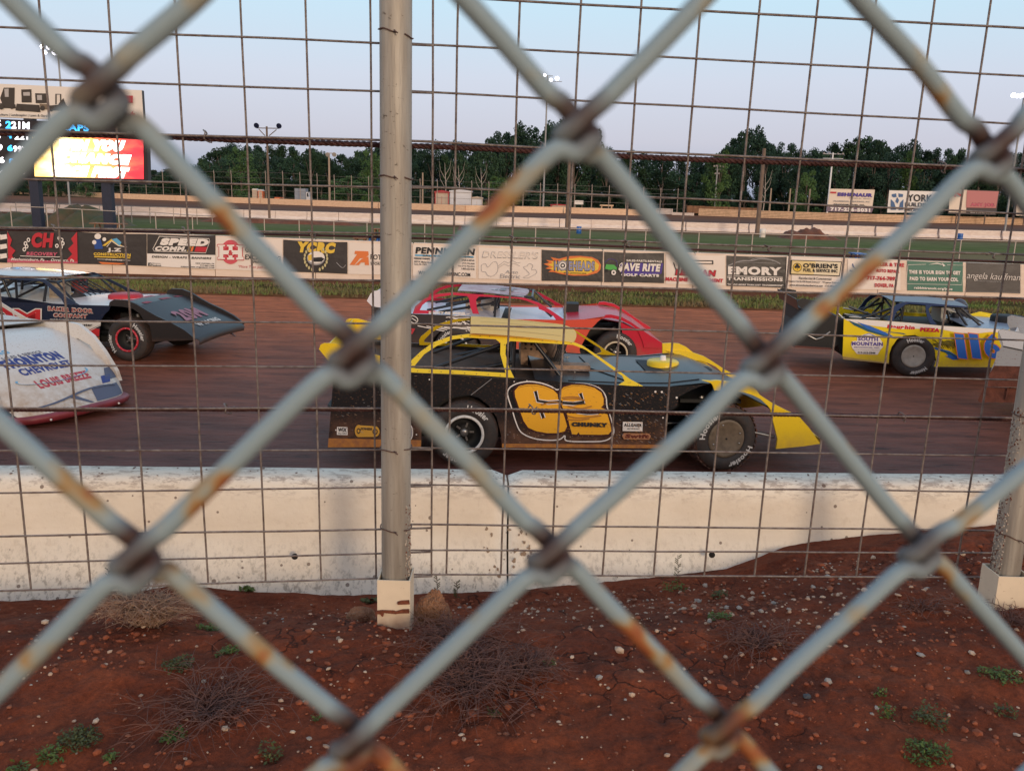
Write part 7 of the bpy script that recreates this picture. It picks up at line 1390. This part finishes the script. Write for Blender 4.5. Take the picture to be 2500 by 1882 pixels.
sp = c.path([(c5, '160,215 165,185 200,168 330,190 345,262 205,262')], -.93); b = MB(); b.slab(sp, (0, .012, 0), m_tubem); b.slab([Vector((p.x, -p.y, p.z)) for p in sp], (0, -.012, 0), m_tubem); x_ = sp[3].x - .3; b.slab([(x_, -.92, sp[4].z - .02), (x_, .92, sp[4].z - .02), (x_ - .05, .92, sp[2].z - .02), (x_ - .05, -.92, sp[2].z - .02)], (-.012, 0, 0), m_tubem); b.build('spoiler', c.t, local=True)
rp_ = c.path([(c5, '205,262 350,262 555,342 545,655 500,560 450,600 135,582 200,400')], -.80); b = MB(); b.slab(rp_, (0, 1.6, 0), m_blkm); b.build('rear_bodywork', c.t, local=True); b = MB(); q0, q1 = c.L(*c5(140, 583), -.84), c.L(*c5(448, 603), -.84); b.slab([q0, q1, q1 + Vector((0, 0, .03)), q0 + Vector((0, 0, .03))], (0, 1.6, 0), mat('rust_lip', (0.12, 0.04, 0.03), .8)); b.build('rear_lip', c.t, local=True)
b = MB(); T = Matrix.Translation((c.L(*c5(1935, 360), 0).x, 0, ed[5][1] + .02)); b.lathe([(0, .12), (.26, .12), (.28, .10), (.28, 0)], m_blkm, T, 22); b.build('air_cleaner', c.t, local=True)
c.chassis(-.9, 3.3); covd = mat('cover_grey', (0.42, 0.38, 0.33), .55, var=.25, vs=10); c.wheel(0, -.97, .37, .20, style='cover', mring=covd, steer=-4, word=((90, 56), (-68, 56))); c.wheel(2.72, -.97, style='cover', mring=covd); c.wheel(0, .97, far=True, word=()); c.wheel(2.72, .97, far=True, word=())
# ------------------------------------------------------------------ the tail of a grey car at the right edge
carF = Car('race_car', P(2448, 985, 12.3) * Vector((1, 1, 0)) if False else Vector((P(2450, 960, 12.0).x, 12.0, 0)), -1.35, -0.95, -32.0, 'grey and white race car tail caked with red mud, cut by the right edge'); c = carF
mgf = paint('grey_f', (0.36, 0.37, 0.39), .5, (.2, .7), .4, (.20, .07, .045)); mwf = paint('white_f', (0.62, 0.63, 0.66), .3); mmf = mat('mud_red', (0.17, 0.055, 0.035), .9, var=.5, vs=9, c2=(.09, .03, .02), bump=.5, bs=20)
def fd(f): f.poly(c5, '1862,440 1900,432 2090,470 2090,606 1905,568 1895,520', mwf).poly(c5, '1850,620 1900,600 2090,640 2090,745 1830,738', mgf).poly(c5, '1830,738 2090,745 2090,920 1770,915 1790,800', mmf).line(c5, '1905,575 2080,612', .012, BLK, curve=False)
c.pan('quarter_panel', [(c5, '1860,500 1862,440 1900,425 2090,462 2300,500 2300,930 2090,925 1766,915 1790,800 1850,660 1890,570')], mgf, draw=fd)
c.pan('rear_lip', [(c5, '1690,1030 1740,920 2090,935 2090,1052 1700,1045')], mmf, y0=-.90, th=.05); c.loft('rear_deck', [(-1.3, 1.02), (.2, 1.0), (1.5, .96)], mgf, .93, 0, drop=.02)
b = MB(); b.slab([(-1.32, -.92, .35), (-1.32, .92, .35), (-1.30, .92, 1.0), (-1.30, -.92, 1.0)], (.02, 0, 0), mmf); b.build('rear_panel', c.t, local=True)
b = MB(); b.slab([(-1.30, -.92, 1.0), (-1.30, .92, 1.0), (-1.36, .92, 1.16), (-1.36, -.92, 1.16)], (-.012, 0, 0), mwf); b.build('spoiler', c.t, local=True)
c.pan('side_frame', [(-.3, 1.0), (.2, 1.3), (.5, 1.36), (1.25, 1.33), (1.75, .99), (1.6, .99), (1.2, 1.27), (.6, 1.3), (.7, 1.0)], mgf, y0=-.93, k=.62, z0=.98); scheme_roof(c, 'roof', 1.38, .3, 1.3, mwf, .68); c.loft('hood', [(1.5, .97), (2.6, .90), (3.3, .6), (3.8, .25)], mwf, .93, .03); c.chassis(-1.0, 3.2)
c.pan('door_panel', [(.4, .25), (2.2, .25), (2.3, .95), (.4, 1.0)], mgf)
for x in (0, 2.72): c.wheel(x, -.97); c.wheel(x, .97, far=True)
# ================================================================== WEEDS AND CLODS ON THE BANK
m_dry = mat('dry_stem', (0.42, 0.28, 0.19), 0.9, var=0.4, vs=30, c2=(0.20, 0.10, 0.07)); m_dryd = mat('dry_stem_dark', (0.17, 0.08, 0.06), 0.9, var=0.5, vs=20, c2=(0.11, 0.05, 0.042))
m_leaf = mat('weed_leaf', (0.08, 0.125, 0.016), 0.7, var=0.5, vs=40, c2=(0.05, 0.08, 0.015)); m_leafg = mat('weed_greygreen', (0.075, 0.085, 0.02), 0.7, var=0.5, vs=40)
def dry_bush(sx, sy, rad, h, n, m, lab, seed, flat=False, branch=2):
    r_ = random.Random(seed); p = onbank(sx, sy); b = MB()
    n = int(n * (.9 if not flat else .27))
    for i in range(n):
        a = r_.uniform(0, 6.28); l = rad * r_.uniform(.3, 1.15); hh = h * r_.uniform(.4, 1.0); q0 = p + Vector((r_.gauss(0, rad * .08), r_.gauss(0, rad * .06), -.005)); pth = [q0]
        for k in range(1, 5):
            t = k / 4; x = q0.x + math.cos(a) * l * t + r_.gauss(0, .013); y = q0.y + math.sin(a) * l * t + r_.gauss(0, .013)
            z = gheight(x, y) + hh * (math.sin(t * 2.2) if not flat else math.sin(t * 3)) * .9 + r_.uniform(0, .006); pth.append(Vector((x, y, z)))
        b.tube(smooth_path(pth, 2), [.0016 - .0011 * i_ / 8 for i_ in range(9)], m, 3, caps=False)
        for k in range(branch):
            s = pth[r_.choice([1, 2, 3])]; a2 = a + r_.uniform(-2, 2); l2 = l * r_.uniform(.15, .5); e_ = Vector((s.x + math.cos(a2) * l2, s.y + math.sin(a2) * l2, 0)); e_.z = max(gheight(e_.x, e_.y) + .004, s.z + r_.uniform(-.02, .03)); b.tube([s, s.lerp(e_, .5) + Vector((0, 0, .008)), e_], [.0011, .0008, .0004], m, 3, caps=False)
    b.build('dry_bush', label=lab, category='dry weed', group='dry weeds on the clay bank')
dry_bush(*SV(640, 760), .165, .13, 420, m_dry, 'pale dry dome-shaped bush against the white barrier at left', 1)
dry_bush(*SV(900, 1110), .23, .035, 360, m_dryd, 'flat sprawling dark weed in the middle of the clay at left', 2, True, 3)
dry_bush(*SV(2010, 1010), .24, .06, 520, m_dryd, 'large dark tangled dry weed below the thick diagonal wire', 3, True, 4); dry_bush(*SV(1960, 820), .20, .05, 330, m_dryd, 'dark dry weed around the foot of the steel post and clod', 4, True, 4)
dry_bush(*SW(1060, 830), .17, .03, 240, m_dryd, 'flat brown dry weed right of the crack in the clay', 5, True, 3); dry_bush(*SW(60, 960), .13, .045, 200, m_dryd, 'small dark dry weed clump left of the buff stone', 6, True, 4)
dry_bush(*SW(1780, 690), .12, .03, 110, m_dryd, 'small dry weed just left of the right post socket', 7, True, 2); dry_bush(*SW(2150, 760), .14, .04, 160, m_dryd, 'dry weed at the foot of the right post socket', 8, True, 3)
def green(sx, sy, rad, n, lab, seed, m=m_leaf, tall=.02, ls=.006):
    r_ = random.Random(seed); p = onbank(sx, sy); b = MB()
    for i in range(n):
        a = r_.uniform(0, 6.28); l = rad * r_.random() ** .6; x, y = p.x + math.cos(a) * l, p.y + math.sin(a) * l * .8; z = gheight(x, y) + r_.uniform(.001, tall); s = ls * r_.uniform(.5, 1.2); u = Vector((r_.gauss(0, 1), r_.gauss(0, 1), r_.gauss(0, .5))).normalized() * s; v_ = u.cross(Vector((r_.gauss(0, .5), r_.gauss(0, .5), 1))).normalized() * s * .5; c_ = Vector((x, y, z)); b.add([c_ - u, c_ + v_, c_ + u, c_ - v_], [(0, 1, 2, 3)], m)
    for i in range(max(3, n // 25)):
        a = r_.uniform(0, 6.28); e_ = Vector((p.x + math.cos(a) * rad, p.y + math.sin(a) * rad * .8, 0)); e_.z = gheight(e_.x, e_.y) + .006; b.tube([p, p.lerp(e_, .5) + Vector((0, 0, .008)), e_], .0008, m_leafg, 3, caps=False)
    b.build('weed', label=lab, category='weed', group='green weeds on the clay bank')
GL = [(SV(770, 945), .045, 260, 'bright green weed clump on open clay left of the diagonal wire'), (SV(985, 885), .035, 170, 'flat green weed pair above the sprawling dark weed'), (SV(910, 770), .045, 200, 'green weed at the right foot of the pale dry bush'), (SV(345, 1262), .055, 420, 'largest green weed clump near the lower left corner'),
      (SV(215, 1330), .035, 150, 'thin green weed left of the largest clump'), (SV(748, 1240), .035, 150, 'green weed beneath the sprawling dark weed'), (SV(1172, 1325), .028, 110, 'upright green weed at the bottom left of the middle'), (SV(480, 1330), .02, 60, 'tiny green weed at the bottom edge'), (SV(1070, 605), .03, 60, 'leafy green weed touching the barrier foot at left'),
      (SV(1600, 655), .03, 40, 'broad-leaved green weed left of the white socket'), (SV(70, 1370), .03, 100, 'green weed in the lower left corner'), (SW(895, 735), .04, 180, 'dark green weed below the gravelly patch'), (SW(893, 640), .03, 130, 'spiky green weed left of the gravelly patch'), (SW(700, 610), .05, 110, 'pale green upright weed by the barrier'),
      (SW(2110, 985), .06, 300, 'dark green spreading weed at the right edge'), (SW(1800, 1180), .05, 260, 'green weed, upper part of the tall clump at lower right'), (SW(1790, 1330), .055, 330, 'big green weed at the bottom right'), (SW(1620, 1150), .025, 90, 'small green weed left of the tall clump'), (SW(2130, 1140), .03, 90, 'small green weed near the right edge'), (SW(1590, 1060), .018, 50, 'tiny green seedling on the cracked clay'), (SW(160, 930), .02, 40, 'tiny green shoot in the small dark dry clump'), (SV(2135, 1140), .02, 50, 'tiny green shoot below the tangled dry weed'), (SV(1370, 1165), .015, 30, 'tiny green seedling beside the diagonal wire')]
for i, ((sx, sy), rad, n, lab) in enumerate(GL): green(sx, sy, rad, n, lab, i, m_leaf if i % 3 else m_leafg, .035 if 'upright' in lab or 'tall' in lab else .018, .013 if 'broad' in lab or 'leafy' in lab else .006)
# upright stalks against the barrier
for sx, sy, h, lab in ((*SW(705, 560), .12, 'thin dry upright stalk in front of the right barrier'), (*SV(490, 590), .09, 'thin upright sprig above the pale dry bush'), (*SV(1890, 640), .12, 'thin sprig rising behind the clay clod'), (*SV(1975, 630), .08, 'second thin sprig right of the clay clod')):
    r_ = random.Random(int(sx)); q = PL(sx, sy, TA, TB) + Vector((0, -.03, 0)); b = MB(); b.tube([(q.x, q.y, q.z - .05), (q.x + .004, q.y, q.z + h * .4), (q.x - .003, q.y, q.z + h)], .0011, m_dryd, 3)
    for i in range(16): z = q.z + h * (i / 16); s = r_.choice([-1, 1]) * .012; b.tube([(q.x, q.y, z), (q.x + s, q.y, z + .01)], .0018, m_leafg, 3)
    b.build('weed_stalk', label=lab, category='weed')
# crumbled clay clods at the post
m_clod = mat('clod', (0.34, 0.17, 0.09), 0.95, var=0.5, vs=14, c2=(0.20, 0.075, 0.04), bump=1.0, bs=60)
def clod(sx, sy, rx, ry, rz_, lab, seed, dy=.04):
    p = onbank(sx, sy) + Vector((0, dy, 0)); b = MB(); rows = []
    for i in range(34):
        a = math.pi * .55 * i / 33; row = []
        for j in range(65):
            t = 2 * math.pi * j / 64; d = Vector((math.sin(a) * math.cos(t), math.sin(a) * math.sin(t), math.cos(a))); n = 1 + .16 * noise.noise(d * 2 + Vector((seed, 0, 0))) + .10 * abs(noise.noise(d * 8 + Vector((seed, 1, 0)))) + .07 * noise.noise(d * 18); row.append((p.x + d.x * rx * n, p.y + d.y * ry * n, p.z - .01 + d.z * rz_ * n))
        rows.append(row)
    b.grid(rows, m_clod, False); b.build('clay_clod', label=lab, category='clay clod', group='crumbled clay clods')
clod(*SV(1865, 740), .062, .06, .10, 'large crumbled tan clay clod leaning on the right side of the post socket', 1); clod(*SV(1550, 735), .048, .04, .035, 'low crumbled clay clod on the left side of the post socket', 2)
